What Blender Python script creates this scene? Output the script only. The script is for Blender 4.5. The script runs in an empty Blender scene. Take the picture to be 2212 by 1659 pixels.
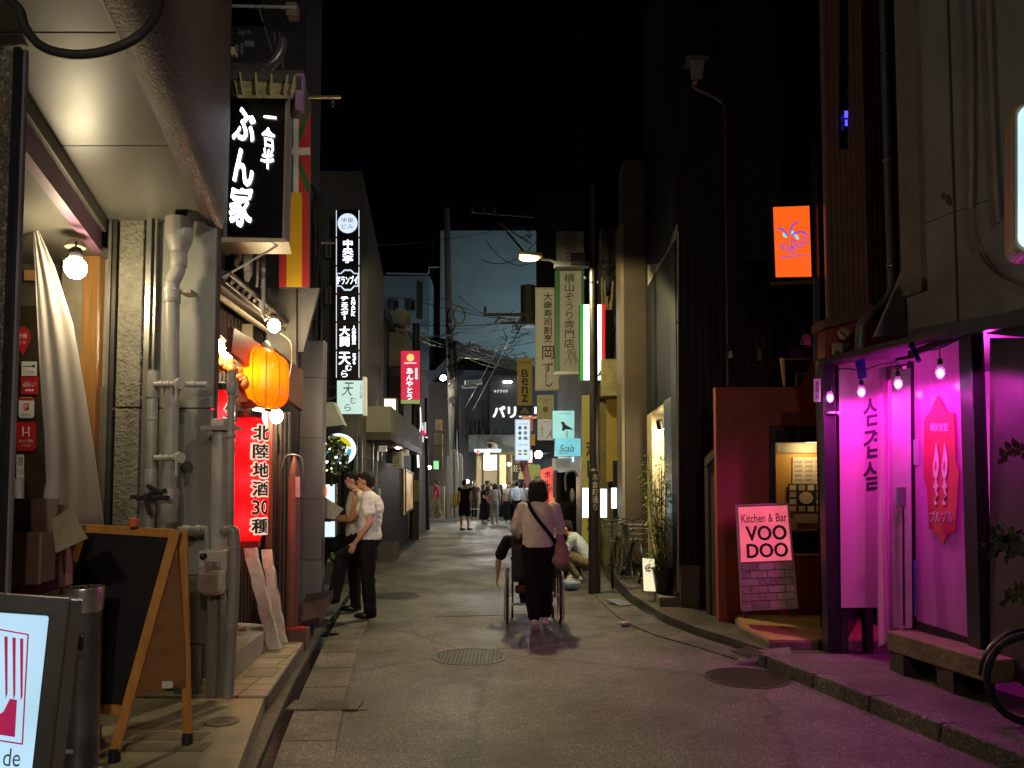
import bpy,bmesh,math,random
from mathutils import Vector,Matrix,noise
random.seed(7)
sc = bpy.context.scene
# ---------------------------------------------------------------- camera, world, exposure
F0,CU,CV,PITCH,EYE = 1660.0,1106.0,963.0,math.radians(3.0),1.5   # working pixels: 2212 x 1659
cam = bpy.data.cameras.new('camera'); camo = bpy.data.objects.new('camera',cam)
sc.collection.objects.link(camo); sc.camera = camo
cam.sensor_width = 36; cam.lens = 36*F0/2212; cam.shift_y = (CV-829.5)/2212
cam.clip_start = .05; cam.clip_end = 400
camo.location = (0,0,EYE); camo.rotation_euler = (math.pi/2+PITCH,0,0)
W = bpy.data.worlds.new('World'); sc.world = W; W.use_nodes = True
bg = W.node_tree.nodes['Background']; bg.inputs[0].default_value = (.30,.45,1,1); bg.inputs[1].default_value = .0006
sc.view_settings.view_transform = 'Standard'; sc.view_settings.look = 'None'
sc.view_settings.exposure = .5; sc.view_settings.gamma = 1
sc.render.engine = 'CYCLES'
sc.cycles.use_denoising = True; sc.cycles.max_bounces = 6; sc.cycles.diffuse_bounces = 3
sc.cycles.sample_clamp_indirect = 4; sc.cycles.caustics_reflective = False; sc.cycles.caustics_refractive = False
sc.cycles.use_light_tree = True

_F = Vector((0,math.cos(PITCH),math.sin(PITCH))); _U = Vector((0,-math.sin(PITCH),math.cos(PITCH))); _R = Vector((1,0,0))
CAM = Vector((0,0,EYE)); V3 = lambda *a: Vector(a)
def ray(u,v): return _F*F0 + _R*(u-CU) + _U*(CV-v)
def at(u,v,y):
    r = ray(u,v); return CAM + r*(y/r.y)
def gr(u,v,z=0.0):
    r = ray(u,v); return CAM + r*((z-EYE)/r.z)
def px(y): return y/F0

# ---------------------------------------------------------------- materials
MATS = {}
def mat(name,col,rough=.6,metal=0,bump=0,scale=20,var=.25,col2=None,spec=.5,trans=0,emit=None,detail=4,stretch=None,dscale=None,alpha=None,coat=0):
    if name in MATS: return MATS[name]
    m = bpy.data.materials.new(name); m.use_nodes = True; nt = m.node_tree; b = nt.nodes['Principled BSDF']
    b.inputs['Roughness'].default_value = rough; b.inputs['Metallic'].default_value = metal
    b.inputs['Specular IOR Level'].default_value = spec
    if coat: b.inputs['Coat Weight'].default_value = coat; b.inputs['Coat Roughness'].default_value = .12
    c = tuple(col)+(1,); c2 = tuple(col2)+(1,) if col2 else tuple(max(0,x*(1-var)) for x in col)+(1,)
    tc = nt.nodes.new('ShaderNodeTexCoord'); mp = nt.nodes.new('ShaderNodeMapping'); nt.links.new(tc.outputs['Object'],mp.inputs[0])
    if stretch: mp.inputs['Scale'].default_value = stretch
    n = nt.nodes.new('ShaderNodeTexNoise'); n.inputs['Scale'].default_value = dscale or scale*.25; n.inputs['Detail'].default_value = detail
    n.inputs['Roughness'].default_value = .65
    nt.links.new(mp.outputs[0],n.inputs['Vector'])
    r = nt.nodes.new('ShaderNodeValToRGB'); r.color_ramp.elements[0].position = .32; r.color_ramp.elements[1].position = .68
    r.color_ramp.elements[0].color = c2; r.color_ramp.elements[1].color = c
    nt.links.new(n.outputs['Fac'],r.inputs[0]); nt.links.new(r.outputs[0],b.inputs['Base Color'])
    # uneven gloss
    mr = nt.nodes.new('ShaderNodeMapRange'); mr.inputs['To Min'].default_value = max(.02,rough-.12); mr.inputs['To Max'].default_value = min(1,rough+.12)
    nt.links.new(n.outputs['Fac'],mr.inputs[0]); nt.links.new(mr.outputs[0],b.inputs['Roughness'])
    if bump:
        n2 = nt.nodes.new('ShaderNodeTexNoise'); n2.inputs['Scale'].default_value = scale; n2.inputs['Detail'].default_value = 6
        nt.links.new(mp.outputs[0],n2.inputs['Vector'])
        bp = nt.nodes.new('ShaderNodeBump'); bp.inputs['Strength'].default_value = bump; bp.inputs['Distance'].default_value = .02
        nt.links.new(n2.outputs['Fac'],bp.inputs['Height']); nt.links.new(bp.outputs[0],b.inputs['Normal'])
    if trans: b.inputs['Transmission Weight'].default_value = trans
    if emit: b.inputs['Emission Color'].default_value = tuple(emit[0])+(1,); b.inputs['Emission Strength'].default_value = emit[1]
    MATS[name] = m; return m
def emi(name,col,s=1.0,var=0,scale=6):
    """a lit face: plastic with a lamp behind it"""
    if name in MATS: return MATS[name]
    if s < 2: s *= .74
    m = bpy.data.materials.new(name); m.use_nodes = True; nt = m.node_tree; b = nt.nodes['Principled BSDF']
    b.inputs['Base Color'].default_value = tuple(x*.3 for x in col)+(1,); b.inputs['Roughness'].default_value = .3
    b.inputs['Emission Color'].default_value = tuple(col)+(1,); b.inputs['Emission Strength'].default_value = s
    if var:
        tc = nt.nodes.new('ShaderNodeTexCoord'); n = nt.nodes.new('ShaderNodeTexNoise'); n.inputs['Scale'].default_value = scale; n.inputs['Detail'].default_value = 1
        nt.links.new(tc.outputs['Object'],n.inputs['Vector'])
        mr = nt.nodes.new('ShaderNodeMapRange'); mr.inputs['From Min'].default_value = .3; mr.inputs['From Max'].default_value = .7
        mr.inputs['To Min'].default_value = s*(1-var); mr.inputs['To Max'].default_value = s*(1+var)
        nt.links.new(n.outputs['Fac'],mr.inputs[0]); nt.links.new(mr.outputs[0],b.inputs['Emission Strength'])
    MATS[name] = m; return m
def brickmat(name,c1,c2,mortar,sx,sy,ms=.02,rough=.6,bump=.4,off=.5,rot=None,varn=.3,spec=.5):
    if name in MATS: return MATS[name]
    m = bpy.data.materials.new(name); m.use_nodes = True; nt = m.node_tree; b = nt.nodes['Principled BSDF']
    tc = nt.nodes.new('ShaderNodeTexCoord'); mp = nt.nodes.new('ShaderNodeMapping'); nt.links.new(tc.outputs['Object'],mp.inputs[0])
    if rot: mp.inputs['Rotation'].default_value = rot
    br = nt.nodes.new('ShaderNodeTexBrick'); nt.links.new(mp.outputs[0],br.inputs[0])
    br.inputs['Color1'].default_value = tuple(c1)+(1,); br.inputs['Color2'].default_value = tuple(c2)+(1,); br.inputs['Mortar'].default_value = tuple(mortar)+(1,)
    br.inputs['Scale'].default_value = 1; br.inputs['Brick Width'].default_value = sx; br.inputs['Row Height'].default_value = sy; br.inputs['Mortar Size'].default_value = ms
    br.offset = off
    n = nt.nodes.new('ShaderNodeTexNoise'); n.inputs['Scale'].default_value = 9; n.inputs['Detail'].default_value = 6; nt.links.new(mp.outputs[0],n.inputs['Vector'])
    mx = nt.nodes.new('ShaderNodeMix'); mx.data_type = 'RGBA'; mx.blend_type = 'MULTIPLY'; mx.inputs['Factor'].default_value = varn
    nt.links.new(br.outputs['Color'],mx.inputs['A']); nt.links.new(n.outputs['Color'],mx.inputs['B']); nt.links.new(mx.outputs['Result'],b.inputs['Base Color'])
    bp = nt.nodes.new('ShaderNodeBump'); bp.inputs['Strength'].default_value = bump; bp.inputs['Distance'].default_value = .01
    ad = nt.nodes.new('ShaderNodeMath'); ad.operation = 'MULTIPLY_ADD'; ad.inputs[1].default_value = -1
    nt.links.new(br.outputs['Fac'],ad.inputs[0]); nt.links.new(n.outputs['Fac'],ad.inputs[2]); nt.links.new(ad.outputs[0],bp.inputs['Height'])
    nt.links.new(bp.outputs[0],b.inputs['Normal']); b.inputs['Roughness'].default_value = rough; b.inputs['Specular IOR Level'].default_value = spec
    MATS[name] = m; return m
def shade(name,col,tr=.7,gl=.05):
    """thin paper, cloth or vinyl that lets light through"""
    if name in MATS: return MATS[name]
    m = bpy.data.materials.new(name); m.use_nodes = True; nt = m.node_tree; nt.nodes.clear()
    o = nt.nodes.new('ShaderNodeOutputMaterial'); d = nt.nodes.new('ShaderNodeBsdfDiffuse'); t = nt.nodes.new('ShaderNodeBsdfTranslucent')
    d.inputs[0].default_value = t.inputs[0].default_value = tuple(col)+(1,)
    mx = nt.nodes.new('ShaderNodeMixShader'); mx.inputs[0].default_value = tr
    nt.links.new(d.outputs[0],mx.inputs[1]); nt.links.new(t.outputs[0],mx.inputs[2])
    g = nt.nodes.new('ShaderNodeBsdfGlossy'); g.inputs['Roughness'].default_value = .25; m2 = nt.nodes.new('ShaderNodeMixShader'); m2.inputs[0].default_value = gl
    nt.links.new(mx.outputs[0],m2.inputs[1]); nt.links.new(g.outputs[0],m2.inputs[2]); nt.links.new(m2.outputs[0],o.inputs[0])
    MATS[name] = m; return m
def vinyl(name,col,clear=.3,tr=.5,gl=.08,rough=.15,grid=0):
    """semi-clear sheet"""
    if name in MATS: return MATS[name]
    m = shade(name,col,tr,gl); nt = m.node_tree
    g = [n for n in nt.nodes if n.type == 'BSDF_GLOSSY'][0]; g.inputs['Roughness'].default_value = rough
    o = [n for n in nt.nodes if n.type == 'OUTPUT_MATERIAL'][0]; src = o.inputs[0].links[0].from_socket
    tp = nt.nodes.new('ShaderNodeBsdfTransparent'); mx = nt.nodes.new('ShaderNodeMixShader'); mx.inputs[0].default_value = clear
    nt.links.new(src,mx.inputs[1]); nt.links.new(tp.outputs[0],mx.inputs[2]); nt.links.new(mx.outputs[0],o.inputs[0])
    if grid:
        tc = nt.nodes.new('ShaderNodeTexCoord'); mp = nt.nodes.new('ShaderNodeMapping'); mp.inputs['Rotation'].default_value = (math.pi/2,0,0)
        nt.links.new(tc.outputs['Object'],mp.inputs[0])
        br = nt.nodes.new('ShaderNodeTexBrick'); br.offset = 0; br.inputs['Brick Width'].default_value = grid; br.inputs['Row Height'].default_value = grid; br.inputs['Mortar Size'].default_value = grid*.16
        br.inputs['Scale'].default_value = 1
        nt.links.new(mp.outputs[0],br.inputs[0])
        mr = nt.nodes.new('ShaderNodeMapRange'); mr.inputs['To Min'].default_value = clear; mr.inputs['To Max'].default_value = clear*.35
        nt.links.new(br.outputs['Fac'],mr.inputs[0]); nt.links.new(mr.outputs[0],mx.inputs[0])
        bp = nt.nodes.new('ShaderNodeBump'); bp.inputs['Strength'].default_value = .5; bp.inputs['Distance'].default_value = .003
        nt.links.new(br.outputs['Fac'],bp.inputs['Height']); nt.links.new(bp.outputs[0],g.inputs['Normal'])
    return m

# ---------------------------------------------------------------- objects
def tag(o,label=None,cat=None,group=None,kind=None):
    if label: o['label'] = label
    if cat: o['category'] = cat
    if group: o['group'] = group
    if kind: o['kind'] = kind
    return o
ROOTS = {}
def thing(name,label,cat,loc=(0,0,0),group=None,kind=None):
    o = bpy.data.objects.new(name,None); o.empty_display_size = .1; sc.collection.objects.link(o)
    o.location = loc; ROOTS[o.name] = Vector(loc)
    return tag(o,label,cat,group,kind)

class Q:
    """a flat quad in the world: corners top-left, top-right, bottom-right, bottom-left"""
    def __init__(s,tl,tr,br,bl):
        s.tl,s.tr,s.br,s.bl = map(Vector,(tl,tr,br,bl))
        n = (s.tr-s.tl).cross(s.bl-s.tl)
        n.normalize(); s.n = n
        if n.dot(CAM-s.tl) < 0: s.n = -n
    def p(s,a,b,l=0): return (s.tl*(1-a)+s.tr*a)*(1-b)+(s.bl*(1-a)+s.br*a)*b + s.n*l
    def sub(s,a0,b0,a1,b1,l=0): return Q(s.p(a0,b0,l),s.p(a1,b0,l),s.p(a1,b1,l),s.p(a0,b1,l))
    def w(s): return (s.tr-s.tl).length
    def h(s): return (s.bl-s.tl).length
def qx(u0,v0,u1,v1,y,y2=None):
    """upright quad seen at this pixel rectangle; y at its left edge, y2 at its right"""
    y2 = y if y2 is None else y2
    return Q(at(u0,v0,y),at(u1,v0,y2),at(u1,v1,y2),at(u0,v1,y))
def qz(a,b,z0,z1): return Q((a[0],a[1],z1),(b[0],b[1],z1),(b[0],b[1],z0),(a[0],a[1],z0))

class B:
    def __init__(s): s.v = []; s.f = []
    def add(s,vs,fs):
        k = len(s.v); s.v += [Vector(v) for v in vs]; s.f += [tuple(i+k for i in f) for f in fs]; return s
    def hexa(s,a,b): # two quads (4 pts each)
        return s.add(list(a)+list(b),[(0,1,2,3),(7,6,5,4),(0,4,5,1),(1,5,6,2),(2,6,7,3),(3,7,4,0)])
    def box(s,x0,y0,z0,x1,y1,z1):
        return s.hexa([(x0,y0,z0),(x1,y0,z0),(x1,y1,z0),(x0,y1,z0)],[(x0,y0,z1),(x1,y0,z1),(x1,y1,z1),(x0,y1,z1)])
    def obox(s,c,sx,sy,sz,rz=0,rx=0,ry=0):
        M = Matrix.Translation(c) @ Matrix.Rotation(rz,4,'Z') @ Matrix.Rotation(ry,4,'Y') @ Matrix.Rotation(rx,4,'X')
        P = [M @ Vector((x*sx/2,y*sy/2,z*sz/2)) for z in (-1,1) for x,y in ((-1,-1),(1,-1),(1,1),(-1,1))]
        return s.hexa(P[:4],P[4:])
    def slab(s,q,t0,t1): # between lifts t0 (back) and t1 (front) of a quad
        c = ((0,0),(1,0),(1,1),(0,1))
        return s.hexa([q.p(a,b,t0) for a,b in c],[q.p(a,b,t1) for a,b in c])
    def frame(s,q,w,t0,t1):
        a,b = w/q.w(),w/q.h()
        for r in ((0,0,1,b),(0,1-b,1,1),(0,b,a,1-b),(1-a,b,1,1-b)): s.slab(q.sub(*r),t0,t1)
        return s
    def ring(s,q,w,t0,t1): # frame as one closed body
        a,b = w/q.w(),w/q.h(); o = ((0,0),(1,0),(1,1),(0,1)); i = ((a,b),(1-a,b),(1-a,1-b),(a,1-b))
        vs = [q.p(x,y,t) for t in (t0,t1) for g in (o,i) for x,y in g]; fs = []
        for k in range(4):
            n = (k+1) % 4
            fs += [(k,n,n+8,k+8),(k+4,k+12,n+12,n+4),(k,k+4,n+4,n),(k+8,n+8,n+12,k+12)]
        return s.add(vs,fs)
    def poly(s,q,pts,t0,t1): # polygon in quad coordinates,extruded
        n = len(pts); vs = [q.p(a,b,t0) for a,b in pts]+[q.p(a,b,t1) for a,b in pts]
        return s.add(vs,[tuple(range(n))[::-1],tuple(range(n,2*n))]+[(i,(i+1) % n,n+(i+1) % n,n+i) for i in range(n)])
    def prism(s,pts,z0,z1):
        n = len(pts); vs = [(p[0],p[1],z0) for p in pts]+[(p[0],p[1],z1) for p in pts]
        return s.add(vs,[tuple(range(n))[::-1],tuple(range(n,2*n))]+[(i,(i+1) % n,n+(i+1) % n,n+i) for i in range(n)])
    def wall(s,a,b,z0,z1,t): # thick wall along a-b,thickness t to the left of a->b
        a,b = Vector((a[0],a[1])),Vector((b[0],b[1])); d = (b-a).normalized(); n = Vector((-d.y,d.x))*t
        return s.prism([a,b,b+n,a+n],z0,z1)
    def corr(s,a,b,z0,z1,pitch=.1,dep=.02,t=.15):
        a,b = Vector((a[0],a[1])),Vector((b[0],b[1])); L = (b-a).length; d = (b-a)/L; n = Vector((-d.y,d.x)); k = max(2,int(L/pitch)); P = []
        for i in range(k):
            x = i*L/k; w = L/k
            P += [a+d*x+n*0,a+d*(x+w*.55),a+d*(x+w*.65)+n*dep,a+d*(x+w*.9)+n*dep]
        P += [b,b+n*t,a+n*t]
        return s.prism(P,z0,z1)
    def tube(s,pts,r,seg=10,caps=True):
        pts = [Vector(p) for p in pts]; n = len(pts); R = r if isinstance(r,(list,tuple)) else [r]*n
        rings = []; up = Vector((0,0,1)); prev = None
        for i,p in enumerate(pts):
            d = (pts[min(i+1,n-1)]-pts[max(i-1,0)])
            if d.length < 1e-9: d = Vector((0,0,1))
            d.normalize()
            if prev is None:
                a = d.cross(Vector((0,0,1)) if abs(d.z) < .9 else Vector((0,1,0))).normalized()
            else:
                a = (prev-d*prev.dot(d)); a = a.normalized() if a.length > 1e-6 else d.orthogonal().normalized()
            prev = a; b = d.cross(a)
            rings.append([p+(a*math.cos(t)+b*math.sin(t))*R[i] for t in [2*math.pi*j/seg for j in range(seg)]])
        vs = [v for g in rings for v in g]; fs = []
        for i in range(n-1):
            for j in range(seg): fs.append((i*seg+j,i*seg+(j+1) % seg,(i+1)*seg+(j+1) % seg,(i+1)*seg+j))
        if caps: fs += [tuple(range(seg))[::-1],tuple(range((n-1)*seg,n*seg))]
        return s.add(vs,fs)
    def cyl(s,p0,p1,r0,r1=None,seg=16): return s.tube([p0,p1],[r0,r0 if r1 is None else r1],seg)
    def lathe(s,prof,c=(0,0,0),seg=24,axis=None):
        c = Vector(c); vs = []; fs = []; n = len(prof)
        Mx = (axis.to_track_quat('Z','Y').to_matrix() if axis is not None else Matrix.Identity(3))
        for r,z in prof:
            for j in range(seg):
                t = 2*math.pi*j/seg; vs.append(c+Mx @ Vector((r*math.cos(t),r*math.sin(t),z)))
        for i in range(n-1):
            for j in range(seg): fs.append((i*seg+j,i*seg+(j+1) % seg,(i+1)*seg+(j+1) % seg,(i+1)*seg+j))
        fs += [tuple(range(seg))[::-1],tuple(range((n-1)*seg,n*seg))]
        return s.add(vs,fs)
    def sph(s,c,r,seg=12,rings=8,M=None):
        if not isinstance(r,(tuple,list)): r = (r,r,r)
        c = Vector(c); prof = [(math.sin(math.pi*i/rings),-math.cos(math.pi*i/rings)) for i in range(rings+1)]
        prof[0] = (.02,-1); prof[-1] = (.02,1); vs = []; fs = []
        for a,z in prof:
            for j in range(seg):
                t = 2*math.pi*j/seg; p = Vector((a*math.cos(t)*r[0],a*math.sin(t)*r[1],z*r[2])); vs.append(c+(M @ p if M else p))
        for i in range(rings):
            for j in range(seg): fs.append((i*seg+j,i*seg+(j+1) % seg,(i+1)*seg+(j+1) % seg,(i+1)*seg+j))
        fs += [tuple(range(seg))[::-1],tuple(range(rings*seg,(rings+1)*seg))]
        return s.add(vs,fs)
    def face(s,pts): return s.add(pts,[tuple(range(len(pts)))])
    def mesh(s,name):
        me = bpy.data.meshes.new(name); me.from_pydata([tuple(v) for v in s.v],[],s.f); me.validate()
        bm = bmesh.new(); bm.from_mesh(me); bmesh.ops.recalc_face_normals(bm,faces=bm.faces); bm.to_mesh(me); bm.free(); return me
    def build(s,name,m,parent=None,smooth=False,bevel=0,label=None,cat=None,group=None,kind=None):
        me = s.mesh(name); me.materials.append(m)
        o = bpy.data.objects.new(name,me); sc.collection.objects.link(o)
        if parent is not None:
            o.parent = parent; o.matrix_parent_inverse = Matrix.Translation(-ROOTS.get(parent.name,Vector((0,0,0))))
        if smooth:
            me.polygons.foreach_set('use_smooth',[True]*len(me.polygons))
            try: me.set_sharp_from_angle(angle=math.radians(50))
            except Exception: pass
        if bevel:
            b = o.modifiers.new('b','BEVEL'); b.width = bevel; b.segments = 2; b.limit_method = 'ANGLE'; b.angle_limit = math.radians(40)
        return tag(o,label,cat,group,kind)

_G = {}
def glyphs(s,bold=0.0,shear=0):
    k = (s,bold,shear)
    if k in _G: return _G[k]
    c = bpy.data.curves.new('t','FONT'); c.body = s; c.size = 1; c.offset = bold; c.shear = shear; c.resolution_u = 3; c.fill_mode = 'FRONT'
    o = bpy.data.objects.new('t',c); me = bpy.data.meshes.new_from_object(o)
    V = [(v.co.x,v.co.y) for v in me.vertices]; Fs = [tuple(p.vertices) for p in me.polygons]
    bpy.data.objects.remove(o); bpy.data.curves.remove(c); bpy.data.meshes.remove(me)
    _G[k] = (V,Fs); return V,Fs
def write(b,q,s,r=(0,0,1,1),vert=False,bold=0,lift=.004,shear=0,fit=True,rot90=False,brush=0):
    """fit a line of writing into the sub-rectangle r (fractions from the top left) of quad q"""
    a0,b0,a1,b1 = r
    if bold:   # thicker strokes: the same line again,shifted a little each way
        w_,h_ = (a1-a0),(b1-b0)/max(1,len(s)) if vert else (b1-b0); k_ = bold*.62; wx = w_ if (vert or len(s) == 1) else w_/max(1,len(s)*.8)
        for i in range(6):
            an = i*math.pi/3+.3; dx,dy = math.cos(an)*k_*wx,math.sin(an)*k_*h_
            write(b,q,s,(a0+dx,b0+dy,a1+dx,b1+dy),vert,0,lift-.0004*(i+1),shear,fit,rot90,brush)
    if vert:
        n = len(s)
        for i,ch in enumerate(s):
            if ch == ' ': continue
            V,Fs = glyphs(ch,0,shear)
            if not V: continue
            y0 = b0+(b1-b0)*i/n; y1 = b0+(b1-b0)*(i+1)/n
            if ord(ch) < 0x2000: # latin: centre and scale by own box
                xs = [v[0] for v in V]; ys = [v[1] for v in V]; X0,X1,Y0,Y1 = min(xs)-.08,max(xs)+.08,min(ys)-.05,max(ys)+.05
            else: X0,X1,Y0,Y1 = 0,1,-.12,.88
            if brush:   # hand-brushed look: bent,uneven strokes
                cy = (Y0+Y1)/2; V = [(x+brush*(.55*math.sin(4.2*y+i*1.7)+.35*noise.noise(Vector((x*3,y*3,i)))),cy+(y-cy)*(1-.8*brush*math.sin(2+i*2))+brush*(.5*math.sin(5*x+i)+.4*noise.noise(Vector((x*4,y*3,i+7))))) for x,y in V]
            if ch in 'ー': # upright bar in vertical writing
                b.add([q.p(a0+(a1-a0)*(1-(v[1]-Y0)/(Y1-Y0)),y0+(y1-y0)*(v[0]-X0)/(X1-X0),lift) for v in V],Fs); continue
            b.add([q.p(a0+(a1-a0)*(v[0]-X0)/(X1-X0),y0+(y1-y0)*(1-(v[1]-Y0)/(Y1-Y0)),lift) for v in V],Fs)
        return b
    V,Fs = glyphs(s,0,shear); xs = [v[0] for v in V]; ys = [v[1] for v in V]
    X0,X1,Y0,Y1 = min(xs),max(xs),min(ys),max(ys)
    if rot90: # reads bottom to top
        return b.add([q.p(a0+(a1-a0)*(1-(v[1]-Y0)/(Y1-Y0)),b1-(b1-b0)*(v[0]-X0)/(X1-X0),lift) for v in V],Fs)
    return b.add([q.p(a0+(a1-a0)*(v[0]-X0)/(X1-X0),b0+(b1-b0)*(1-(v[1]-Y0)/(Y1-Y0)),lift) for v in V],Fs)
def lettering(parent,q,items,m,name='lettering',**k):
    b = B()
    for it in items: write(b,q,it[0],it[1],**{**k,**(it[2] if len(it) > 2 else {})})
    return b.build(name,m,parent)
def plamp(name,loc,col,w,r=.04,parent=None,spot=None,rot=None,blend=.5):
    l = bpy.data.lights.new(name,'SPOT' if spot else 'POINT'); l.energy = w; l.color = col; l.shadow_soft_size = r
    if spot: l.spot_size = math.radians(spot); l.spot_blend = blend
    o = bpy.data.objects.new(name,l); sc.collection.objects.link(o); o.location = loc
    if rot: o.rotation_euler = rot
    if parent is not None: o.parent = parent; o.matrix_parent_inverse = Matrix.Translation(-ROOTS.get(parent.name,Vector((0,0,0))))
    return o
def bulbmat(name,col,P,r): return emi(name,col,P/(4*math.pi**2*r*r))
def ico(c,r,sub=1,sc3=(1,1,1)):
    bm = bmesh.new(); bmesh.ops.create_icosphere(bm,subdivisions=sub+1,radius=1)
    vs = [Vector(c)+Vector((v.co.x*r*sc3[0],v.co.y*r*sc3[1],v.co.z*r*sc3[2])) for v in bm.verts]; fs = [tuple(v.index for v in f.verts) for f in bm.faces]; bm.free()
    return B().add(vs,fs)
# ---------------------------------------------------------------- ground
def asphaltmat(name,c1,c2,c3,rough,crack=0):
    if name in MATS: return MATS[name]
    m = bpy.data.materials.new(name); m.use_nodes = True; nt = m.node_tree; b = nt.nodes['Principled BSDF']; L = nt.links.new
    tc = nt.nodes.new('ShaderNodeTexCoord')
    def nz(s,d,r=.6):
        n = nt.nodes.new('ShaderNodeTexNoise'); n.inputs['Scale'].default_value = s; n.inputs['Detail'].default_value = d; n.inputs['Roughness'].default_value = r
        L(tc.outputs['Object'],n.inputs['Vector']); return n
    def ramp(src,p0,c0,p1,c1):
        r = nt.nodes.new('ShaderNodeValToRGB'); r.color_ramp.elements[0].position = p0; r.color_ramp.elements[1].position = p1
        r.color_ramp.elements[0].color = tuple(c0)+(1,); r.color_ramp.elements[1].color = tuple(c1)+(1,); L(src,r.inputs[0]); return r
    big = nz(.55,7); fine = nz(60,4,.85); vor = nt.nodes.new('ShaderNodeTexVoronoi'); vor.inputs['Scale'].default_value = 75; L(tc.outputs['Object'],vor.inputs['Vector'])
    base = ramp(big.outputs['Fac'],.35,c1,.65,c2)
    sp = ramp(vor.outputs['Color'],.55,(0,0,0),.95,(1,1,1))
    mx = nt.nodes.new('ShaderNodeMix'); mx.data_type = 'RGBA'; L(sp.outputs[0],mx.inputs['Factor']); L(base.outputs[0],mx.inputs['A']); mx.inputs['B'].default_value = tuple(c3)+(1,)
    f2 = ramp(fine.outputs['Fac'],.35,(.3,.3,.3),.65,(1.5,1.5,1.5))
    m2 = nt.nodes.new('ShaderNodeMix'); m2.data_type = 'RGBA'; m2.blend_type = 'MULTIPLY'; m2.inputs['Factor'].default_value = 1
    L(mx.outputs['Result'],m2.inputs['A']); L(f2.outputs[0],m2.inputs['B']); out_ = m2.outputs['Result']
    st = nz(1.3,6,.7); r2 = ramp(st.outputs['Fac'],.40,(.5,.48,.46),.60,(1.15,1.15,1.15)); m3 = nt.nodes.new('ShaderNodeMix'); m3.data_type = 'RGBA'; m3.blend_type = 'MULTIPLY'; m3.inputs['Factor'].default_value = 1
    L(out_,m3.inputs['A']); L(r2.outputs[0],m3.inputs['B']); out_ = m3.outputs['Result']
    if crack:
        wn = nz(2.2,5,.7); va = nt.nodes.new('ShaderNodeVectorMath'); va.operation = 'MULTIPLY_ADD'; va.inputs[1].default_value = (.5,.5,.5)
        L(wn.outputs['Color'],va.inputs[0]); L(tc.outputs['Object'],va.inputs[2])
        cv = nt.nodes.new('ShaderNodeTexVoronoi'); cv.feature = 'DISTANCE_TO_EDGE'; cv.inputs['Scale'].default_value = .42; L(va.outputs[0],cv.inputs['Vector'])
        r3 = ramp(cv.outputs['Distance'],.004,(.2,.2,.2),.018,(1,1,1)); m4 = nt.nodes.new('ShaderNodeMix'); m4.data_type = 'RGBA'; m4.blend_type = 'MULTIPLY'; m4.inputs['Factor'].default_value = .8
        L(out_,m4.inputs['A']); L(r3.outputs[0],m4.inputs['B']); out_ = m4.outputs['Result']
    L(out_,b.inputs['Base Color']); MATS[name] = m
    # sealed cracks and worn tracks
    mr = nt.nodes.new('ShaderNodeMapRange'); mr.inputs['From Min'].default_value = .35; mr.inputs['From Max'].default_value = .65
    mr.inputs['To Min'].default_value = rough-.14; mr.inputs['To Max'].default_value = rough+.14; L(big.outputs['Fac'],mr.inputs[0]); L(mr.outputs[0],b.inputs['Roughness'])
    ad = nt.nodes.new('ShaderNodeMath'); L(vor.outputs['Distance'],ad.inputs[0]); L(fine.outputs['Fac'],ad.inputs[1])
    bp = nt.nodes.new('ShaderNodeBump'); bp.inputs['Strength'].default_value = .75; bp.inputs['Distance'].default_value = .006; L(ad.outputs[0],bp.inputs['Height']); L(bp.outputs[0],b.inputs['Normal'])
    return m
asph = asphaltmat('asphalt',(.06,.057,.052),(.1,.095,.085),(.24,.23,.2),.52,1)
gut = asphaltmat('gutter concrete',(.10,.093,.075),(.19,.175,.14),(.3,.29,.26),.55)
gutd = asphaltmat('old gutter concrete',(.05,.047,.04),(.09,.085,.07),(.22,.21,.19),.5)
B().box(-40,-30,-.5,40,90,0).build('road',asph,kind='structure')

# left edge in plan (from the photograph): asphalt joint, dark channel, pavement face
def gl(pts,z=0): return [gr(u,v,z) for u,v in pts]
LA = gl([(720,1659),(728,1600),(748,1500),(778,1390),(800,1330),(830,1240),(862,1180),(905,1120)])
LC = gl([(570,1659),(592,1600),(640,1490),(692,1385),(735,1312),(775,1255),(818,1200),(858,1150),(893,1112)])
def xat(line,y):
    P = sorted(line,key=lambda p: p[1])
    if y <= P[0][1]: a,b = P[0],P[1]
    elif y >= P[-1][1]: a,b = P[-2],P[-1]
    else:
        for a,b in zip(P,P[1:]):
            if a[1] <= y <= b[1]: break
    t = (y-a[1])/(b[1]-a[1]); return a[0]+(b[0]-a[0])*t
def strip(name,xl,xr,ys,z0,z1,m,kind='structure',**k):
    b = B()
    for y0,y1 in zip(ys,ys[1:]):
        b.hexa([(xl(y0),y0,z0),(xr(y0),y0,z0),(xr(y1),y1,z0),(xl(y1),y1,z0)],[(xl(y0),y0,z1),(xr(y0),y0,z1),(xr(y1),y1,z1),(xl(y1),y1,z1)])
    return b.build(name,m,kind=kind,**k)
ygs = [-3,1,2.5,3.4,4.2,5,5.8,6.7,7.6,8.6,10,11.5,13,15,17.5,20,23,26,29]
# concrete gutter slabs, one joint every 0.6 m
b = B(); y = 1.0; k = 0
while y < 27:
    y1 = y+.6-.012; g = .0
    b.hexa([(xat(LC,y)+.05,y,-.02),(xat(LA,y),y,-.02),(xat(LA,y1),y1,-.02),(xat(LC,y1)+.05,y1,-.02)],
           [(xat(LC,y)+.05,y,.006),(xat(LA,y),y,.012),(xat(LA,y1),y1,.012),(xat(LC,y1)+.05,y1,.006)])
    y += .6; k += 1
b.build('gutter_slabs',gut,kind='structure')
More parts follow.
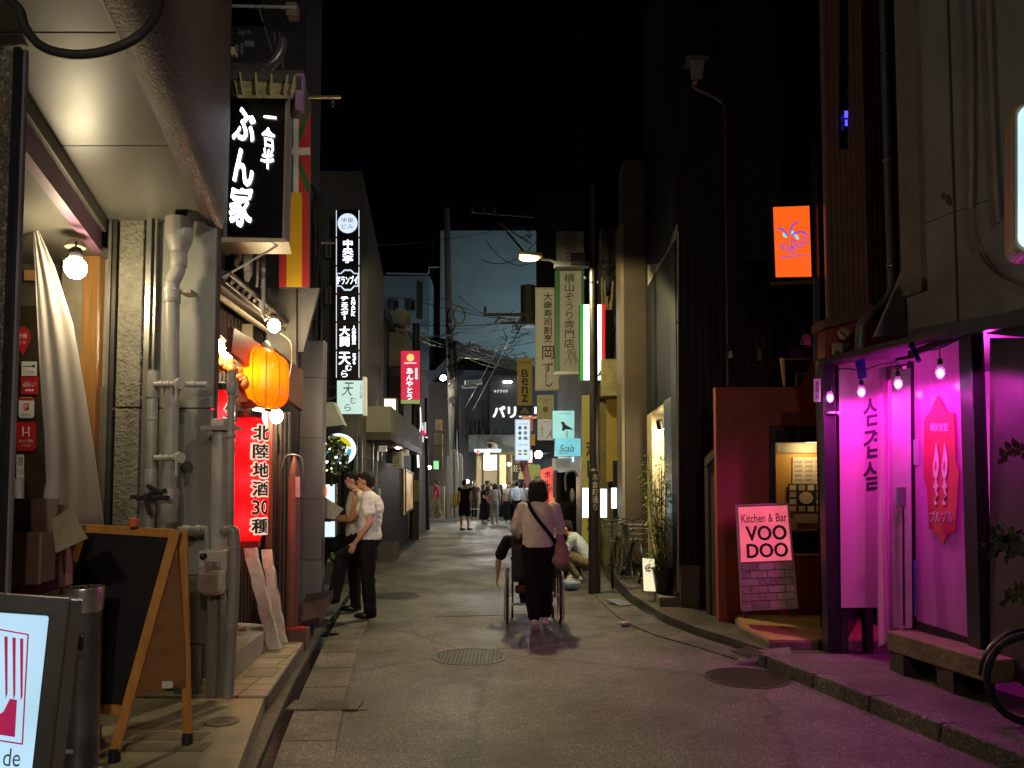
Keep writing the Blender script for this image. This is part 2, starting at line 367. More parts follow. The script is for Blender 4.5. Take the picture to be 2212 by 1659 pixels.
# the dark channel reads as a wet slot between slab and kerb
wet = mat('wet channel',(.012,.012,.012),rough=.16,spec=.6,bump=.15,scale=6)
strip('drain_channel',lambda y: xat(LC,y)-.03,lambda y: xat(LC,y)+.055,ygs,-.3,.003,wet)
strip('left_kerb',lambda y: xat(LC,y)-.2,lambda y: xat(LC,y)-.03,ygs,-.3,.03,gutd)
strip('left_pavement',lambda y: -6,lambda y: xat(LC,y)-.2,ygs,-.3,.024,gutd)
# puddles lying in the gutter by the smokers
pud = mat('puddle water',(.01,.011,.012),rough=.03,spec=.8)
for j,(u,v,a,c) in enumerate([(712,1335,.16,.05),(728,1300,.22,.05),(706,1370,.07,.1),(700,1240,.5,.09),(762,1262,.3,.04)]):
    p = gr(u,v,.01); pts = [(p.x+math.cos(t)*c*(1+.3*math.sin(3*t+j))-math.sin(t)*a*.3,p.y+math.sin(t)*a*(1+.25*math.cos(2*t+j))) for t in [2*math.pi*i/18 for i in range(18)]]
    B().prism(pts,.0,.0165 if u < 740 and v < 1390 else .016).build('puddle',pud,kind='stuff')

# right edge
RA = gl([(1262,1180),(1270,1235),(1283,1285),(1313,1316),(1347,1345),(1416,1374),(1500,1398),(1560,1415),(1662,1449),(1760,1490),(2000,1592),(2212,1680)])
RC = gl([(1285,1190),(1310,1250),(1345,1292),(1416,1340),(1500,1374),(1560,1392),(1672,1432),(1760,1462),(2000,1552),(2212,1636)])
yrs = [-3,1.5,3,3.8,4.4,5,5.6,6.1,6.5,7,7.5,8,8.8,9.6,10.5,12,14,18,26]
b = B(); y = 6.55
while y < 17:
    y1 = y+.588
    b.hexa([(xat(RA,y),y,-.02),(xat(RC,y),y,-.02),(xat(RC,y1),y1,-.02),(xat(RA,y1),y1,-.02)],
           [(xat(RA,y),y,.012),(xat(RC,y),y,.008),(xat(RC,y1),y1,.008),(xat(RA,y1),y1,.012)])
    y += .6
b.build('gutter_slabs',gutd,kind='structure')
strip('drain_channel',lambda y: xat(RC,y)-.02,lambda y: xat(RC,y)+.12,[y for y in yrs if y >= 6.5],-.3,.004,wet)
kerb = asphaltmat('kerb stone',(.05,.04,.035),(.09,.08,.07),(.2,.18,.16),.6)
# right kerb stones, one by one, only the near run stands proud
b = B(); y = -2.0
while y < 6.4:
    y1 = min(y+.6,6.5)-.01; f = lambda y: xat(RA,y)
    b.hexa([(f(y),y,-.1),(f(y)+.16,y,-.1),(f(y1)+.16,y1,-.1),(f(y1),y1,-.1)],[(f(y)+.02,y,.11),(f(y)+.16,y,.11),(f(y1)+.16,y1,.11),(f(y1)+.02,y1,.11)])
    y += .6
b.build('kerb_stones',kerb,bevel=.012,kind='structure')
pav = asphaltmat('pavement patched',(.045,.036,.03),(.085,.07,.06),(.17,.15,.13),.55)
strip('right_pavement',lambda y: xat(RA,y)+.16,lambda y: 9,[y for y in yrs if y <= 6.5],-.3,.1,pav)
strip('right_pavement',lambda y: xat(RC,y)+.12,lambda y: 9,[y for y in yrs if y >= 6.5],-.3,.05,pav)

iron = mat('cast iron',(.05,.047,.043),rough=.45,metal=.6,bump=.4,scale=60)
ironb = mat('cast iron rust',(.22,.18,.12),rough=.55,metal=.2,bump=.4,scale=40)
def manhole(u,v,r,label,m=iron,z=0.0,sq=1.0):
    p = gr(u,v,z); t = thing('manhole_cover',label,'manhole cover',(p.x,p.y,z),'round covers in the road')
    B().lathe([(r,-.02),(r,.004),(r-.012,.005),(r-.03,.005),(r-.03,.001),(.01,.001)],p,40).build('rim',m,t)
    b = B()
    n = int(r/.035)
    for i in range(-n,n+1):
        for j in range(-n,n+1):
            x,y = i*.034,j*.034
            if x*x+y*y < (r-.05)**2: b.box(p.x+x-.011,p.y+y-.011,z+.0,p.x+x+.011,p.y+y+.011,z+.005)
    b.build('tread_pattern',m,t)
    return t
manhole(1015,1418,.34,'round iron manhole cover in mid road behind the wheelchair')
manhole(1612,1464,.33,'round manhole cover with pink glow beside the right kerb')
manhole(858,1287,.33,'worn manhole cover in the road right of the smoking man')
manhole(480,1558,.095,'small brass-coloured round cover set in the pale apron',ironb,.125)
# rectangular drain grate in the left gutter
p = gr(702,1524,.01); g = thing('drain_grate','rectangular slotted drain grate in the left gutter','drain grate',p)
B().box(p.x-.24,p.y-.1,-.01,p.x+.24,p.y+.12,.0145).build('frame',gutd,g)
b = B()
for i in range(12): b.box(p.x-.05+i*.02,p.y-.08,.0,p.x-.04+i*.02,p.y+.09,.018)
b.build('bars',iron,g)
# dark patch in the asphalt beside it
p = gr(770,1525,0); B().prism([(p.x-.14,p.y-.13),(p.x+.1,p.y-.1),(p.x+.07,p.y+.22),(p.x-.15,p.y+.2)],-.01,.004).build('road_patch',gutd,kind='structure')
# right side loose grate and steel plate
p = gr(1640,1423,.02); g = thing('kerb_ramp','ribbed rubber kerb ramp lying across the right gutter','ramp',p)
b = B().hexa([(p.x-.26,p.y-.14,.0),(p.x+.2,p.y-.24,.0),(p.x+.3,p.y+.12,.0),(p.x-.12,p.y+.18,.0)],[(p.x-.22,p.y-.12,.03),(p.x+.2,p.y-.22,.09),(p.x+.3,p.y+.1,.10),(p.x-.1,p.y+.15,.05)])
for i in range(5): b.obox((p.x-.16+i*.035,p.y-.0,.062+i*.006),.012,.26,.02,.25)
b.build('tread',mat('ramp rubber',(.09,.09,.07),rough=.6,bump=.4,scale=60),g)
p = gr(1338,1302,.03); g = B().obox((p.x,p.y,.035),.2,.3,.012,.5,.12)
g.build('steel_plate',mat('steel plate',(.4,.42,.45),rough=.3,metal=.8,bump=.3),label='small bent steel plate over the right gutter below the black post',cat='plate')
p = gr(1380,1388,.03)
b = ico((p.x+.02,p.y+1.0,.03),.04,1,(1.6,1,.7)); b.build('plastic_scrap',mat('clear scrap',(.4,.4,.38),rough=.2),label='crumpled clear plastic scrap in the right gutter',cat='litter')
# white markings
wp = mat('road paint',(.5,.49,.46),rough=.6,bump=.3,scale=60,var=.6,dscale=20)
def mark(pts,n='road_marking'):
    b = B(); b.prism(pts,-.01,.004); b.build(n,wp,kind='structure')
a = gr(1045,1214); c = gr(1098,1214); mark([(a.x,a.y-.12),(c.x,a.y-.12),(c.x,a.y+.1),(a.x,a.y+.1)])
a = gr(885,1165); mark([(a.x,a.y),(a.x+.25,a.y),(a.x+.5,a.y+1.6),(a.x+.3,a.y+1.6)])
p0 = gr(905,1140); b = B(); P = []
for i in range(13):
    t = -math.pi/2+math.pi*i/12; P.append((p0.x+.3+math.cos(t)*.9,p0.y+1.6+math.sin(t)*1.5))
for i in range(12,-1,-1):
    t = -math.pi/2+math.pi*i/12; P.append((p0.x+.3+math.cos(t)*.75,p0.y+1.6+math.sin(t)*1.15))
mark(P)
p0 = gr(1000,1130); mark([(-3.2,29.6),(1.0,29.6),(1.0,29.75),(-3.2,29.75)])

# ---------------------------------------------------------------- left: apron, steps
con = mat('apron concrete',(.44,.39,.26),rough=.55,bump=.35,scale=60,col2=(.26,.23,.16),dscale=2.2)
cond = mat('step side concrete',(.16,.14,.12),rough=.7,bump=.4,scale=30)
AE = [gr(500,1659,.12),gr(520,1640,.12),gr(570,1508,.12)]
e0 = (AE[2].x-(AE[1].x-AE[2].x)*2.2,AE[2].y-(AE[2].y-AE[1].y)*2.2+0)
dirA = Vector((AE[2].x-AE[1].x,AE[2].y-AE[1].y)); near = Vector((AE[1].x,AE[1].y))-dirA*4
B().prism([(-6,near.y),(near.x,near.y),(AE[2].x,AE[2].y),(-6,AE[2].y)],-.2,.12).build('apron',con,kind='structure',bevel=.008)
# tiled strip further on
tl = brickmat('cream paving tiles',(.50,.46,.34),(.42,.38,.28),(.16,.14,.1),.3,.15,.008,rough=.45,bump=.3,off=0)
T0 = gr(572,1504,.13); T1 = gr(656,1384,.13)
B().prism([(T0.x-1.4,T0.y+.02),(T0.x,T0.y+.02),(T1.x,T1.y),(T1.x-1.4,T1.y)],-.2,.13).build('tile_paving',tl,kind='structure',bevel=.006)
B().prism([(T0.x-.02,T0.y+.05),(T0.x+.012,T0.y+.02),(T1.x+.012,T1.y),(T1.x-.02,T1.y)],-.2,.122).build('paving_edge',cond,kind='structure')
# worn wider slabs along the tile strip
for f0,f1,w in ((.28,.45,.26),(.62,.68,.3)):
    a = T0.lerp(T1,f0); c = T0.lerp(T1,f1); B().prism([(a.x-w,a.y),(a.x-.03,a.y),(c.x-.03,c.y),(c.x-w,c.y)],.1,.134).build('paving_slab',mat('plain slab',(.3,.27,.19),rough=.6,bump=.3,scale=40),kind='structure')
# raised threshold (grey stone) of the tavern
s0 = gr(505,1462,.13);
B().hexa([at(500,1480,5.45),at(592,1388,6.75),at(560,1350,6.9)+Vector((-.5,0,0)),at(500,1440,5.6)+Vector((-.6,0,0))],
         [at(500,1418,5.45),at(592,1350,6.75),at(560,1352,6.9)+Vector((-.5,0,.05)),at(500,1418,5.6)+Vector((-.6,0,0))]).build('threshold_step',mat('threshold stone',(.35,.35,.33),rough=.5,bump=.2),label='grey stone threshold step under the red lantern',cat='step')
# ribbed rectangular covers on the apron
for j,(v,w) in enumerate(((1566,1),(1590,1),(1612,1))):
    p = gr(352,v,.125); t = thing('access_cover','ribbed brown access cover on the apron, %s of three' % ('farthest','middle','nearest')[j],'access cover',p,'ribbed covers set in the apron')
    B().box(p.x-.235,p.y-.07,.08,p.x+.235,p.y+.07,.1235).build('plate',ironb,t)
    b = B()
    for i in range(18): b.box(p.x-.205+i*.023,p.y-.05,.12,p.x-.195+i*.023,p.y+.05,.129)
    b.build('ribs',mat('cover ribs',(.3,.25,.17),rough=.6),t)
# ---------------------------------------------------------------- left: near shop building
soff = mat('cream soffit panel',(.155,.148,.125),rough=.42,bump=.05,scale=8,var=.25,dscale=.8,spec=.4)
brown = mat('brown sprayed render',(.055,.03,.024),rough=.48,bump=1.0,scale=70,var=.45,stretch=(1,1,1),dscale=9,spec=.6)
greyw = mat('grey wall panel',(.25,.25,.21),rough=.55,bump=.15,scale=40,var=.3,dscale=2.5,stretch=(1,1,.4))
alu = mat('aluminium',(.38,.37,.33),rough=.35,metal=.7)
blk = mat('black frame',(.012,.012,.013),rough=.4)
ZS = 3.32
near = thing('shop_building','near shop building with cream soffit, brown rendered beam and grey piped wall','building',(-3,5.3,0))
a0 = gr(232,20,ZS); a1 = gr(441,474,ZS); d = (a1-a0); dn = Vector((d.x,d.y)).normalized()
yw = 5.2
def ln(p,y): return p.x+(y-p.y)*dn.x/dn.y
# soffit in three panels with seams
i1 = [(-7,-1.5),(ln(a1,-1.5),-1.5)]
ys = [-1.5,1.25,gr(300,70,ZS).y,gr(300,315,ZS).y,yw]
for y0,y1 in zip(ys,ys[1:]):
    B().prism([(-7,y0+.006),(ln(a1,y0),y0+.006),(ln(a1,y1),y1-.006),(-7,y1-.006)],ZS,ZS+.03).build('soffit_panel',soff,near)
B().prism([(-7,-1.5),(ln(a1,-1.5),-1.5),(ln(a1,yw),yw),(-7,yw)],ZS+.035,ZS+.2).build('soffit_backing',blk,near)
# brown beam: rounded lower edge, then the wall above
r1 = at(492,470,5.2); w = r1.x-a1.x
prof = [(0,-.01),(.02,-.035),(w*.55,-.045),(w*.78,-.03),(w*.93,.03),(w,.12),(w,5.5),(0,5.5)]
vs = []; ys2 = [-1.5+i*(5.25+1.5)/40 for i in range(41)]
for y in ys2:
    for q,z in prof: vs.append((ln(a1,y)+q,y,ZS+z))
fs = []; n = len(prof)
for i in range(40):
    for j in range(n): fs.append((i*n+j,i*n+(j+1) % n,(i+1)*n+(j+1) % n,(i+1)*n+j))
fs += [tuple(range(n)),tuple(range(40*n,41*n))[::-1]]
B().add(vs,fs).build('beam',brown,near,smooth=True)
B().tube([(ln(a1,y)+.004,y,ZS-.012) for y in ys2[::4]],.008,6).build('drip_edge',mat('drip metal',(.2,.17,.14),rough=.4,metal=.6),near)
# wall facing the camera: rough stone pier, channels, grey panel
zb = .12
def wq(u0,u1,y=yw,v=1000): return at(u0,v,y).x,at(u1,v,y).x
stone = mat('exposed stone render',(.27,.25,.19),rough=.8,bump=1.2,scale=45,var=.35,dscale=14)
x0,x1 = wq(250,303)
jz = [zb,at(275,1243,yw).z,at(275,882,yw).z,ZS]
for za,zc in zip(jz,jz[1:]): B().box(x0,yw-.03,za+.006,x1,yw+.08,zc-.006 if zc < ZS else ZS).build('stone_pier',stone,near,bevel=.006)
x0,x1 = wq(326,456)
jz = [zb+.0,at(430,1392,yw).z,at(430,1243,yw).z,at(430,882,yw).z,ZS]
for i,(za,zc) in enumerate(zip(jz,jz[1:])):
    o = .0 if i else -.05
    B().box(x0 if i else wq(393,0)[0],yw+o,za+.004,x1-(0 if i else .04),yw+.05,zc-.004 if zc < ZS else ZS).build('wall_panel',greyw,near,bevel=.004)
if 1:
    B().box(x0,yw+.02,zb,x1-.03,yw+.06,ZS+.0).build('wall_core',mat('joint dark',(.08,.075,.06),rough=.8),near)
for u0,u1,dy,m in ((229,236,-.05,alu),(238,246,-.04,mat('aluminium dark',(.12,.115,.1),rough=.4,metal=.6)),(306,312,-.0,blk),(313,324,-.06,alu),(325,329,-.01,blk),(330,334,-.05,alu)):
    x0,x1 = wq(u0,u1); B().box(x0,yw+dy,zb,x1,yw+.05,ZS).build('channel',m,near)
# black edge strip at the corner
x0,x1 = wq(456,460); B().box(x0,yw+.03,zb,x1,yw+.07,ZS).build('corner_strip',mat('corner brown',(.05,.035,.03),rough=.5),near)
# purple lintel, with lower inner ceiling behind
pur = mat('mauve lintel',(.34,.17,.30),rough=.45,var=.25,dscale=1.2)
p0 = gr(48,205,ZS); p1 = gr(218,467,ZS); dd = Vector((p1.x-p0.x,p1.y-p0.y)); n0 = Vector((p0.x,p0.y))-dd*1.4; n1 = Vector((p1.x,p1.y))+dd.normalized()*.05
zl = at(218,540,p1.y).z
nn = Vector((-dd.y,dd.x)).normalized()
B().prism([n0,n1,n1+nn*.06,n0+nn*.06],zl,ZS-.002).build('lintel',pur,near)
B().prism([n0-nn*.03,n1-nn*.03,n1,n0],ZS-.09,ZS-.002).build('lintel_rail',soff,near)
B().prism([n0+nn*.06,n1+nn*.06,(-2.75,5.5),(-6,5.5),(-6,n0.y)],zl+.02,zl+.06).build('inner_ceiling',soff,near)
# recessed shop wall
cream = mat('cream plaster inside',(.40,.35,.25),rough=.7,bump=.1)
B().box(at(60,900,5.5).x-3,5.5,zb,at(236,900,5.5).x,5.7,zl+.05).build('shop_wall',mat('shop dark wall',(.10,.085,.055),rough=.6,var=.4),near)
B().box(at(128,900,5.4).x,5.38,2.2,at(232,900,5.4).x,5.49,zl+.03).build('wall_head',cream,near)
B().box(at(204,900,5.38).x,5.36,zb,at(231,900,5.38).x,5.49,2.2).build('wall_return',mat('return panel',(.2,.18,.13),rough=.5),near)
B().box(at(170,900,5.3).x,5.3,zb,at(205,900,5.3).x,5.42,zl+.03).build('wooden_post',mat('orange wood',(.48,.24,.07),rough=.4,stretch=(8,8,.6),var=.35),near,bevel=.004)
B().slab(qx(20,660,130,1120,5.44),-.02,0).build('door_glass',mat('brown door glass',(.05,.035,.02),rough=.12,spec=.7),near)
B().slab(qx(52,583,90,605,5.35),-.03,0).build('wood_rail',mat('orange wood',(.4,.2,.06)),near)
# granite pier at the frame edge with black frame
gran = asphaltmat('brown granite',(.09,.07,.055),(.14,.11,.085),(.3,.25,.2),.5)
x0,x1 = at(-90,900,3.1).x,at(7,900,3.1).x
pl = thing('granite_pillar','brown granite pillar with black steel edge at the left frame edge','pillar',(x0,3.1,.12))
B().box(x0,3.1,.12,x1,3.12,ZS-.01).build('shaft',gran,pl)
B().box(x1+.002,3.08,.12,x1+.03,3.11,ZS-.01).build('edge_strip',blk,pl)
B().box(x1+.031,3.1,.12,x1+.042,3.12,ZS-.01).build('edge_strip',mat('grey strip',(.17,.15,.17),rough=.4),pl)
# stickers on the door glass
ys = 5.41
def sticker(u0,v0,u1,v1,m,items,label,lm,name='sticker',shape=None,n=1.3):
    q = qx(u0,v0,u1,v1,ys); t = thing(name,label,'sticker',q.p(.5,1),'payment stickers on the shop door')
    b = B()
    if shape == 'pin':
        P = [(.5+.5*math.cos(a),.4+.4*math.sin(a)) for a in [math.pi*.9+i*(math.pi*1.2)/14 for i in range(15)]]+[(.5,1)]
        b.poly(q,P,0,.003)
    elif shape == 'round':
        P = []
        for cx,cy,a0 in ((.85,.15,-90),(.85,.85,0),(.15,.85,90),(.15,.15,180)):
            P += [(cx+.15*math.cos(math.radians(a0+k*30)),cy+.15*math.sin(math.radians(a0+k*30))) for k in range(4)]
        b.poly(q,P,0,.003)
    else: b.slab(q,0,.003)
    b.build('sheet',m,t)
    if items: lettering(t,q,items,lm,lift=.0045)
    return t,q
red = mat('sticker red',(.42,.02,.02),rough=.35); wht = mat('sticker white',(.6,.58,.5),rough=.4); dkt = mat('print dark',(.03,.03,.03),rough=.5); wt = mat('print white',(.7,.65,.6),rough=.4); rt = mat('print red',(.5,.02,.02),rough=.4)
sticker(32,705,66,768,red,[('予報',(.25,.25,.8,.42)),('とう',(.25,.5,.7,.62))],'red pin-shaped sticker highest on the dark shop door',wt,shape='pin')
sticker(47,781,80,812,wht,[('━━━━',(.1,.3,.75,.36)),('●',(.7,.22,.9,.42)),('〜 ○ 日',(.25,.68,.8,.84))],'small white sticker just below the red pin-shaped one',dkt)
sticker(46,814,83,852,red,[('d払い',(.12,.25,.88,.58)),('●●●',(.25,.7,.75,.83))],'dark red sticker with a payment mark and three dots',wt)
t,q = sticker(41,858,74,903,wht,[('PayPay',(.2,.78,.8,.93))],'white sticker with red top band and red P mark',dkt,shape='round')
B().slab(q.sub(.02,.02,.98,.16),.003,.0045).build('band',red,t); B().slab(q.sub(.33,.3,.68,.64),.003,.0045).build('mark',red,t)
lettering(t,q,[('P',(.4,.34,.6,.6))],wt,lift=.006)
t,q = sticker(36,911,78,974,red,[('ネット予約',(.12,.6,.85,.72)),('できます',(.25,.78,.75,.86))],'large red reservation sticker with chair icon',wt,shape='round')
b = B()
for a,c in (((.35,.22),(.35,.5)),((.65,.22),(.65,.5)),((.35,.38),(.65,.38))): b.tube([q.p(*a,.006),q.p(*c,.006)],.0035,6)
for a in ((.35,.2),(.65,.2)): b.sph(q.p(*a,.005),.006,8,5)
b.build('chair_icon',wt,t)
sticker(36,982,52,1033,wht,[('酒',(.1,.1,.9,.45)),('八目',(.05,.6,.95,.85))],'narrow white sticker with yellow top lowest on the door',dkt)
B().cyl(at(42,1110,5.3),at(42,1034,5.3),.03,.03,14).build('white_bottle',mat('bottle white',(.6,.58,.5),rough=.3),label='white cylinder standing behind the cardboard boxes by the door',cat='bottle',smooth=True)

# curtain: white cloth gathered at the top and flaring down
ct = shade('curtain cloth',(.70,.63,.57),.2,.01)
L = [(70,478),(78,640),(86,800),(96,940),(100,1040),(82,1140)]; Rr = [(76,480),(118,575),(158,700),(185,850),(205,980),(226,1140)]
b = B(); N = 34; M = 30; vs = []
def lerp(P,t):
    k = min(int(t*(len(P)-1)),len(P)-2); f = t*(len(P)-1)-k; return P[k][0]+(P[k+1][0]-P[k][0])*f,P[k][1]+(P[k+1][1]-P[k][1])*f
for i in range(M+1):
    t = i/M; l = lerp(L,t); r = lerp(Rr,t)
    for j in range(N+1):
        s = j/N; dy = .02*math.sin(s*6+t*2.5)*(.2+t)+.006*math.sin(s*17+t*4)+.10*(1-s)*t
        vs.append(at(l[0]+(r[0]-l[0])*s,l[1]+(r[1]-l[1])*s,4.78+dy))
fs = [(i*(N+1)+j,i*(N+1)+j+1,(i+1)*(N+1)+j+1,(i+1)*(N+1)+j) for i in range(M) for j in range(N)]
cur = thing('shop_curtain','long white curtain gathered at the top beside the shop door','curtain',at(150,1140,4.75))
o = b.add(vs,fs).build('cloth',ct,cur,smooth=True); s = o.modifiers.new('s','SOLIDIFY'); s.thickness = .004
B().tube([at(40,488,4.75),at(74,477,4.75)],.012,8).build('curtain_rod',emi('lit tube',(1,.95,.85),1.2),cur)
# bulb on the inner ceiling
warm = (1,.82,.50)
def bulb(u,v,y,P,label,r=.05,col=warm,stem=.12,name='light_bulb',group=None,cap=True,seg=1,drop=None):
    p = at(u,v,y); t = thing(name,label,'light bulb',p,group)
    ico(p,r,seg,(1,1,1.1)).build('glass',emi('bulb %s %g %g' % (str(col),P,r),col,P/(4*math.pi**2*r*r)),t,smooth=True)
    B().lathe([(r*.4,r*.8),(r*.55,r*1.0),(r*.6,r*1.6),(r*.4,r*1.9),(.005,r*2)],p,12).build('socket',mat('socket',(.03,.03,.03),rough=.4),t,smooth=True)
    if stem: B().cyl(p+Vector((0,0,r*1.7)),p+Vector((0,0,r*1.7+stem)),.006,.006,6).build('cord',blk,t)
    return t
t = bulb(163,578,4.62,19,'bare glowing bulb under the shop ceiling beside the curtain',r=.065,stem=.05)
c = at(163,528,4.75); B().lathe([(.06,.0),(.05,.03),(.03,.05),(.005,.06)],c+Vector((0,0,-.02)),20).build('ceiling_rose',mat('rose',(.4,.35,.25),rough=.4),t,smooth=True)
# hanging black cable from the soffit
P = [at(20,0,2.6),at(42,20,2.6),at(55,60,2.6),at(90,100,2.6),at(150,117,2.6),at(220,112,2.6),at(290,85,2.6),at(330,45,2.65),at(345,0,2.7),at(345,-60,2.75)]
def smoothpath(P,n=6):
    out = []
    for i in range(len(P)-1):
        a = P[max(i-1,0)]; b_ = P[i]; c = P[i+1]; d_ = P[min(i+2,len(P)-1)]
        for k in range(n):
            t = k/n; out.append(.5*((2*b_)+(c-a)*t+(2*a-5*b_+4*c-d_)*t*t+(3*b_-a-3*c+d_)*t**3))
    return out+[P[-1]]
cab = mat('cable grey black',(.02,.019,.018),rough=.6,spec=.2)
B().tube(smoothpath(P),.016,10).build('hanging_cable',cab,smooth=True,label='thick dark cable hanging in a loop under the near soffit',cat='cable')
# dead nest of wire on top of the main pipe handled below
pvc = mat('grey pvc pipe',(.33,.315,.27),rough=.4,var=.4,dscale=7,stretch=(1,1,.35),bump=.12,scale=40); pvcl = mat('pale pvc pipe',(.45,.42,.38),rough=.4,var=.35,dscale=8,stretch=(1,1,.3),bump=.12,scale=40)
def pipe(name,pts,r,label,m=pvc,y=5.1,collars=(),extra=None,cat='pipe',group=None,seg=16):
    P = [at(u,v,y) if len((u,v)) == 2 else None for u,v in pts]
    t = thing(name,label,cat,P[-1],group)
    B().tube(smoothpath(P,4) if len(P) > 2 else P,r,seg).build('tube',m,t,smooth=True)
    for u,v,k,h in collars:
        c = at(u,v,y); B().lathe([(r*k*.96,-h/2),(r*k,-h/2+.004),(r*k,h/2-.004),(r*k*.96,h/2)],c,20).build('collar',m,t,smooth=True)
    return t
dp = pipe('drain_pipe',[(385,500),(385,560),(383,585),(372,610),(371,640),(370,900),(366,1060),(364,1130)],.048,'tall grey drainpipe with funnel head on the piped wall',y=5.02,
     collars=[(386,560,1.12,.1),(371,640,1.15,.09),(366,1092,1.18,.22)])
B().lathe([(.055,-.1),(.085,-.02),(.088,.0),(.088,.11),(.09,.12),(.08,.12),(.075,.0),(.01,-.01)],at(387,512,5.02),24).build('funnel',pvc,dp,smooth=True)
b = B()
for k in range(7):
    a = k*.9; c = at(375+k*4,476,5.0); b.tube(smoothpath([c,c+Vector((.02*math.cos(a),.02*math.sin(a),.05)),c+Vector((.04*math.sin(a),.03,.02)),c+Vector((.03,-.02,.07))],4),.007,6)
b.build('wire_tuft',cab,dp,smooth=True)
for v,u in ((622,371),):
    b = B(); c = at(u,v+7,5.02); b.lathe([(.055,-.012),(.055,.012)],c,18); b.box(c.x+.05,c.y-.01,c.z-.012,c.x+.13,c.y+.12,c.z+.012); b.build('bracket',mat('bracket steel',(.4,.35,.28),rough=.4,metal=.6),dp)
pipe('vent_pipe',[(330,800),(328,960),(325,1090),(322,1140)],.034,'shorter grey pipe left of the tall drainpipe',y=5.02,collars=[(330,832,1.2,.17),(326,1040,1.18,.16),(329,905,1.08,.02)])
def valve(v,label):
    t = thing('tap_pipe',label,'pipe',at(385,v,5.0),'short branch pipes with taps')
    B().tube([at(334,v,4.98),at(448 if v < 900 else 395,v,4.98)],.019,12).build('tube',pvcl,t,smooth=True)
    b = B()
    for u in (345,360,375,415):
        if u < (440 if v < 900 else 400): b.tube([at(u,v,4.98),at(u+7,v,4.98)],.024,12)
    b.build('joint',pvcl,t,smooth=True)
    c = at(387,v,4.95); B().lathe([(.035,-.02),(.042,0),(.035,.02),(.01,.022)],c,14,Vector((1,-.6,0)).normalized()).build('tap',mat('tap cream',(.5,.46,.38),rough=.4),t,smooth=True)
    B().obox(c+Vector((0,-.035,-.05)),.006,.03,.13).build('handle',mat('tap handle',(.55,.5,.42),rough=.4),t)
valve(830,'upper branch pipe with tap across the drainpipe'); valve(989,'lower branch pipe with tap across the drainpipe')
# pipe crossing behind the board top to the meter
t = pipe('gas_pipe',[(385,1142),(400,1144),(440,1142),(447,1150),(448,1172),(448,1190)],.02,'grey gas pipe elbow leading into the meter',y=4.98,collars=[])
B().tube([at(395,1143,4.98),at(412,1143,4.98)],.027,12).build('joint',pvcl,t,smooth=True); B().tube([at(424,1142,4.98),at(436,1142,4.98)],.027,12).build('joint',pvcl,t,smooth=True)
# fat pale pipe and thin pair
pipe('waste_pipe',[(478,905),(474,1100),(468,1300),(462,1500)],.056,'fat pale vertical pipe behind the gas meter',m=pvcl,y=5.02,collars=[(478,918,1.12,.07)])
pipe('riser_pipe',[(502,800),(499,900),(497,1140)],.024,'thin grey riser pipe left of the red lantern',y=4.95,collars=[(501,838,1.4,.08),(499,940,1.4,.03)])
t = pipe('bent_pipe',[(484,1150),(487,1146),(500,1146),(506,1158),(505,1250),(499,1380),(492,1508)],.035,'bent grey pipe turning down beside the gas meter',y=4.93,collars=[(505,1184,1.12,.02),(500,1352,1.12,.03)])
pipe('thin_pipe',[(480,1290),(478,1400),(474,1505)],.025,'thin grey pipe between the fat pipe and bent pipe',y=4.97,collars=[(481,1300,1.3,.03),(480,1325,1.3,.03)])
for u,v in ((492,922),(473,924)): pass
b = B(); c = at(470,925,4.96); b.box(c.x-.1,c.y-.03,c.z-.014,c.x+.14,c.y+.04,c.z+.014); b.build('pipe_bracket',mat('bracket steel',(.4,.35,.28)),label='steel strap bracket round the top of the fat pale pipe',cat='bracket')
B().lathe([(.035,0),(.035,.06),(.028,.065),(.028,.1),(.01,.1)],gr(445,1500,.12),16).build('pipe_stub',mat('stub pvc',(.5,.42,.27),rough=.5),label='short capped cream pipe stub on the apron corner',cat='pipe',smooth=True)
# gas meter
gm = thing('gas_meter','cream gas meter box on the pipes at the wall corner','gas meter',at(455,1290,4.86))
me = mat('meter cream',(.50,.44,.36),rough=.4,var=.12)
q = qx(428,1190,490,1232,4.86); B().slab(q,-.14,0).build('dial_housing',me,gm,bevel=.01)
q2 = qx(425,1232,487,1286,4.84); B().poly(q2,[(0,0),(1,0),(1,.75),(.93,.93),(.75,1),(.25,1),(.07,.93),(0,.75)],-.15,0).build('bellows_case',me,gm,bevel=.012)
B().poly(q2.sub(.09,.12,.91,.9),[(0,0),(1,0),(1,.75),(.9,.95),(.7,1),(.3,1),(.1,.95),(0,.75)],0,.01).build('front_plate',me,gm,bevel=.004)
B().slab(q.sub(.22,.5,.78,.85),0,.012).build('counter_frame',mat('counter frame',(.4,.36,.28),rough=.3),gm,bevel=.003)
B().slab(q.sub(.28,.58,.66,.76),.012,.014).build('counter_window',mat('counter window',(.1,.08,.06),rough=.2),gm)
lettering(gm,q,[('00482:19',(.3,.61,.64,.73))],wt,lift=.015)
lettering(gm,q2,[('昭和02',(.42,.24,.62,.32)),('MAXIMUM 3.0 m/h',(.25,.4,.75,.47))],mat('print faint',(.25,.22,.18),rough=.5),lift=.012)
B().lathe([(.022,0),(.02,.02),(.01,.03)],q.p(.2,.28),12,q.n).build('dial_knob',blk,gm,smooth=True)
# black cloth tied round the channel
b = B(); c = at(322,1075,4.93)
for k,(dx,dz,l,a) in enumerate(((-.05,0,.14,.1),(.02,.02,.2,-.3),(0,-.05,.12,1.3),(.05,.05,.12,.5),(.09,0,.12,0))):
    b.obox(c+Vector((dx,-.01*k,dz)),l,.02,.03,0,0,a)
b.build('tied_cloth',mat('black rag',(.012,.012,.014),rough=.8),label='black rag tied round the metal channel of the wall',cat='rag',bevel=.008)

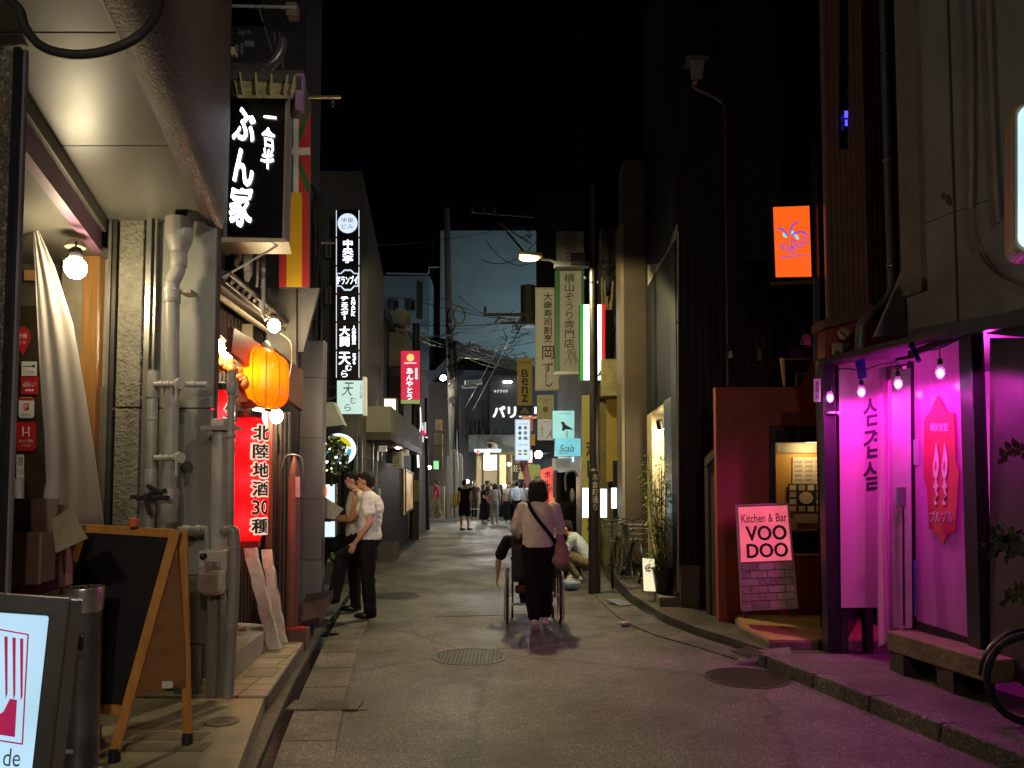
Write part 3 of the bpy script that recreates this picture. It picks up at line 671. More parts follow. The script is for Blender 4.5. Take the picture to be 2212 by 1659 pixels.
# ---------------------------------------------------------------- cardboard boxes
card = mat('cardboard',(.20,.13,.09),rough=.75,bump=.1,var=.2); cardp = mat('pink printed cardboard',(.34,.17,.16),rough=.7,var=.3)
cb = thing('cardboard_box','dark open cardboard box with raised flaps on top of the pile','cardboard box',at(60,1260,3.5),'cardboard boxes by the shop door')
x0,x1 = at(-20,1100,3.45).x,at(92,1100,3.45).x; z0,z1 = at(60,1262,3.45).z,at(60,1150,3.45).z
b = B(); q = Q((x0,3.45,z1),(x1,3.45,z1),(x1,3.45,z0),(x0,3.45,z0)); b.slab(q,-.006,0)
b.box(x0,3.456,z0,x0+.006,3.55,z1); b.box(x1-.006,3.456,z0,x1,3.55,z1); b.box(x0,3.55,z0,x1,3.556,z1); b.box(x0,3.456,z0,x1,3.55,z0+.006)
b.build('carton',card,cb)
B().hexa([(x0,3.556,z1),(x1-.01,3.556,z1),(x1-.01,3.562,z1),(x0,3.562,z1)],[(x0,3.54,z1+.15),(x1+.03,3.52,z1+.15),(x1+.03,3.526,z1+.15),(x0,3.546,z1+.15)]).build('flap',card,cb)
B().slab(Q(at(112,1122,3.5),at(150,1097,3.45),at(188,1163,3.4),at(120,1195,3.45)),-.005,0).build('flap',mat('cardboard inside',(.33,.27,.17),rough=.7),cb)
B().slab(Q(at(124,1090,3.8),at(145,1090,3.8),at(145,1135,3.8),at(120,1135,3.8)),-.005,0).build('flap',card,cb)
cb = thing('cardboard_box','pink printed cardboard box under the open one, beside the chalkboard','cardboard box',at(100,1290,3.35),'cardboard boxes by the shop door')
q = Q(at(40,1172,3.55),at(160,1160,3.75),at(158,1262,3.75),at(40,1300,3.55)); B().slab(q,-.2,0).build('carton',cardp,cb,bevel=.006)
lettering(cb,q,[('生ビール',(.35,.1,.65,.26)),('北村',(.6,.2,.75,.5)),('上',(.35,.6,.5,.8))],mat('box print',(.25,.05,.06),rough=.6),lift=.003)
x0,x1 = at(-60,1300,3.3).x,at(20,1300,3.3).x
cb = thing('cardboard_box','brown cardboard box lowest of the pile, behind the light box','cardboard box',(x0,3.3,.12),'cardboard boxes by the shop door')
B().box(x0-.1,3.42,.12,x1,3.7,at(60,1290,3.6).z-.002).build('carton',card,cb,bevel=.006)

# ---------------------------------------------------------------- glowing light box sign bottom left
lb = thing('sign_light_box','white glowing light box sign with red emblem on the pavement at lower left','sign',at(0,1659,2.0),'standing lit signs')
TL,TR = at(-190,1268,2.0),at(156,1292,2.07); BR,BL = at(46,2240,1.92),at(-260,2240,1.86)
q = Q(TL,TR,BR,BL); fr = mat('sign frame graphite',(.07,.07,.065),rough=.3,metal=.4)
B().ring(q,.05,-.09,.012).build('frame',fr,lb,bevel=.006)
B().slab(q.sub(.02,.02,.98,.98),-.088,-.07).build('back_plate',fr,lb)
fq = q.sub(.03,.03,.97,.97,.002)
B().slab(fq,-.06,0).build('face',emi('white blue lit acrylic',(.50,.78,1),.82,.12,3),lb)
# emblem: framed square with standing bars and a bowl, and a name line
def pxr(u,v,yy=1.97):  # fraction on face for a pixel
    r = ray(u,v); t_ = (fq.tl-CAM).dot(fq.n)/r.dot(fq.n); p = CAM+r*t_
    a = (p-fq.tl).dot((fq.tr-fq.tl))/(fq.tr-fq.tl).length_squared; c = (p-fq.tl).dot((fq.bl-fq.tl))/(fq.bl-fq.tl).length_squared; return a,c
wine = mat('sign wine red',(.28,.01,.06),rough=.4,emit=((.35,.01,.07),.5)); gry = mat('sign letter grey',(.15,.15,.16),rough=.4)
def pquad(pts): return [pxr(u,v) for u,v in pts]
B().poly(fq,pquad([(-90,1330),(64,1336),(64,1339),(-90,1333)]),.002,.004).build('emblem_border',wine,lb)
B().poly(fq,pquad([(61,1339),(64,1339),(30,1574),(27,1574)]),.002,.004).build('emblem_border',wine,lb)
B().poly(fq,pquad([(-90,1571),(28,1571),(28,1574),(-90,1574)]),.002,.004).build('emblem_border',wine,lb)
for u in (-30,-8,12,30,47):
    B().poly(fq,pquad([(u-3,1348),(u+4,1348),(u-9,1470),(u-14,1480)]),.002,.004).build('emblem_bar',wine,lb)
B().poly(fq,pquad([(-80,1530),(-40,1528),(-10,1510),(8,1480),(24,1480),(12,1560),(-80,1560)]),.002,.004).build('emblem_bowl',wine,lb)
lettering(lb,fq,[('Vivace de',(*pxr(-150,1600),*pxr(18,1622))),('TRATTORIO',(*pxr(-150,1645),*pxr(12,1668)))],gry,lift=.004)

# ---------------------------------------------------------------- steel ashtray stand
p = gr(168,1640,.12); steel = mat('brushed steel dark',(.22,.22,.23),rough=.3,metal=.8)
p = Vector((at(178,1450,3.75).x,3.75,.12)); h = at(180,1268,3.75).z-.12
ash = thing('ashtray_stand','tall dark steel ashtray stand beside the chalkboard','ashtray',p)
B().lathe([(.12,0),(.12,.015),(.09,.03),(.082,.05),(.082,h-.12),(.083,h-.118)],p,28).build('column',steel,ash,smooth=True)
B().lathe([(.083,h-.115),(.086,h-.1),(.092,h-.01),(.09,h),(.07,h-.004),(.01,h-.004)],p,28).build('bowl',mat('polished steel',(.85,.83,.85),rough=.22,metal=.9),ash,smooth=True)
b = B()
for k in range(8):
    a = k*math.pi/4; b.obox(p+Vector((.045*math.cos(a),.045*math.sin(a),h)),.03,.012,.004,a)
b.build('grille',blk,ash)
B().obox(p+Vector((0,-.083,h-.25)),.09,.012,.07).build('door',mat('dark opening',(.01,.01,.01),rough=.3),ash,bevel=.01)
b = B(); b.tube([p+Vector((-.05+.1*i/10,-.092,h-.30-.018*math.sin(math.pi*i/10))) for i in range(11)],.005,8); b.build('brass_trim',mat('brass',(.7,.5,.2),rough=.25,metal=.9),ash,smooth=True)
B().obox(p+Vector((-.01,-.084,.14)),.05,.004,.02).build('label_plate',mat('label grey',(.4,.4,.38),rough=.4),ash)

# ---------------------------------------------------------------- chalkboard
cbd = thing('chalkboard_stand','empty wooden A-frame chalkboard with orange frame on the apron','chalkboard',gr(300,1620,.12))
wood = mat('orange varnished wood',(.55,.25,.06),rough=.35,stretch=(6,6,1),var=.3,bump=.05)
LT,RT = at(172,1133,4.05),at(368,1150,4.4); Lb,Rb = gr(240,1632,.12),gr(240,1632,.12)
# front leaf: top-left, top-right, bottom-right foot, bottom-left foot
FLT,FRT = at(180,1134,4.14),at(378,1146,4.0)
FRB = gr(245,1638,.14); FLB = FRB+(FLT-FRT)*1.02+Vector((0,0,0)); FLB.z = .14
q = Q(FLT,FRT,FRB,FLB)
# the board is wide: right post leans down-left as in the photograph
cb_w = .045
def bar(a,c,w,m,name,par,t=.022):
    d_ = (c-a).normalized(); s_ = d_.cross(Vector((0,1,0))).normalized()*w/2; f_ = Vector((0,t,0))
    return B().hexa([a-s_,a+s_,a+s_+f_,a-s_+f_],[c-s_,c+s_,c+s_+f_,c-s_+f_]).build(name,m,par,bevel=.004)
bar(FRT,FRB+Vector((0,0,.03)),.05,wood,'leg',cbd); bar(FLT,FLB+Vector((0,0,.03)),.05,wood,'leg',cbd)
bt = .80
bar(q.p(0,.015),q.p(1,.015),.045,wood,'rail',cbd,.024)
bar(q.p(.0,bt),q.p(1,bt),.05,wood,'rail',cbd,.024)
B().slab(q.sub(.02,.03,.98,bt-.02,-.012),-.008,0).build('writing_board',mat('blackboard',(.012,.012,.013),rough=.5,var=.5,col2=(.02,.02,.02),dscale=3),cbd)
# rear leaf
RRB = gr(403,1603,.14); RLB = RRB+(FLB-FRB); RLB.z = .14; off = Vector((.015,.05,0))
bar(FRT+off,RRB+Vector((0,0,.03)),.045,wood,'leg',cbd); bar(FLT+off,RLB+Vector((0,0,.03)),.045,wood,'leg',cbd)
q3 = Q(FLT+off,FRT+off,RRB,RLB); B().slab(q3.sub(.02,.03,.98,.72),-.006,0).build('rear_board',mat('brown backing',(.20,.10,.03),rough=.5,var=.3),cbd)
# side web between the two leaves (triangular plywood)
A_ = FRT.lerp(FRB,.03); B_ = FRT.lerp(FRB,.74); C_ = (FRT+off).lerp(RRB,.74)
vs = [A_,B_,C_,A_+Vector((.012,.0,0)),B_+Vector((.012,0,0)),C_+Vector((.012,0,0))]
B().add([v+Vector((-.0,.012,0)) for v in vs],[(0,1,2),(3,5,4),(0,3,4,1),(1,4,5,2),(2,5,3,0)]).build('side_panel',mat('plywood side',(.26,.13,.045),rough=.45,stretch=(1,1,3),var=.3),cbd)
for f in (FRB,FLB,RRB,RLB): B().cyl(f+Vector((0,.01,-.02)),f+Vector((0,.01,.045)),.03,.026,12).build('rubber_foot',mat('rubber',(.01,.01,.01),rough=.6),cbd)
c = A_.lerp(C_,.86).lerp(B_,.25)+Vector((-.004,-.01,0)); c = at(362,1479,c.y-.06)
B().obox(c,.055,.004,.035).build('paper_tag',wht,cbd)
c = FLT.lerp(FRT,.58)+Vector((0,-.02,.03)); B().obox(c,.045,.05,.05,.2).build('orange_clip',mat('clip orange',(.6,.12,.03),rough=.4),cbd,bevel=.01)
# ---------------------------------------------------------------- left: tavern with sign, lanterns and eave
dkwood = mat('dark stained wood',(.035,.02,.015),rough=.55,stretch=(10,10,.6),var=.5,bump=.1)
redwood = mat('red brown wood',(.16,.045,.03),rough=.5,var=.4,stretch=(8,8,.6))
tv = thing('tavern_building','tavern with dark slatted front, tiled eave and upper floor behind the near shop','building',(-2.8,6.5,0))
B().box(-7,5.75,.12,-2.62,5.8,3.2).build('side_wall',dkwood,tv)
B().corr((-2.62,5.8),(-2.62,8.05),.13,3.1,.09,.03,.1).build('slat_front',dkwood,tv)
B().prism([(-7,5.5),(-2.75,5.5),(-3.1,8.2),(-7,8.2)],3.35,7.5).build('upper_floor',mat('upper wall grey',(.05,.05,.045),rough=.7,var=.3),tv)
# eave: tiled canopy seen from below, edge running along the street
e0,e1 = at(474,612,5.72),at(640,745,7.7)
r0,r1 = Vector((-2.9,e0.y,e0.z+.42)),Vector((-2.9,e1.y,e1.z+.42))
u0_ = Vector((e0.x,e0.y,e0.z)); u1_ = Vector((e1.x,e1.y,e1.z))
B().hexa([u0_,u1_,r1,r0],[p+Vector((0,0,.05)) for p in (u0_,u1_,r1,r0)]).build('eave_board',dkwood,tv)
b = B(); n = 16
for i in range(n):
    t = (i+.5)/n; a = u0_.lerp(u1_,t); c = r0.lerp(r1,t); b.tube([a+Vector((.03,0,.07)),c+Vector((0,0,.07))],.035,8)
b.build('roof_tiles',mat('grey kawara tile',(.09,.09,.095),rough=.35),tv,smooth=True)
b = B()
for i in range(n+12):
    t = (i+.5)/(n+12); a = u0_.lerp(u1_,t); c = r0.lerp(r1,t); dz = Vector((0,0,-.035)); a = a+dz+Vector((-.04,0,0)); c = c+dz
    b.tube([a,c],.007,4)
b.build('rafters',mat('pale rafters',(.25,.21,.15),rough=.6),tv)
for k,(dz,r,m) in enumerate(((.01,.009,mat('copper gutter',(.10,.045,.025),rough=.6)),(.085,.02,dkwood))):
    B().tube([u0_+Vector((.05+.02*k,0,dz)),u1_+Vector((.05+.02*k,0,dz))],r,8).build('gutter',m,tv,smooth=True)
# wooden fascia board hanging under the eave with warm underside
f0,f1 = at(500,730,6.0),at(655,885,7.9)
fq = Q(at(505,708,5.95),at(655,800,7.9),at(655,888,7.9),at(500,760,5.95))
B().slab(fq,-.05,0).build('fascia_board',redwood,tv)
# interior glow panel (cream wall just inside) and doorway
B().slab(qx(455,700,545,880,7.4),-.03,0).build('entrance_wall',mat('cream entrance wall',(.34,.30,.2),rough=.7),tv)
B().slab(Q(at(455,700,6.2),at(540,790,7.3),at(520,800,7.3),at(440,745,6.2)),-.03,0).build('eave_soffit',mat('soffit cream',(.42,.34,.2),rough=.6),tv)
B().box(-3.6,5.85,.13,-2.5,7.2,.2).build('entrance_floor',mat('grey floor',(.12,.12,.11)),tv)
# red-brown uprights of the doorway
for u,y,m in ((578,7.05,redwood),(606,7.3,dkwood),(616,7.42,dkwood),(588,7.15,dkwood),(598,7.2,dkwood)):
    c = at(u,1200,y); B().box(c.x-.02,y,.13,c.x+.025,y+.05,at(u,890,y).z).build('upright',m,tv)
# white metal brace and conduits above the eave
B().cyl(at(480,600,5.7),at(600,530,5.9),.008,.008,8).build('stay_rod',mat('white rod',(.5,.47,.36),rough=.4),tv)
B().cyl(at(559,525,6.3),at(555,620,6.3),.012,.012,8).build('conduit',mat('white rod',(.5,.47,.36)),tv)
B().tube([at(569,520,6.4),at(568,680,6.4),at(575,690,6.4)],.02,8).build('conduit',mat('rusty white rod',(.4,.38,.28),rough=.5),tv)

# ---- big black sign box with lit brush writing
sg = thing('blade_sign','tall black sign box with glowing white brush writing under a small roof','sign',at(560,510,5.9))
q = Q(at(497,205,5.9),at(617,208,5.9),at(610,512,5.9),at(488,508,5.9))
B().slab(q,-.03,0).build('face',mat('sign black face',(.006,.006,.006),rough=.25),sg)
B().slab(q,-.2,-.032).build('box',mat('sign mauve side',(.26,.17,.28),rough=.45),sg,bevel=.004)
B().ring(q.sub(-.03,-.0,1.05,1.035),.018,-.05,.02).build('frame',mat('sign frame grey',(.22,.2,.17),rough=.4),sg)
B().slab(Q(at(466,512,5.75),at(613,515,5.85),at(624,523,5.85),at(470,523,5.75)),-.25,0).build('base_trim',mat('sign trim cream',(.45,.38,.22),rough=.45),sg)
lit = emi('white lit letters',(.93,.95,1),3.0)
lettering(sg,q,[('ぶん家',(.06,.08,.47,.93),dict(vert=True,bold=.05,brush=.11)),('一合半',(.60,.08,.84,.52),dict(vert=True,bold=.04,brush=.11))],lit,lift=.012)
rf = B();
t0,t1,t2,t3 = at(500,172,5.8),at(655,152,5.8),at(640,206,5.75),at(505,206,5.75)
mossy = mat('mossy yellow board',(.42,.36,.16),rough=.8,bump=.5,scale=40,col2=(.16,.14,.06),dscale=9)
qr = Q(at(505,168,5.95),at(640,176,5.95),at(632,207,5.72),at(512,206,5.72))
B().slab(qr,-.02,0).build('canopy_board',mossy,sg)
b = B()
for a in (.1,.35,.6,.85,.97): b.slab(qr.sub(a,-.12,a+.03,1.0),0,.035)
b.build('canopy_ribs',mat('cream ribs',(.45,.38,.2),rough=.6),sg)
B().slab(Q(at(495,150,6.0),at(656,152,6.0),at(648,177,5.9),at(498,168,5.9)),-.3,0).build('canopy_roof',mat('canopy roof dark',(.07,.065,.055),rough=.6),sg)
B().slab(Q(at(638,160,5.95),at(655,158,5.95),at(652,238,5.95),at(638,236,5.95)),-.06,0).build('canopy_side',mat('sign mauve side',(.26,.17,.28)),sg)
# flag pole above flags
B().cyl(at(650,210,7.0),at(737,210,7.0),.018,.018,10).build('flag_pole',mat('pole tarnished',(.25,.2,.12),rough=.35,metal=.7),label='horizontal metal flag pole poking out above the striped flag board',cat='pole')
B().tube(smoothpath([at(719,214,7.0),at(722,225,7.0),at(719,232,7.0),at(716,225,7.0),at(719,216,7.0)],4),.004,6).build('snap_hook',alu,label='small metal hook hanging from the flag pole end',cat='hook')
# ---- flags board
fb = thing('flag_board','upright board painted with two national style flags, red green white over red yellow','flag board',at(636,620,7.0))
q = qx(603,215,668,620,7.0)
frd = mat('flag red',(.45,.03,.03),rough=.5,var=.1); fye = mat('flag yellow',(.62,.36,.01),rough=.5,var=.1); fgr = mat('flag green',(.02,.13,.02),rough=.5); fwh = mat('flag white',(.6,.57,.45),rough=.5)
H = q.sub(0,0,1.05,.5); S = q.sub(0,.5,1,1)
B().slab(q,-.05,0).build('board',mat('flag board edge',(.1,.1,.1)),fb)
B().slab(H,0,.002).build('upper_field',frd,fb)
B().slab(S,0,.002).build('lower_field',frd,fb)
B().slab(q.sub(.25,.5,.76,1),.002,.004).build('yellow_band',fye,fb)
B().slab(q.sub(.48,.04,.65,.5),.004,.006).build('white_band',fwh,fb); B().slab(q.sub(.0,.26,1.04,.3),.0045,.0062).build('white_band',fwh,fb)
B().poly(q,[(.90,.0),(1.04,.0),(1.04,.06),(.66,.25),(.66,.17)],.002,.0035).build('green_band',fgr,fb)
B().poly(q,[(.66,.31),(.66,.38),(.92,.5),(1.04,.5),(1.04,.455)],.002,.0035).build('green_band',fgr,fb)
B().slab(q.sub(.25,.0,.48,.5),.002,.003).build('green_band',fgr,fb)
# concrete bracket beneath
cbk = thing('concrete_bracket','grey tapered concrete bracket below the flag board','bracket',at(600,700,7.2))
B().slab(Q(at(576,622,7.15),at(640,622,7.15),at(640,790,7.15),at(576,740,7.15)),-.08,0).build('block',mat('bracket olive grey',(.09,.085,.065),rough=.7,var=.3),cbk)
B().slab(Q(at(640,622,7.2),at(690,622,7.2),at(655,760,7.2),at(640,760,7.2)),-.05,0).build('wedge',mat('bracket pale',(.13,.13,.12),rough=.7),cbk)
# white stacked letter shapes hanging below the sign
ws = thing('cutout_sign','white stacked cut-out letters hanging below the black sign box','sign',at(520,530,6.2))
for k,(u0,u1,v1) in enumerate(((482,502,552),(505,522,575),(526,546,608))):
    for j in range(3):
        q = qx(u0+j*3,522,u1-2-(2-j)*3,v1-j*7,6.1+.06*j); b = B(); b.poly(q,[(0,0),(1,0),(1,.9),(.85,1),(.3,1),(.1,.93),(0,.6)],-.03,0)
        b.build('letter_edge',mat('cutout white',(.55,.5,.38),rough=.45),ws,bevel=.004)
# clutter over the sign: frame, duct, cream boxes
cl = thing('roof_frame','white metal roof frame at the top above the black sign','frame',at(560,60,6.5))
B().cyl(at(470,12,6.5),at(640,16,6.5),.014,.014,8).build('bar',mat('frame bright',(.5,.5,.48),rough=.3,metal=.6),cl)
B().slab(qx(618,4,640,32,6.5),-.1,0).build('end_box',mat('rusty box',(.12,.09,.07)),cl)
for a,c in (((590,45),(600,140)),((600,45),(612,150)),((560,20),(590,120))): B().cyl(at(*a,6.8),at(*c,6.8),.008,.008,6).build('strut',mat('strut grey',(.18,.19,.2),metal=.6,rough=.3),cl)
dct = thing('air_duct','dark curved duct with cream boxes above the black sign','duct',at(560,150,6.8))
B().tube(smoothpath([at(500,148,6.8),at(550,148,6.8),at(585,138,6.8),at(605,110,6.8),at(610,85,6.8)],5),.05,12).build('duct',mat('duct dark',(.05,.045,.045),rough=.3),dct,smooth=True)
for r in ((499,101,509,118),(499,145,522,168),(562,148,566,168)): B().slab(qx(*r,6.9),-.05,0).build('cream_box',mat('cream box',(.5,.42,.24),rough=.5),dct)
for r in ((596,92,606,122),(528,88,548,100),(516,62,519,74),(523,64,526,76),(530,66,540,70),(520,92,524,116),(508,96,514,112)): B().slab(qx(*r,6.9),-.02,0).build('metal_tab',mat('tab grey',(.3,.32,.34),rough=.3,metal=.7),dct)
B().box(-7,7.6,6.6,-2.2,7.7,7.4).build('screen_wall',mat('upper wall dark',(.02,.02,.02)),dct)

# ---- bulbs
bulb(470,746,6.15,16,'glowing bulb in the pair under the tiled eave, nearer the wall corner',r=.05,group='tavern bulbs',stem=.06)
bulb(491,764,6.5,16,'glowing bulb in the pair under the tiled eave, nearer the orange lantern',r=.05,group='tavern bulbs',stem=.06)
bulb(592,704,6.6,15,'glowing bulb above the orange lantern',r=.055,group='tavern bulbs',stem=.0)
bulb(597,899,6.85,22,'oval glowing bulb just below the orange lantern',r=.06,group='tavern bulbs',stem=.0)
bulb(558,888,6.9,1.5,'dim bulb over the top of the long red lantern',r=.05,group='tavern bulbs',stem=.0)
# ---- orange lantern
ol = thing('orange_lantern','large glowing orange lantern shaped like a ribbed gourd below the eave','lantern',at(574,880,6.5))
c = at(574,816,6.5); R,Hh = .176,.25
b = B(); seg = 48; prof = []; vs = []; rings = 22
for i in range(rings+1):
    t = i/rings; z = -Hh+2*Hh*t; pr = (1-abs(2*t-1)**4.5)**.5 if 0 < t < 1 else .25; pr = max(pr,.45)
    for j in range(seg):
        a = 2*math.pi*j/seg; rr = R*pr*(1+.045*abs(math.sin(a*5))-.02); vs.append((c.x+rr*1.06*math.cos(a),c.y+rr*math.sin(a),c.z+z+.03*math.cos(a)*-1))
fs = [(i*seg+j,i*seg+(j+1) % seg,(i+1)*seg+(j+1) % seg,(i+1)*seg+j) for i in range(rings) for j in range(seg)]
b.add(vs,fs).build('shade',shade('orange paper',(1,.12,.003),.9,.03),ol,smooth=True)
b = B()
for k in range(10):
    a = math.pi*k/5; b.tube([(c.x+R*1.035*pr_*math.cos(a),c.y+R*pr_*math.sin(a)*.98,c.z-Hh+2*Hh*t-.03*math.cos(a)) for t,pr_ in [(i/16,max(.45,(1-abs(2*i/16-1)**4.5)**.5 if 0 < i < 16 else .45)) for i in range(17)]],.0035,6)
b.build('ribs',mat('rib brown',(.2,.05,.01)),ol)
B().lathe([(.07,0),(.05,.03),(.03,.06),(.005,.08)],c+Vector((0,0,Hh-.01)),16).build('cap',mat('lantern cap',(.2,.15,.1),rough=.4),ol,smooth=True)
B().lathe([(.04,0),(.075,.01),(.07,.02),(.01,.022)],c+Vector((0,0,-Hh-.01)),16).build('base_ring',mat('lantern base',(.5,.2,.05),rough=.4),ol,smooth=True)
plamp('lantern_light',c+Vector((-.035,-.05,.02)),(1,.66,.28),8,.05,ol)
b = B(); b.tube(smoothpath([at(605,720,6.85),at(628,740,6.8),at(630,780,6.8),at(624,815,6.7),at(612,828,6.6)],5),.006,6); b.build('wire',mat('thin wire',(.3,.25,.15),rough=.4),ol)
# orange carved figure beside it, and its dark bracket
oc = thing('carved_ornament','lumpy orange carved wooden ornament left of the orange lantern','ornament',at(500,830,6.4))
b = B(); random.seed(3)
for k in range(26):
    t = k/25; p = at(468+62*t,775+45*t+8*math.sin(t*9),6.35); b.sph(p+Vector((random.uniform(-.02,.02),random.uniform(-.03,.03),random.uniform(-.03,.03))),(random.uniform(.02,.045),.03,random.uniform(.02,.05)),8,6)
b.build('carving',mat('orange carving',(.45,.17,.03),rough=.5),oc,smooth=True)
B().slab(Q(at(515,830,6.4),at(532,835,6.4),at(532,868,6.4),at(515,868,6.4)),-.08,0).build('bracket',mat('bracket rust',(.12,.04,.02)),oc)
b = B(); P = [(0,.45),(.3,.05),(.6,.0),(.85,.2),(1,.5),(.8,.85),(.4,1),(.1,.8)]; b.poly(Q(at(505,852,6.45),at(557,858,6.45),at(560,885,6.45),at(505,882,6.45)),P,-.1,0); b.build('wooden_tray',mat('tray brown',(.08,.03,.02),rough=.5),oc,bevel=.01)

# ---- long red lanterns with writing
def longlantern(name,label,u0,u1,v0,v1,y,items,squash=.55,full=True,P=8,group='long red lanterns'):
    t = thing(name,label,'lantern',at((u0+u1)/2,v1,y),group)
    a = at(u0,(v0+v1)/2,y); d_ = at(u1,(v0+v1)/2,y); cx = (a.x+d_.x)/2; R = (d_.x-a.x)/2; zt,zb_ = at(u1,v0,y).z,at(u1,v1,y).z
    seg = 40; n = 40; vs = []
    def pr(t): return (1-abs(2*t-1)**7)**.5*.97+.0 if .0 < t < 1 else .55
    for i in range(n+1):
        tt = i/n; p_ = max(.6,pr(tt)); rr = R*p_*(1-.012*(i % 2))
        for j in range(seg):
            an = 2*math.pi*j/seg; vs.append((cx+rr*math.cos(an),y+R*squash+R*squash*p_*math.sin(an),zb_+(zt-zb_)*tt))
    fs = [(i*seg+j,i*seg+(j+1) % seg,(i+1)*seg+(j+1) % seg,(i+1)*seg+j) for i in range(n) for j in range(seg)]
    B().add(vs,fs).build('shade',shade('red cloth',(.85,.012,.02),.85,.03),t,smooth=True)
    B().lathe([(R*.6,0),(R*.62,.05),(R*.3,.06),(.01,.06)],(cx,y+R*squash,zt-.01),24).build('top_ring',blk,t,smooth=True)
    B().lathe([(R*.3,-.05),(R*.6,-.04),(R*.6,.01),(.01,.01)],(cx,y+R*squash,zb_),24).build('bottom_ring',mat('ring red',(.3,.01,.01)),t,smooth=True)
    zc = (zt+zb_)/2
    for f in (.18,.5,.82): plamp('lantern_light',(cx,y+R*squash,zb_+(zt-zb_)*f),(1,.42,.35),P,.04,t)
    # wrap writing over the curved face
    class C:
        def p(s,a,b,l=0):
            an = -math.pi+math.pi*a; return Vector((cx+(R*.985+l)*math.cos(an),y+R*squash+(R*squash*.985+l)*math.sin(an),zt+(zb_-zt)*b))
    return t,C()
t,C1 = longlantern('red_lantern','long glowing red lantern with black writing edged in cream',484,574,898,1172,6.35,None,P=1.8)
b1 = B(); b2 = B()
for i,ch in enumerate(['北','陸','地','酒','30','種']):
    r = (.60,.07+.148*i,.92,.07+.148*i+.125)
    write(b1,C1,ch,r,bold=.14,lift=.006) if ch != '30' else write(b1,C1,ch,(r[0]+.02,r[1]+.01,r[2]-.02,r[3]-.01),bold=.14,lift=.006)
    q_ = (r[0]+.018,r[1]+.007,r[2]-.018,r[3]-.007)
    write(b2,C1,ch,q_,bold=.05,lift=.010)
b1.build('lettering_edge',emi('cream letter edge',(1,.82,.6),.75),t); b2.build('lettering',mat('letter black',(.01,.01,.01),rough=.6),t)
t,C2 = longlantern('red_lantern','second long red lantern mostly hidden behind the pipes',440,500,838,1150,6.0,None,P=3)
b1 = B(); b2 = B()
for i,ch in enumerate('生ビール酒場'):
    r = (.62,.1+.13*i,.98,.1+.13*i+.11); write(b1,C2,ch,r,bold=.08,lift=.006); write(b2,C2,ch,(r[0]+.02,r[1]+.008,r[2]-.02,r[3]-.008),bold=.02,lift=.01)
b1.build('lettering_edge',MATS['cream letter edge'],t); b2.build('lettering',MATS['letter black'],t)
B().slab(qx(548,888,576,960,6.95),-.03,0).build('lantern_board',mat('lantern board cream',(.5,.4,.22),rough=.5),label='narrow cream board standing behind the top of the red lantern',cat='board')
# sensor plate
q = qx(578,935,605,982,7.2); B().poly(q,[(0,1),(0,.12),(.15,0),(.85,0),(1,.12),(1,1)],-.03,0).build('wall_plate',mat('salmon plate',(.55,.26,.18),rough=.5),label='salmon rounded plate on the dark wall below the oval bulb',cat='plate',bevel=.004)
# wrapped planks leaning
foil = mat('wrinkled foil wrap',(.62,.61,.56),rough=.3,metal=.2,bump=.6,scale=14,var=.3)
for k,(a,c,w,lab) in enumerate((((534,1168),(592,1402),26,'foil-wrapped plank leaning under the red lantern, the taller one'),((573,1188),(607,1388),20,'foil-wrapped plank leaning under the red lantern, the shorter one'))):
    y0 = 6.75+.15*k; b = B(); n = 12; rows = []
    for i in range(n+1):
        t = i/n; u = a[0]+(c[0]-a[0])*t; v = a[1]+(c[1]-a[1])*t; j = 1.5*math.sin(i*2.1+k)
        p0 = at(u-w/2+j,v,y0+.35*(1-t)-.35); p1 = at(u+w/2+j,v,y0+.35*(1-t)-.35); rows.append((p0,p1))
    for i in range(n):
        p0,p1 = rows[i]; p2,p3 = rows[i+1]; o = Vector((0,.05,0)); b.hexa([p0,p1,p1+o,p0+o],[p2,p3,p3+o,p2+o])
    b.build('wrapped_plank',foil,label=lab,cat='plank',group='foil-wrapped planks by the tavern',smooth=True)
B().cyl(at(515,1358,6.5),at(532,1357,6.5),.018,.018,10).build('hose_tap',mat('tap brass',(.5,.42,.25),rough=.3,metal=.7),label='small brass tap in the dark gap by the bent pipe',cat='tap',smooth=True)
# red brown tapered post with paper note and red shoe
post = thing('wooden_post','red-brown tapered post with paper note standing at the tavern corner','post',gr(633,1370,.13))
pb = at(629,1370,6.95); B().tube([at(629,1360,6.95),at(634,1180,6.95),at(636,1030,6.95),at(637,1000,6.95),at(636,986,6.95)],[.054,.052,.05,.03,.006],14).build('shaft',mat('post red brown',(.17,.07,.05),rough=.5,var=.3,stretch=(1,1,.3)),post,smooth=True)
B().slab(qx(638,1030,648,1074,6.88),-.003,0).build('paper_note',mat('note pink',(.6,.4,.42),rough=.6),post)
q = qx(612,1360,660,1400,6.85); B().slab(q,-.16,0).build('base_block',mat('base brown',(.13,.08,.06),rough=.6),post,bevel=.004)
B().slab(Q(at(608,1358,6.85),at(662,1357,6.85),at(656,1352,7.0),at(616,1352,7.0)),-.02,0).build('red_shoe',mat('red plastic',(.4,.03,.01),rough=.4),post)
B().tube(smoothpath([at(610,1010,7.1),at(620,985,7.1),at(645,985,7.1),at(654,1000,7.1),at(655,1060,7.1)],5),.012,8).build('bent_conduit',mat('conduit dark',(.1,.1,.1),rough=.3,metal=.5),label='bent dark conduit on the granite column behind the red-brown post',cat='conduit',smooth=True)
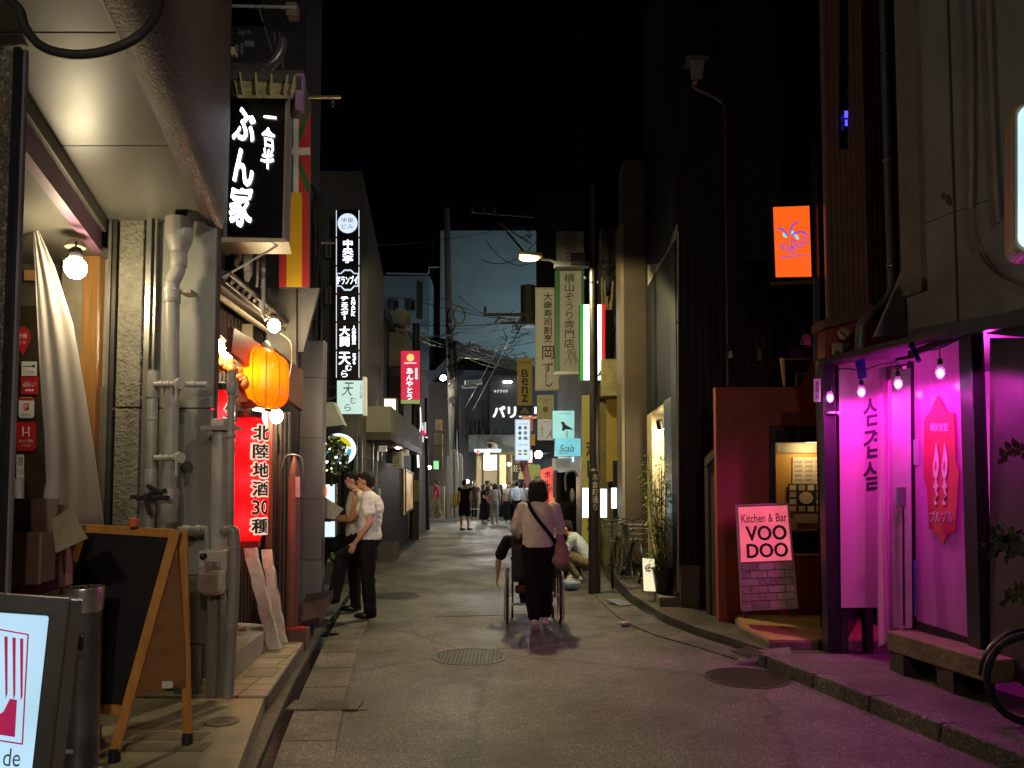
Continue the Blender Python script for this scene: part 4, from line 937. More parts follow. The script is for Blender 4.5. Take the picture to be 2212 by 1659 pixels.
# mat on the step next to the post
B().hexa([at(650,1362,7.0),at(690,1352,7.2),at(720,1290,8.4),at(660,1300,8.4)],[p+Vector((0,0,.08)) for p in (at(650,1362,7.0),at(690,1352,7.2),at(720,1290,8.4),at(660,1300,8.4))]).build('doorstep',mat('step dark red',(.045,.02,.018),rough=.4,var=.4),label='low dark red doorstep in front of the granite column',cat='step')

# ---------------------------------------------------------------- grey granite column building
g2 = brickmat('grey granite cladding',(.15,.145,.16),(.12,.12,.135),(.03,.03,.03),1.2,.68,.006,rough=.35,bump=.1,off=0,rot=(math.pi/2,0,0),spec=.5)
gb = thing('granite_building','dark building with polished grey granite corner column behind the smokers','building',at(670,1300,8.6))
x0,x1 = at(645,1000,8.6).x,at(697,1000,8.6).x
B().box(x0,8.6,.02,x1,8.75,at(670,735,8.6).z).build('column',g2,gb,bevel=.01)
B().box(-8,8.62,.1,x0-.01,9.2,7).build('side_wall',mat('granite side dark',(.03,.03,.033),rough=.4),gb)
B().prism([(-8,8.7),(x1-.1,8.7),(x1-1.3,12),(-8,12)],at(670,735,8.6).z+.01,8.6).build('upper_wall',mat('upper black wall',(.03,.031,.033),rough=.6),gb)
# cables down its face
for k,(P,r) in enumerate(((((672,400),(686,430),(690,520),(684,600),(668,690)),.02),(((694,420),(690,500),(694,620),(693,735)),.014),(((700,400),(676,470),(700,560)),.012))):
    B().tube(smoothpath([at(u,v,8.5) for u,v in P],5),r,8).build('wall_cable',cab,label=('thick black cable','straight dark cable','short looping cable')[k]+' on the wall right of the flag board',cat='cable',smooth=True)
B().cyl(at(682,525,9),at(722,525,11),.012,.012,8).build('support_rod',mat('sign arm cream',(.5,.4,.2)),label='thin cream arm holding the stacked vertical sign',cat='bracket')

# ---------------------------------------------------------------- stacked vertical sign at 12.5 m
Y = 12.5
st = thing('stacked_sign','tall stack of six black panels with lit white names over the left side','sign',at(751,818,Y))
qS = qx(725,452,777,818,Y)
B().slab(qS,-.16,-.006).build('box',mat('stack box',(.02,.02,.022),rough=.4),st)
cells = [(452,519),(521,590),(592,661),(663,730),(732,801-2),(745,818)]
vs_ = [452,519,588,657,724,776,818]; vs_ = [452,520,590,660,727,797,818]
vs_ = [452,518,588,656,728,798]
ved = [452,519,589,658,727,774,818]
edges = [452,515,586,655,726,772,818]
edges = [452+61*i for i in range(7)]
lite = emi('thin lit edge',(.8,.86,1),1.1); litf = emi('stack lit letters',(.85,.9,1),2.2); facem = mat('stack face',(.008,.008,.009),rough=.3)
for i in range(6):
    q = qx(726,edges[i]+1,776,edges[i+1]-1,Y-.002)
    B().slab(q.sub(.04,0,.96,1),-.004,0).build('panel',facem,st)
    B().slab(q.sub(0,.02,.025,.98),-.004,.002).build('lit_edge',lite,st); B().slab(q.sub(.975,.02,1,.98),-.004,.002).build('lit_edge',lite,st)
    if i == 0:
        B().poly(q,[(.5+.43*math.cos(a),.5+.36*math.sin(a)) for a in [2*math.pi*k/32 for k in range(32)]],0,.008).build('round_face',emi('lit round face',(.72,.85,1),.95),st)
        lettering(st,q,[('中泉',(.25,.3,.75,.48)),('ビル',(.25,.53,.75,.7))],mat('navy print',(.03,.06,.2)),lift=.012)
    if i == 1: lettering(st,q,[('中央亭',(.27,.06,.75,.92),dict(vert=True,bold=.05))],litf)
    if i == 2:
        P = [(.02,.25),(.2,.25),(.35,.12),(.65,.12),(.8,.25),(.98,.25),(.98,.75),(.8,.75),(.65,.9),(.35,.9),(.2,.75),(.02,.75)]
        B().poly(q,P,0,.004).build('emblem',emi('emblem lit',(.62,.78,1),.85),st); B().poly(q,[(.5+(x-.5)*.9,.5+(y-.5)*.84) for x,y in P],.004,.006).build('emblem_inner',facem,st)
        lettering(st,q,[('ドランブイ',(.08,.36,.92,.66),dict(bold=.03))],litf,lift=.009)
    if i == 3: lettering(st,q,[('チェスター',(.18,.06,.56,.94),dict(vert=True,bold=.05)),('SNACK',(.64,.1,.84,.8),dict(vert=True,bold=.04))],litf)
    if i == 4: lettering(st,q,[('大関',(.14,.12,.6,.88),dict(vert=True,bold=.05)),('人参割烹',(.68,.1,.86,.8),dict(vert=True,bold=.05))],litf)
    if i == 5: lettering(st,q,[('天',(.12,.05,.62,.5),dict(bold=.03)),('む',(.4,.52,.68,.72)),('ら',(.22,.72,.5,.96)),('天ぷら',(.7,.08,.86,.5),dict(vert=True,bold=.04))],litf)
# white pale sign below
t = thing('lit_sign','pale green-white lit sign with brush writing just under the stacked sign','sign',at(757,895,Y-.1))
q = qx(728,822,786,894,Y-.1); B().poly(q,[(0,0),(1,0),(1,1),(.12,1),(0,.9)],-.02,0).build('face',emi('pale mint face',(.66,.92,.84),.72),t)
B().slab(q.sub(0,0,1,.95),-.14,-.022).build('box',mat('sign box pale',(.4,.4,.36)),t)
B().slab(qx(784,814,790,897,Y-.1),-.14,.01).build('edge_post',mat('post pale',(.5,.5,.42),emit=((.8,.75,.6),.25)),t)
lettering(t,q,[('天',(.18,.06,.62,.46),dict(shear=.3)),('む',(.5,.5,.7,.7)),('ら',(.28,.7,.52,.92)),('しむら亭',(.84,.06,.95,.55),dict(vert=True))],mat('dark ink',(.02,.03,.03)),lift=.004)
# round colourful sign
t = thing('round_sign','round sign with yellow, white and blue fields and a bright white rim','sign',at(735,1005,10.6))
Y2 = 10.6; q = qx(697,936,765,1004,Y2)
circ = lambda r,n=40,c=(.5,.5): [(c[0]+r*math.cos(2*math.pi*k/n),c[1]+r*math.sin(2*math.pi*k/n)) for k in range(n)]
B().poly(q,circ(.5),-.14,0).build('rim',emi('rim lit',(.75,.95,1),1.3),t)
B().poly(q,[p for p in circ(.42) if p[1] <= .5]+[(.08,.5)],.0,.006).build('yellow_field',emi('yellow lit',(.85,.72,.02),.75),t)
B().poly(q,[(.08,.5),(.92,.5)]+[p for p in circ(.42) if p[1] > .5][::1],.0,.005).build('blue_field',emi('cyan lit',(.05,.5,.8),.7),t)
B().slab(q.sub(.3,.38,.78,.85),.006,.009).build('white_field',emi('white field lit',(.8,.95,1),.9),t)
# shrub with string lights
t = thing('potted_bush','dark leafy bush wound with small string lights by the round sign','bush',at(720,1035,10.2))
def leaves(b,c,R,n,size,seed=1,flat=1.0,fall=.0):
    rnd = random.Random(seed)
    for _ in range(n):
        while 1:
            p = Vector((rnd.uniform(-1,1),rnd.uniform(-1,1),rnd.uniform(-1,1)))
            if p.length < 1 and noise.noise(p*2.3+Vector((seed,0,0))) > -.12: break
        p = Vector((p.x*R[0],p.y*R[1],p.z*R[2]))+Vector(c)
        a = Vector((rnd.gauss(0,1),rnd.gauss(0,1),rnd.gauss(0,.7)-fall)).normalized()*size*rnd.uniform(.6,1.3); s_ = a.orthogonal().normalized()*size*.28*flat
        b.add([p-a*.5,p+s_,p+a*.6,p-s_],[(0,1,2,3)])
leafm = mat('bush leaf',(.035,.06,.02),rough=.45)
b = B(); leaves(b,at(716,985,10.2),(.22,.2,.28),700,.07,5); b.build('foliage',leafm,t)
B().tube([at(716,1050,10.2),at(715,990,10.2)],.02,6).build('stem',dkwood,t)
for k,(u,v,c_) in enumerate(((702,958,(1,.95,.9)),(726,988,(.8,.9,1)),(706,998,(.8,.9,1)),(700,972,(1,.8,.4)),(716,1012,(1,.7,.3)),(706,1016,(1,.7,.3)),(748,972,(1,.8,.5)),(712,970,(1,.75,.3)),(735,1000,(.9,.8,1)))):
    ico(at(u,v,10.0),.018 if k < 3 else .012,0).build('fairy_light',emi('fairy %d' % k,c_,4),t)
# low lit menu boxes behind the column
for k,(r,lab) in enumerate((((703,1046,724,1086),'upper white lit box behind the granite column'),((698,1118,724,1160),'lower white lit box behind the granite column'))):
    q = qx(*r,10.8); t = thing('lit_box',lab,'lit box',q.p(.5,1),'low white lit boxes'); B().slab(q,-.12,0).build('face',emi('cool white box',(.75,.92,1),1.0),t,bevel=.006); B().ring(q.sub(-.06,-.04,1.06,1.04),.012,-.12,.004).build('frame',blk,t)
B().sph(at(703,1062,10.6),(.02,.02,.08),8,6).build('red_lamp',emi('red dot',(1,.05,.02),1.5),label='small red light in front of the upper lit box',cat='lamp')
# hooded white hood shape on the wall
B().hexa([at(700,870,11.6),at(720,868,11.6),at(742,918,11.4),at(700,922,11.4)],[p+Vector((0,.25,0)) for p in (at(700,870,11.6),at(720,868,11.6),at(742,918,11.4),at(700,922,11.4))]).build('vent_hood',mat('vent hood grey',(.34,.34,.30),rough=.5),label='grey slanted vent hood left of the pale lit sign',cat='vent')
# ---------------------------------------------------------------- left: further buildings
gw = mat('mid grey render',(.10,.10,.097),rough=.75,var=.3,dscale=1)
cw = mat('cream grey render',(.26,.25,.21),rough=.75,var=.35,dscale=.8)
dk = mat('dark facade',(.02,.02,.02),rough=.5)
def street_block(name,label,pts,z1,m,z0=0.0):
    t = thing(name,label,'building',(pts[0][0],pts[0][1],0)); B().prism(pts,z0,z1).build('wall',m,t); return t
# grey block behind the stacked sign
x1 = at(830,1100,17.5).x; xa = at(777,900,13.6).x
gblk = thing('grey_building','mid grey rendered building just behind the stacked vertical sign','building',(xa,13.6,0))
zt = at(777,440,13.6).z
B().prism([(xa,13.6),(xa-.05-.25,17.8),(-9,17.8),(-9,13.6)],0,zt-.9).build('wall',gw,gblk)
# sloped upper part (mono-pitch parapet dropping with distance)
B().hexa([(xa,13.6,zt-.9),(xa-.3,17.8,zt-.9),(-9,17.8,zt-.9),(-9,13.6,zt-.9)],[(xa,13.6,zt+.6),(xa-.3,17.8,zt-.2),(-9,17.8,zt-.2),(-9,13.6,zt+.6)]).build('parapet',gw,gblk)
B().box(at(700,0,12.9).x,12.9,0,at(777,1000,12.9).x-.02,13.55,at(740,470,12.9).z).build('front_wall',mat('front wall dark grey',(.075,.075,.075),rough=.7),gblk)
# darker block with balcony and lit shutters
xb = at(800,900,18.2).x
db = thing('balcony_building','dark building with white upper shutters beyond the grey one','building',(xb,18,0))
B().prism([(xb+.05,17.9),(xb-.15,21.8),(-10,21.8),(-10,17.9)],0,at(800,645,18).z).build('wall',mat('balcony wall',(.07,.068,.06),rough=.7),db)
B().prism([(xb+.25,17.8),(xb+.0,22),(xb-.6,22),(xb-.6,17.8)],at(800,645,18).z,at(800,625,18).z).build('roof_edge',dk,db)
for a,c in (((819,742,18.6),(826,742,19.2)),((831,742,19.6),(838,742,20.2))):
    p = Vector((xb+.03,a[2],0)); z0,z1 = 3.9,5.2
    xx = lambda y: xb+.05-(y-17.9)*.2/3.9+.012
    B().prism([(xx(a[2]),a[2]),(xx(c[2]),c[2]),(xx(c[2])+.02,c[2]),(xx(a[2])+.02,a[2])],z0,z1).build('shutter',mat('white shutter',(.5,.5,.45),rough=.5),db)
B().prism([(xb+.35,18.2),(xb+.2,21.5),(xb-.2,21.5),(xb-.1,18.2)],3.2,3.35).build('balcony_slab',mat('balcony slab',(.25,.23,.15)),db)
# stepped cream block with dish
xc = at(872,900,22.0).x
cb2 = thing('cream_building','cream rendered building with sloping roofline and satellite dish','building',(xc,22,0))
B().hexa([(xc,22,0),(xc+.1,27.5,0),(-10,27.5,0),(-10,22,0)],[(xc,22,at(850,700,22).z),(xc+.1,27.5,5.2),(-10,27.5,5.2),(-10,22,at(850,700,22).z)]).build('wall',cw,cb2)
p = at(866,690,21.6); dish = thing('satellite_dish','round grey satellite dish at the roof edge of the cream building','satellite dish',p)
ax = Vector((.5,-.7,.35)).normalized(); B().lathe([(.001,0),(.12,.015),(.24,.06),(.3,.1),(.3,.11),(.23,.075),(.11,.03),(.001,.015)],p,24,ax).build('reflector',mat('dish grey',(.35,.34,.33),rough=.5),dish,smooth=True)
B().tube(smoothpath([p+Vector((0,0,-.3)),p+Vector((.2,-.2,-.38)),p+Vector((.35,-.35,-.15)),p+Vector((.3,-.35,0))],4),.015,6).build('feed_arm',mat('dish arm',(.5,.48,.4)),dish)
# red menu sign
Y = 19.0; t = thing('lit_sign','narrow red lit sign with white writing and yellow emblem on the left side','sign',at(886,872,Y))
q = qx(866,758,907,872,Y); B().slab(q,-.2,-.004).build('box',blk,t); B().slab(q,-.004,0).build('face',emi('red lit face',(.85,.03,.08),.75,.15,3),t)
B().poly(q,[(.5+.2*math.cos(a),.13+.075*math.sin(a)) for a in [k*.4 for k in range(16)]],0,.003).build('emblem',emi('yellow emblem',(1,.6,.2),1.1),t)
B().slab(q.sub(0,.93,1,1),0,.003).build('green_foot',emi('foot',(.35,.5,.15),.6),t)
lettering(t,q,[('Japanese',(.18,.215,.82,.25),dict(bold=.04)),('あんやとう',(.26,.32,.66,.93),dict(vert=True,bold=.05)),('金沢酒場',(.74,.32,.88,.54),dict(vert=True,bold=.04))],emi('sign text lit',(.9,.95,1),1.5))
B().slab(Q(at(848,795,Y),at(866,795,Y),at(866,812,Y),at(848,812,Y)),-.1,0).build('bracket',blk,t)
# warm white box lamp
t = thing('box_lamp','warm white upright box lamp on the left wall','lamp',at(842,918,17)); q = qx(829,861,856,917,17); B().slab(q,-.2,0).build('shade',emi('warm white box',(1,.86,.62),1.9,.2,4),t,bevel=.02); B().ring(q.sub(-.04,-.03,1.04,1.04),.025,-.22,.01).build('frame',mat('lamp frame',(.3,.25,.15)),t)
def spotlamp(u,v,y,P,label,col=(1,.6,.35),r=.09,name='wall_lamp',hx=.35):
    p = at(u,v,y); t = thing(name,label,'lamp',p)
    ico(p,r,1,(1,1,.8)).build('lens',emi('lens %s %g %g' % (str(col),P,r),col,max(3,P/(4*math.pi**2*r*r))),t,smooth=True)
    B().lathe([(r*1.05,-.02),(r*1.1,.03),(r*.6,.12),(.01,.13)],p+Vector((0,.02,.03)),14,Vector((-.3,.9,.5)).normalized()).build('housing',mat('lamp housing',(.05,.05,.05)),t,smooth=True)
    B().cyl(p+Vector((0,.05,.05)),p+Vector((-hx,.15,.12)),.012,.012,6).build('arm',blk,t); return t
spotlamp(838,945,15.5,8,'small pinkish wall lamp above the louvred grille',(1,.55,.4),.05)
spotlamp(860,963,17.0,60,'bright orange-white floodlamp beside the outdoor air conditioner',(1,.6,.35),.085)
# left street-side fence and shopfronts: long dark slatted wall
yv = [10.6,12.8,15,17.4,20.5,24.5]
lf = thing('slatted_front','long dark slatted shopfront running behind the smokers','shopfront',(-3,12,0))
P1 = gr(770,1190,0.0); P2 = gr(886,1128,0)
pa,pb_ = Vector((at(765,1100,12.6).x,12.6)),Vector((at(882,1100,21).x,21))
B().corr(pa,pb_,.0,2.0,.16,.04,.12).build('slats',mat('dark slat paint',(.011,.011,.010),rough=.55,var=.3,spec=.2),lf)
B().corr((at(700,1100,12.5).x,12.5),(pa.x,12.5),0,2.05,.12,.025,.1).build('slats',mat('dark slat paint',(.022,.022,.02)),lf)
B().prism([(pa.x+.35,14.2),(pb_.x+.35,21),(pb_.x-.3,21),(pa.x-.3,14.2)],2.35,2.5).build('canopy',mat('canopy brown',(.05,.045,.03)),lf)
B().prism([(pa.x+.30,14.4),(pb_.x+.32,20.8),(pb_.x-.2,20.8),(pa.x-.2,14.4)],2.5,3.0).build('canopy_fascia',cw,lf)
for u,y in ((803,14.5),(812,15.2),(822,16),(846,18.4),(779,12.9),(768,12.55)):
    c = at(u,1100,y); B().box(c.x-.025,y-.05,0,c.x+.025,y+.0,2.35).build('upright',mat('upright pale',(.12,.12,.11),rough=.3,metal=.5),lf)
B().box(at(812,0,15.3).x,15.3,0,at(858,0,15.3).x,16.2,.35).build('planter',mat('planter dark',(.07,.065,.055),rough=.7),label='low dark planter box at the kerb beyond the smokers',cat='planter')
B().box(at(700,0,11.6).x,11.6,0,at(770,0,11.6).x,12.2,.28).build('planter',mat('planter dark',(.07,.065,.055)),label='low planter trough behind the smokers',cat='planter')
t = thing('low_plants','low dark green plants in the trough behind the smokers','plant',at(730,1180,11.8)); b = B(); leaves(b,(at(735,0,11.8).x,11.8,.38),(.5,.2,.12),260,.08,9); b.build('foliage',leafm,t)
B().slab(qx(818,1055,822,1080+15,14.9),-.01,0).build('house_plate',mat('white plate',(.5,.5,.45)),label='small white vertical plate on the dark slatted front',cat='plate')
# air conditioners
for k,(r,y,lab) in enumerate((((848,975,868,1012),16.6,'louvred outdoor air conditioner, the lower one'),((866,938,880,985),17.6,'louvred outdoor air conditioner, the upper one'))):
    q = qx(*r,y); t = thing('air_conditioner',lab,'air conditioner',q.p(.5,1),'louvred air conditioners on the left wall'); B().slab(q,-.3,0).build('casing',mat('ac casing',(.45,.43,.32),rough=.5),t,bevel=.01)
    b = B()
    for i in range(7): b.slab(q.sub(.1,.1+i*.12,.75,.16+i*.12),0,.012)
    b.build('louvres',mat('louvre dark',(.12,.12,.1)),t)
t = thing('lit_sign','small dim sign with vertical bars beside the pinkish wall lamp','sign',at(827,975,15.4)); q = qx(819,963,835,975,15.4); B().slab(q,-.05,0).build('face',emi('dim sign',(.6,.5,.35),.5),t); lettering(t,q,[('川酒場',(.08,.15,.92,.85))],blk)
# dark kerbside post with yellow reflector, and thin pole
up = thing('utility_pole','thick black kerbside utility pole with faded yellow wrap','pole',gr(895,1165)); yp = gr(895,1165).y
B().tube([at(894,1165,yp),at(897,1000,yp),at(899,700,yp)],[.145,.125,.1],14).build('shaft',mat('pole black',(.03,.03,.028),rough=.6),up,smooth=True)
B().tube([at(896,1082,yp),at(896,1038,yp)],.15,14).build('yellow_wrap',mat('faded yellow',(.22,.24,.06),rough=.5),up,smooth=True)
tp = gr(924,1144); B().tube([tp,at(922,1000,tp.y),at(920,860,tp.y)],[.07,.06,.055],10).build('thin_post',mat('post black',(.02,.02,.02),rough=.5),label='thin black post standing beside the curved white road line',cat='post',smooth=True)
t = thing('tube_lamp','slim white hanging lamp beside the black utility pole','lamp',at(903,965,21)); B().tube(smoothpath([at(908,880,21),at(909,920,21),at(904,940,21),at(902,960,21),at(904,1010,21)],4),[.015]*9+[.05]*3+[.03]*5,8).build('tube',emi('warm tube',(1,.95,.8),1.4),t)
t = thing('neon_sign','small neon sign with pale figures and a red block left of the concrete pole','sign',at(918,950,24))
for r,m in (((911,919,915,930),'w'),((917,912,920,935),'w'),((911,930,921,940),'r'),((912,942,915,955),'w'),((918,943,924,946),'w'),((912,913,914,918),'w')):
    B().slab(qx(*r,24),-.03,0).build('neon_part',emi('neon ' + m,(.7,.75,.75) if m == 'w' else (.7,.03,.08),1.0),t)
for k,(u,v,r_,P,lab) in enumerate(((917,963,.09,5,'round white globe lamp high beside the thin post'),(914,990,.1,5,'round white globe lamp low beside the thin post'),(909,1003,.12,2,'red-rimmed glowing lantern beside the thin post'))):
    y = 27; p = at(u,v,y); t = thing('globe_lamp',lab,'lamp',p); ico(p,r_,1,(.8,1,1.3) if k == 2 else (1,1,1)).build('globe',emi('globe %d' % k,(1,.9,.75) if k < 2 else (1,.5,.4),P/(4*math.pi**2*r_*r_) if k < 2 else 2),t,smooth=True); B().cyl(p+Vector((0,0,r_)),p+Vector((0,0,r_+.25)),.012,.012,6).build('rod',blk,t)
# low stall counter by them
t = thing('stall_counter','pale counter window of a small bar behind the thin post','stall',at(915,1080,28)); B().slab(qx(898,1060,918,1112,28),-.3,0).build('front',mat('counter pale',(.38,.36,.3)),t); B().slab(qx(902,1034,920,1041,28),-.1,0).build('lamp_strip',emi('strip',(1,.95,.8),1.5),t); B().slab(qx(899,1053,920,1061,28),-.4,.05).build('worktop',mat('worktop',(.5,.48,.4)),t)
b = B(); rnd = random.Random(4)
for i in range(12):
    p = gr(rnd.uniform(888,906),rnd.uniform(1128,1150)); b.obox((p.x,p.y,.06+.05*(i % 3)),.16,.1,.07,rnd.uniform(0,3))
b.build('sandbags',mat('pale sacks',(.45,.42,.3),rough=.8),label='small pile of pale sacks at the foot of the utility pole',cat='sacks',bevel=.02)

# ---------------------------------------------------------------- backdrop across the junction
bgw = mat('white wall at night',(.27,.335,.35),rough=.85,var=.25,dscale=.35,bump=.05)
bb = thing('white_building','tall windowless white building closing the street beyond the junction','building',(0,44,0))
x0,x1 = at(950,800,44).x,at(1290,800,44).x
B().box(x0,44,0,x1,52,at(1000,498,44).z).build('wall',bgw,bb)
B().box(x0-.02-at(0,0,44).x+at(-24,0,44).x,45.5,0,x0-.01,52,at(1000,500,44).z).build('side_wall',mat('side strip dark',(.09,.10,.1),rough=.8),bb)
lb2 = thing('low_white_building','lower blue-grey building left of the tall white one with roof railing','building',(-8,42,0))
x0,x1 = at(700,800,42).x,at(927,800,42).x
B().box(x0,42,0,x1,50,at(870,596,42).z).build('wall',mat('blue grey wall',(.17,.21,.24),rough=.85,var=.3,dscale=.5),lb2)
zr = at(870,593,42).z
for a,c in (((830,593),(958,593)),): B().cyl(at(835,590,41.9),at(925,592,41.9),.05,.05,6).build('roof_pipe',mat('roof pipe',(.25,.28,.3)),lb2)
B().tube([at(925,592,41.9),at(927,577,41.9),at(949,577,41.9)],.05,6).build('roof_pipe',mat('roof pipe',(.25,.28,.3)),lb2)
B().tube([at(913,610,41.9),at(912,690,41.9)],.06,6).build('downpipe',mat('blue downpipe',(.06,.09,.13)),lb2)
# tiled roof house
hh = thing('tiled_house','old dark house with tiled gable roof below the white building','building',(0,38.5,0))
x0,x1 = at(905,900,39).x,at(1240,900,39).x
B().box(x0,39,0,x1,43,at(1000,800,39).z).build('wall',mat('house dark clapboard',(.045,.05,.055),rough=.7,var=.3),hh)
brow = at(900,790,39)
rp = [at(925,815,38.3),at(985,752,38.3),at(1010,745,38.3),at(1180,812,38.3),at(1180,822,38.3),at(1005,770,38.3),at(930,826,38.3)]
vs = [p for p in rp]+[p+Vector((0,5,1.0)) for p in rp]; n = 7
B().add(vs,[tuple(range(n)),tuple(range(n,2*n))[::-1]]+[(i,(i+1) % n,n+(i+1) % n,n+i) for i in range(n)]).build('roof',mat('old tile roof',(.035,.038,.04),rough=.5,bump=1.0,scale=8),hh)
b = B()
for i in range(26):
    t = i/25; a = Vector(rp[2]).lerp(Vector(rp[3]),t); b.tube([a+Vector((0,0,.06)),a+Vector((0,2,.5))],.07,6)
b.build('roof_tiles',mat('tile ends',(.06,.063,.065),rough=.4),hh)
# window frame on its wall
B().ring(qx(907,847,934,903,36.9),.07,-.02,.05).build('window_frame',mat('window frame pale',(.3,.3,.27)),hh)
# dark shop with figure and katakana letters
ds = thing('dark_restaurant','black-fronted restaurant under the tiled roof with glowing katakana letters','restaurant',(1,37,0))
x0,x1 = at(983,900,37.6).x,at(1330,900,37.6).x
zf = at(1060,812,37.6).z
B().box(at(1058,900,37.4).x,37.4,at(1060,945,37.4).z,x1,37.9,zf).build('upper_panel',mat('charcoal panel',(.035,.038,.042),rough=.5,var=.2),ds)
B().box(x0,37.95,0,x1,38.6,at(1060,830,37.9).z).build('wall',mat('charcoal boards',(.05,.055,.06),rough=.6),ds)
qp = qx(1060,815,1150,920,37.38)
lettering(ds,qx(1065,878,1150,902,37.38),[('パリパリ',(0,0,1.25,1),dict(bold=.05))],emi('restaurant letters',(1,.92,.9),1.8),lift=.06)
lettering(ds,qx(1067,842,1097,849,37.38),[('キグラマチ',(0,0,1,1),dict(bold=.03))],emi('restaurant small letters',(.8,.85,.85),.9),lift=.06)
t = thing('wall_lamp','pair of bright downlights over the black restaurant panel','lamp',at(1097,825,37)); B().slab(qx(1088,814,1106,821,37.2),-.1,.1).build('housing',blk,t)
for u in (1091,1101): ico(at(u,825,37),.1,1,(1.2,1,.6)).build('lens',emi('downlight',(1,.95,.9),12),t)
t = thing('wall_lamp','small white wall lamp under the katakana letters','lamp',at(1140,905,36.9)); B().obox(at(1150,902,37.3),1.0,.1,.1).build('bar',emi('orange bar',(1,.4,.2),.5),t)
# gray beam and entrance
B().slab(qx(1012,939,1140,975,36.6),-1.2,0).build('canopy_beam',mat('beam concrete grey',(.16,.18,.18),rough=.7,var=.25),ds)
B().slab(qx(1028,975,1120,1120,36.9),-.2,-.02).build('entrance_wall',mat('entrance tan',(.20,.16,.10),rough=.7),ds)
for r,m in (((1030,985,1042,1060),mat('warm board',(.3,.24,.13))),((1043,982,1075,1016),emi('window interior',(.85,.72,.5),1.9,.6,2)),((1064,984,1075,1016),emi('window poster',(.7,.85,.9),.7)),((1043,1018,1075,1058),mat('window lower',(.25,.2,.12))),((1079,983,1093,1062),emi('tan lit panel',(.7,.5,.22),1.4,.3,2))):
    B().slab(qx(*r,36.7 if m.name == 'window poster' else 36.8),-.05,0).build('front_panel',m,ds)
B().ring(qx(1041,979,1077,1061,36.72),.07,0,.05).build('door_frame',blk,ds)
B().slab(qx(1025,970,1082,976,36.2),-.5,0).build('awning_light',emi('awning strip',(.75,.9,.88),1.5),ds)
t = thing('air_conditioner','rounded cream air conditioner on top of the restaurant canopy','air conditioner',at(1063,970,36.3)); B().poly(qx(1052,955,1076,971,36.3),[(0,0),(.6,0),(.9,.3),(1,1),(0,1)],-.5,0).build('casing',mat('ac cream',(.48,.45,.33),rough=.5),t,bevel=.02); B().lathe([(.12,0),(.12,.02),(.01,.025)],at(1058,963,36.3),14,Vector((0,-1,0))).build('fan_grille',blk,t)
spotlamp(1052,978,35.8,240,'white lamp under the restaurant canopy',(1,.97,.9),.1,hx=0)
B().sph(at(1033,976,35.9),(.08,.08,.1),8,6).build('red_lamp',emi('red lamp',(1,.08,.05),1.6),label='small red lamp under the restaurant canopy',cat='lamp')
spotlamp(1088,1049,35.5,90,'round white lamp low beside the tan entrance panel',(1,.95,.85),.11,hx=0)
# gyoza banner board and yellow banner, leaning red pole
t = thing('menu_board','tall black board with white dumpling characters and a pale drawing','sign board',at(1118,1035,35.2)); q = qx(1106,984,1136,1038,35.2); B().slab(q,-.06,0).build('board',mat('board black',(.015,.015,.015)),t); B().slab(qx(1104,982,1106.5,1060,35.2),-.06,.02).build('stile',mat('cream stile',(.5,.42,.28)),t)
lettering(t,q,[('水',(.25,.08,.6,.32)),('餃子',(.1,.38,.75,.66))],mat('chalk white',(.5,.5,.48)),lift=.02); B().poly(q,[(.45,.95),(.5,.7),(.75,.6),(.9,.7),(1,.95)],.0,.03).build('drawing',mat('dumpling yellow',(.5,.5,.2)),t)
t = thing('banner','yellow leaning banner with a black brush character right of the black board','banner',at(1150,1060,33)); q = Q(at(1140,1002,33),at(1166,1004,33),at(1178,1062,33),at(1150,1066,33)); B().slab(q,-.03,0).build('cloth',mat('banner yellow',(.5,.48,.06),rough=.6),t); lettering(t,q,[('祭',(.2,.4,.9,.9),dict(shear=.3))],blk,lift=.02)
t = thing('leaning_sign','pink-red slanted sign board leaning beside the yellow banner','sign',at(1150,1070,32.5)); q = Q(at(1122,1000,32.5),at(1136,1000,32.5),at(1156,1066,32.5),at(1142,1070,32.5)); B().slab(q,-.05,0).build('board',mat('board pink red',(.42,.1,.07),rough=.6,var=.4),t)
t = thing('spot_lamp','very bright bluish-white lamp above the crowd','lamp',at(1163,982,30)); ico(at(1163,982,30),.15,1).build('lens',emi('blue white lens',(.75,.85,1),190),t,smooth=True); B().cyl(at(1163,982,30)+Vector((0,.1,0)),at(1200,975,30.2),.03,.03,6).build('arm',blk,t)
# lit picture menu box
t = thing('menu_light_box','white lit menu box with rows of portraits and food pictures','sign',at(1128,993,26)); q = qx(1114,907,1144,993,26); B().slab(q,-.15,0).build('face',emi('menu lit',(.66,.85,1),1.0),t,bevel=.01); B().ring(q.sub(-.05,-.015,1.05,1.015),.04,-.16,.01).build('frame',emi('menu frame',(.8,.9,1),.6),t)
cols = [(.25,.2,.25),(.5,.35,.3),(.2,.22,.35),(.55,.4,.25),(.45,.3,.3),(.3,.5,.7)]
k = 0
for j,row in enumerate((.2,.33,.46)):
    for i in range(2):
        B().poly(q,[(.3+.4*i+.13*math.cos(a),row+.048*math.sin(a)) for a in [x*.7 for x in range(9)]],.001,.006).build('portrait',emi('pic %d' % k,cols[k],.45),t); k += 1
for i,c in enumerate(((.55,.5,.15),(.2,.4,.1),(.7,.35,.2),(.5,.5,.2))): B().poly(q,[(.3+.4*(i % 2)+.15*math.cos(a),.78+.08*(i//2)+.03*math.sin(a)) for a in [x*.7 for x in range(9)]],.001,.006).build('food_picture',emi('food %d' % i,c,.6),t)
lettering(t,q,[('1500円 飲放題',(.12,.08,.88,.12)),('1階',(.55,.44,.9,.5)),('お酒と料理',(.15,.6,.85,.65))],mat('print blue',(.1,.25,.45)),lift=.009)

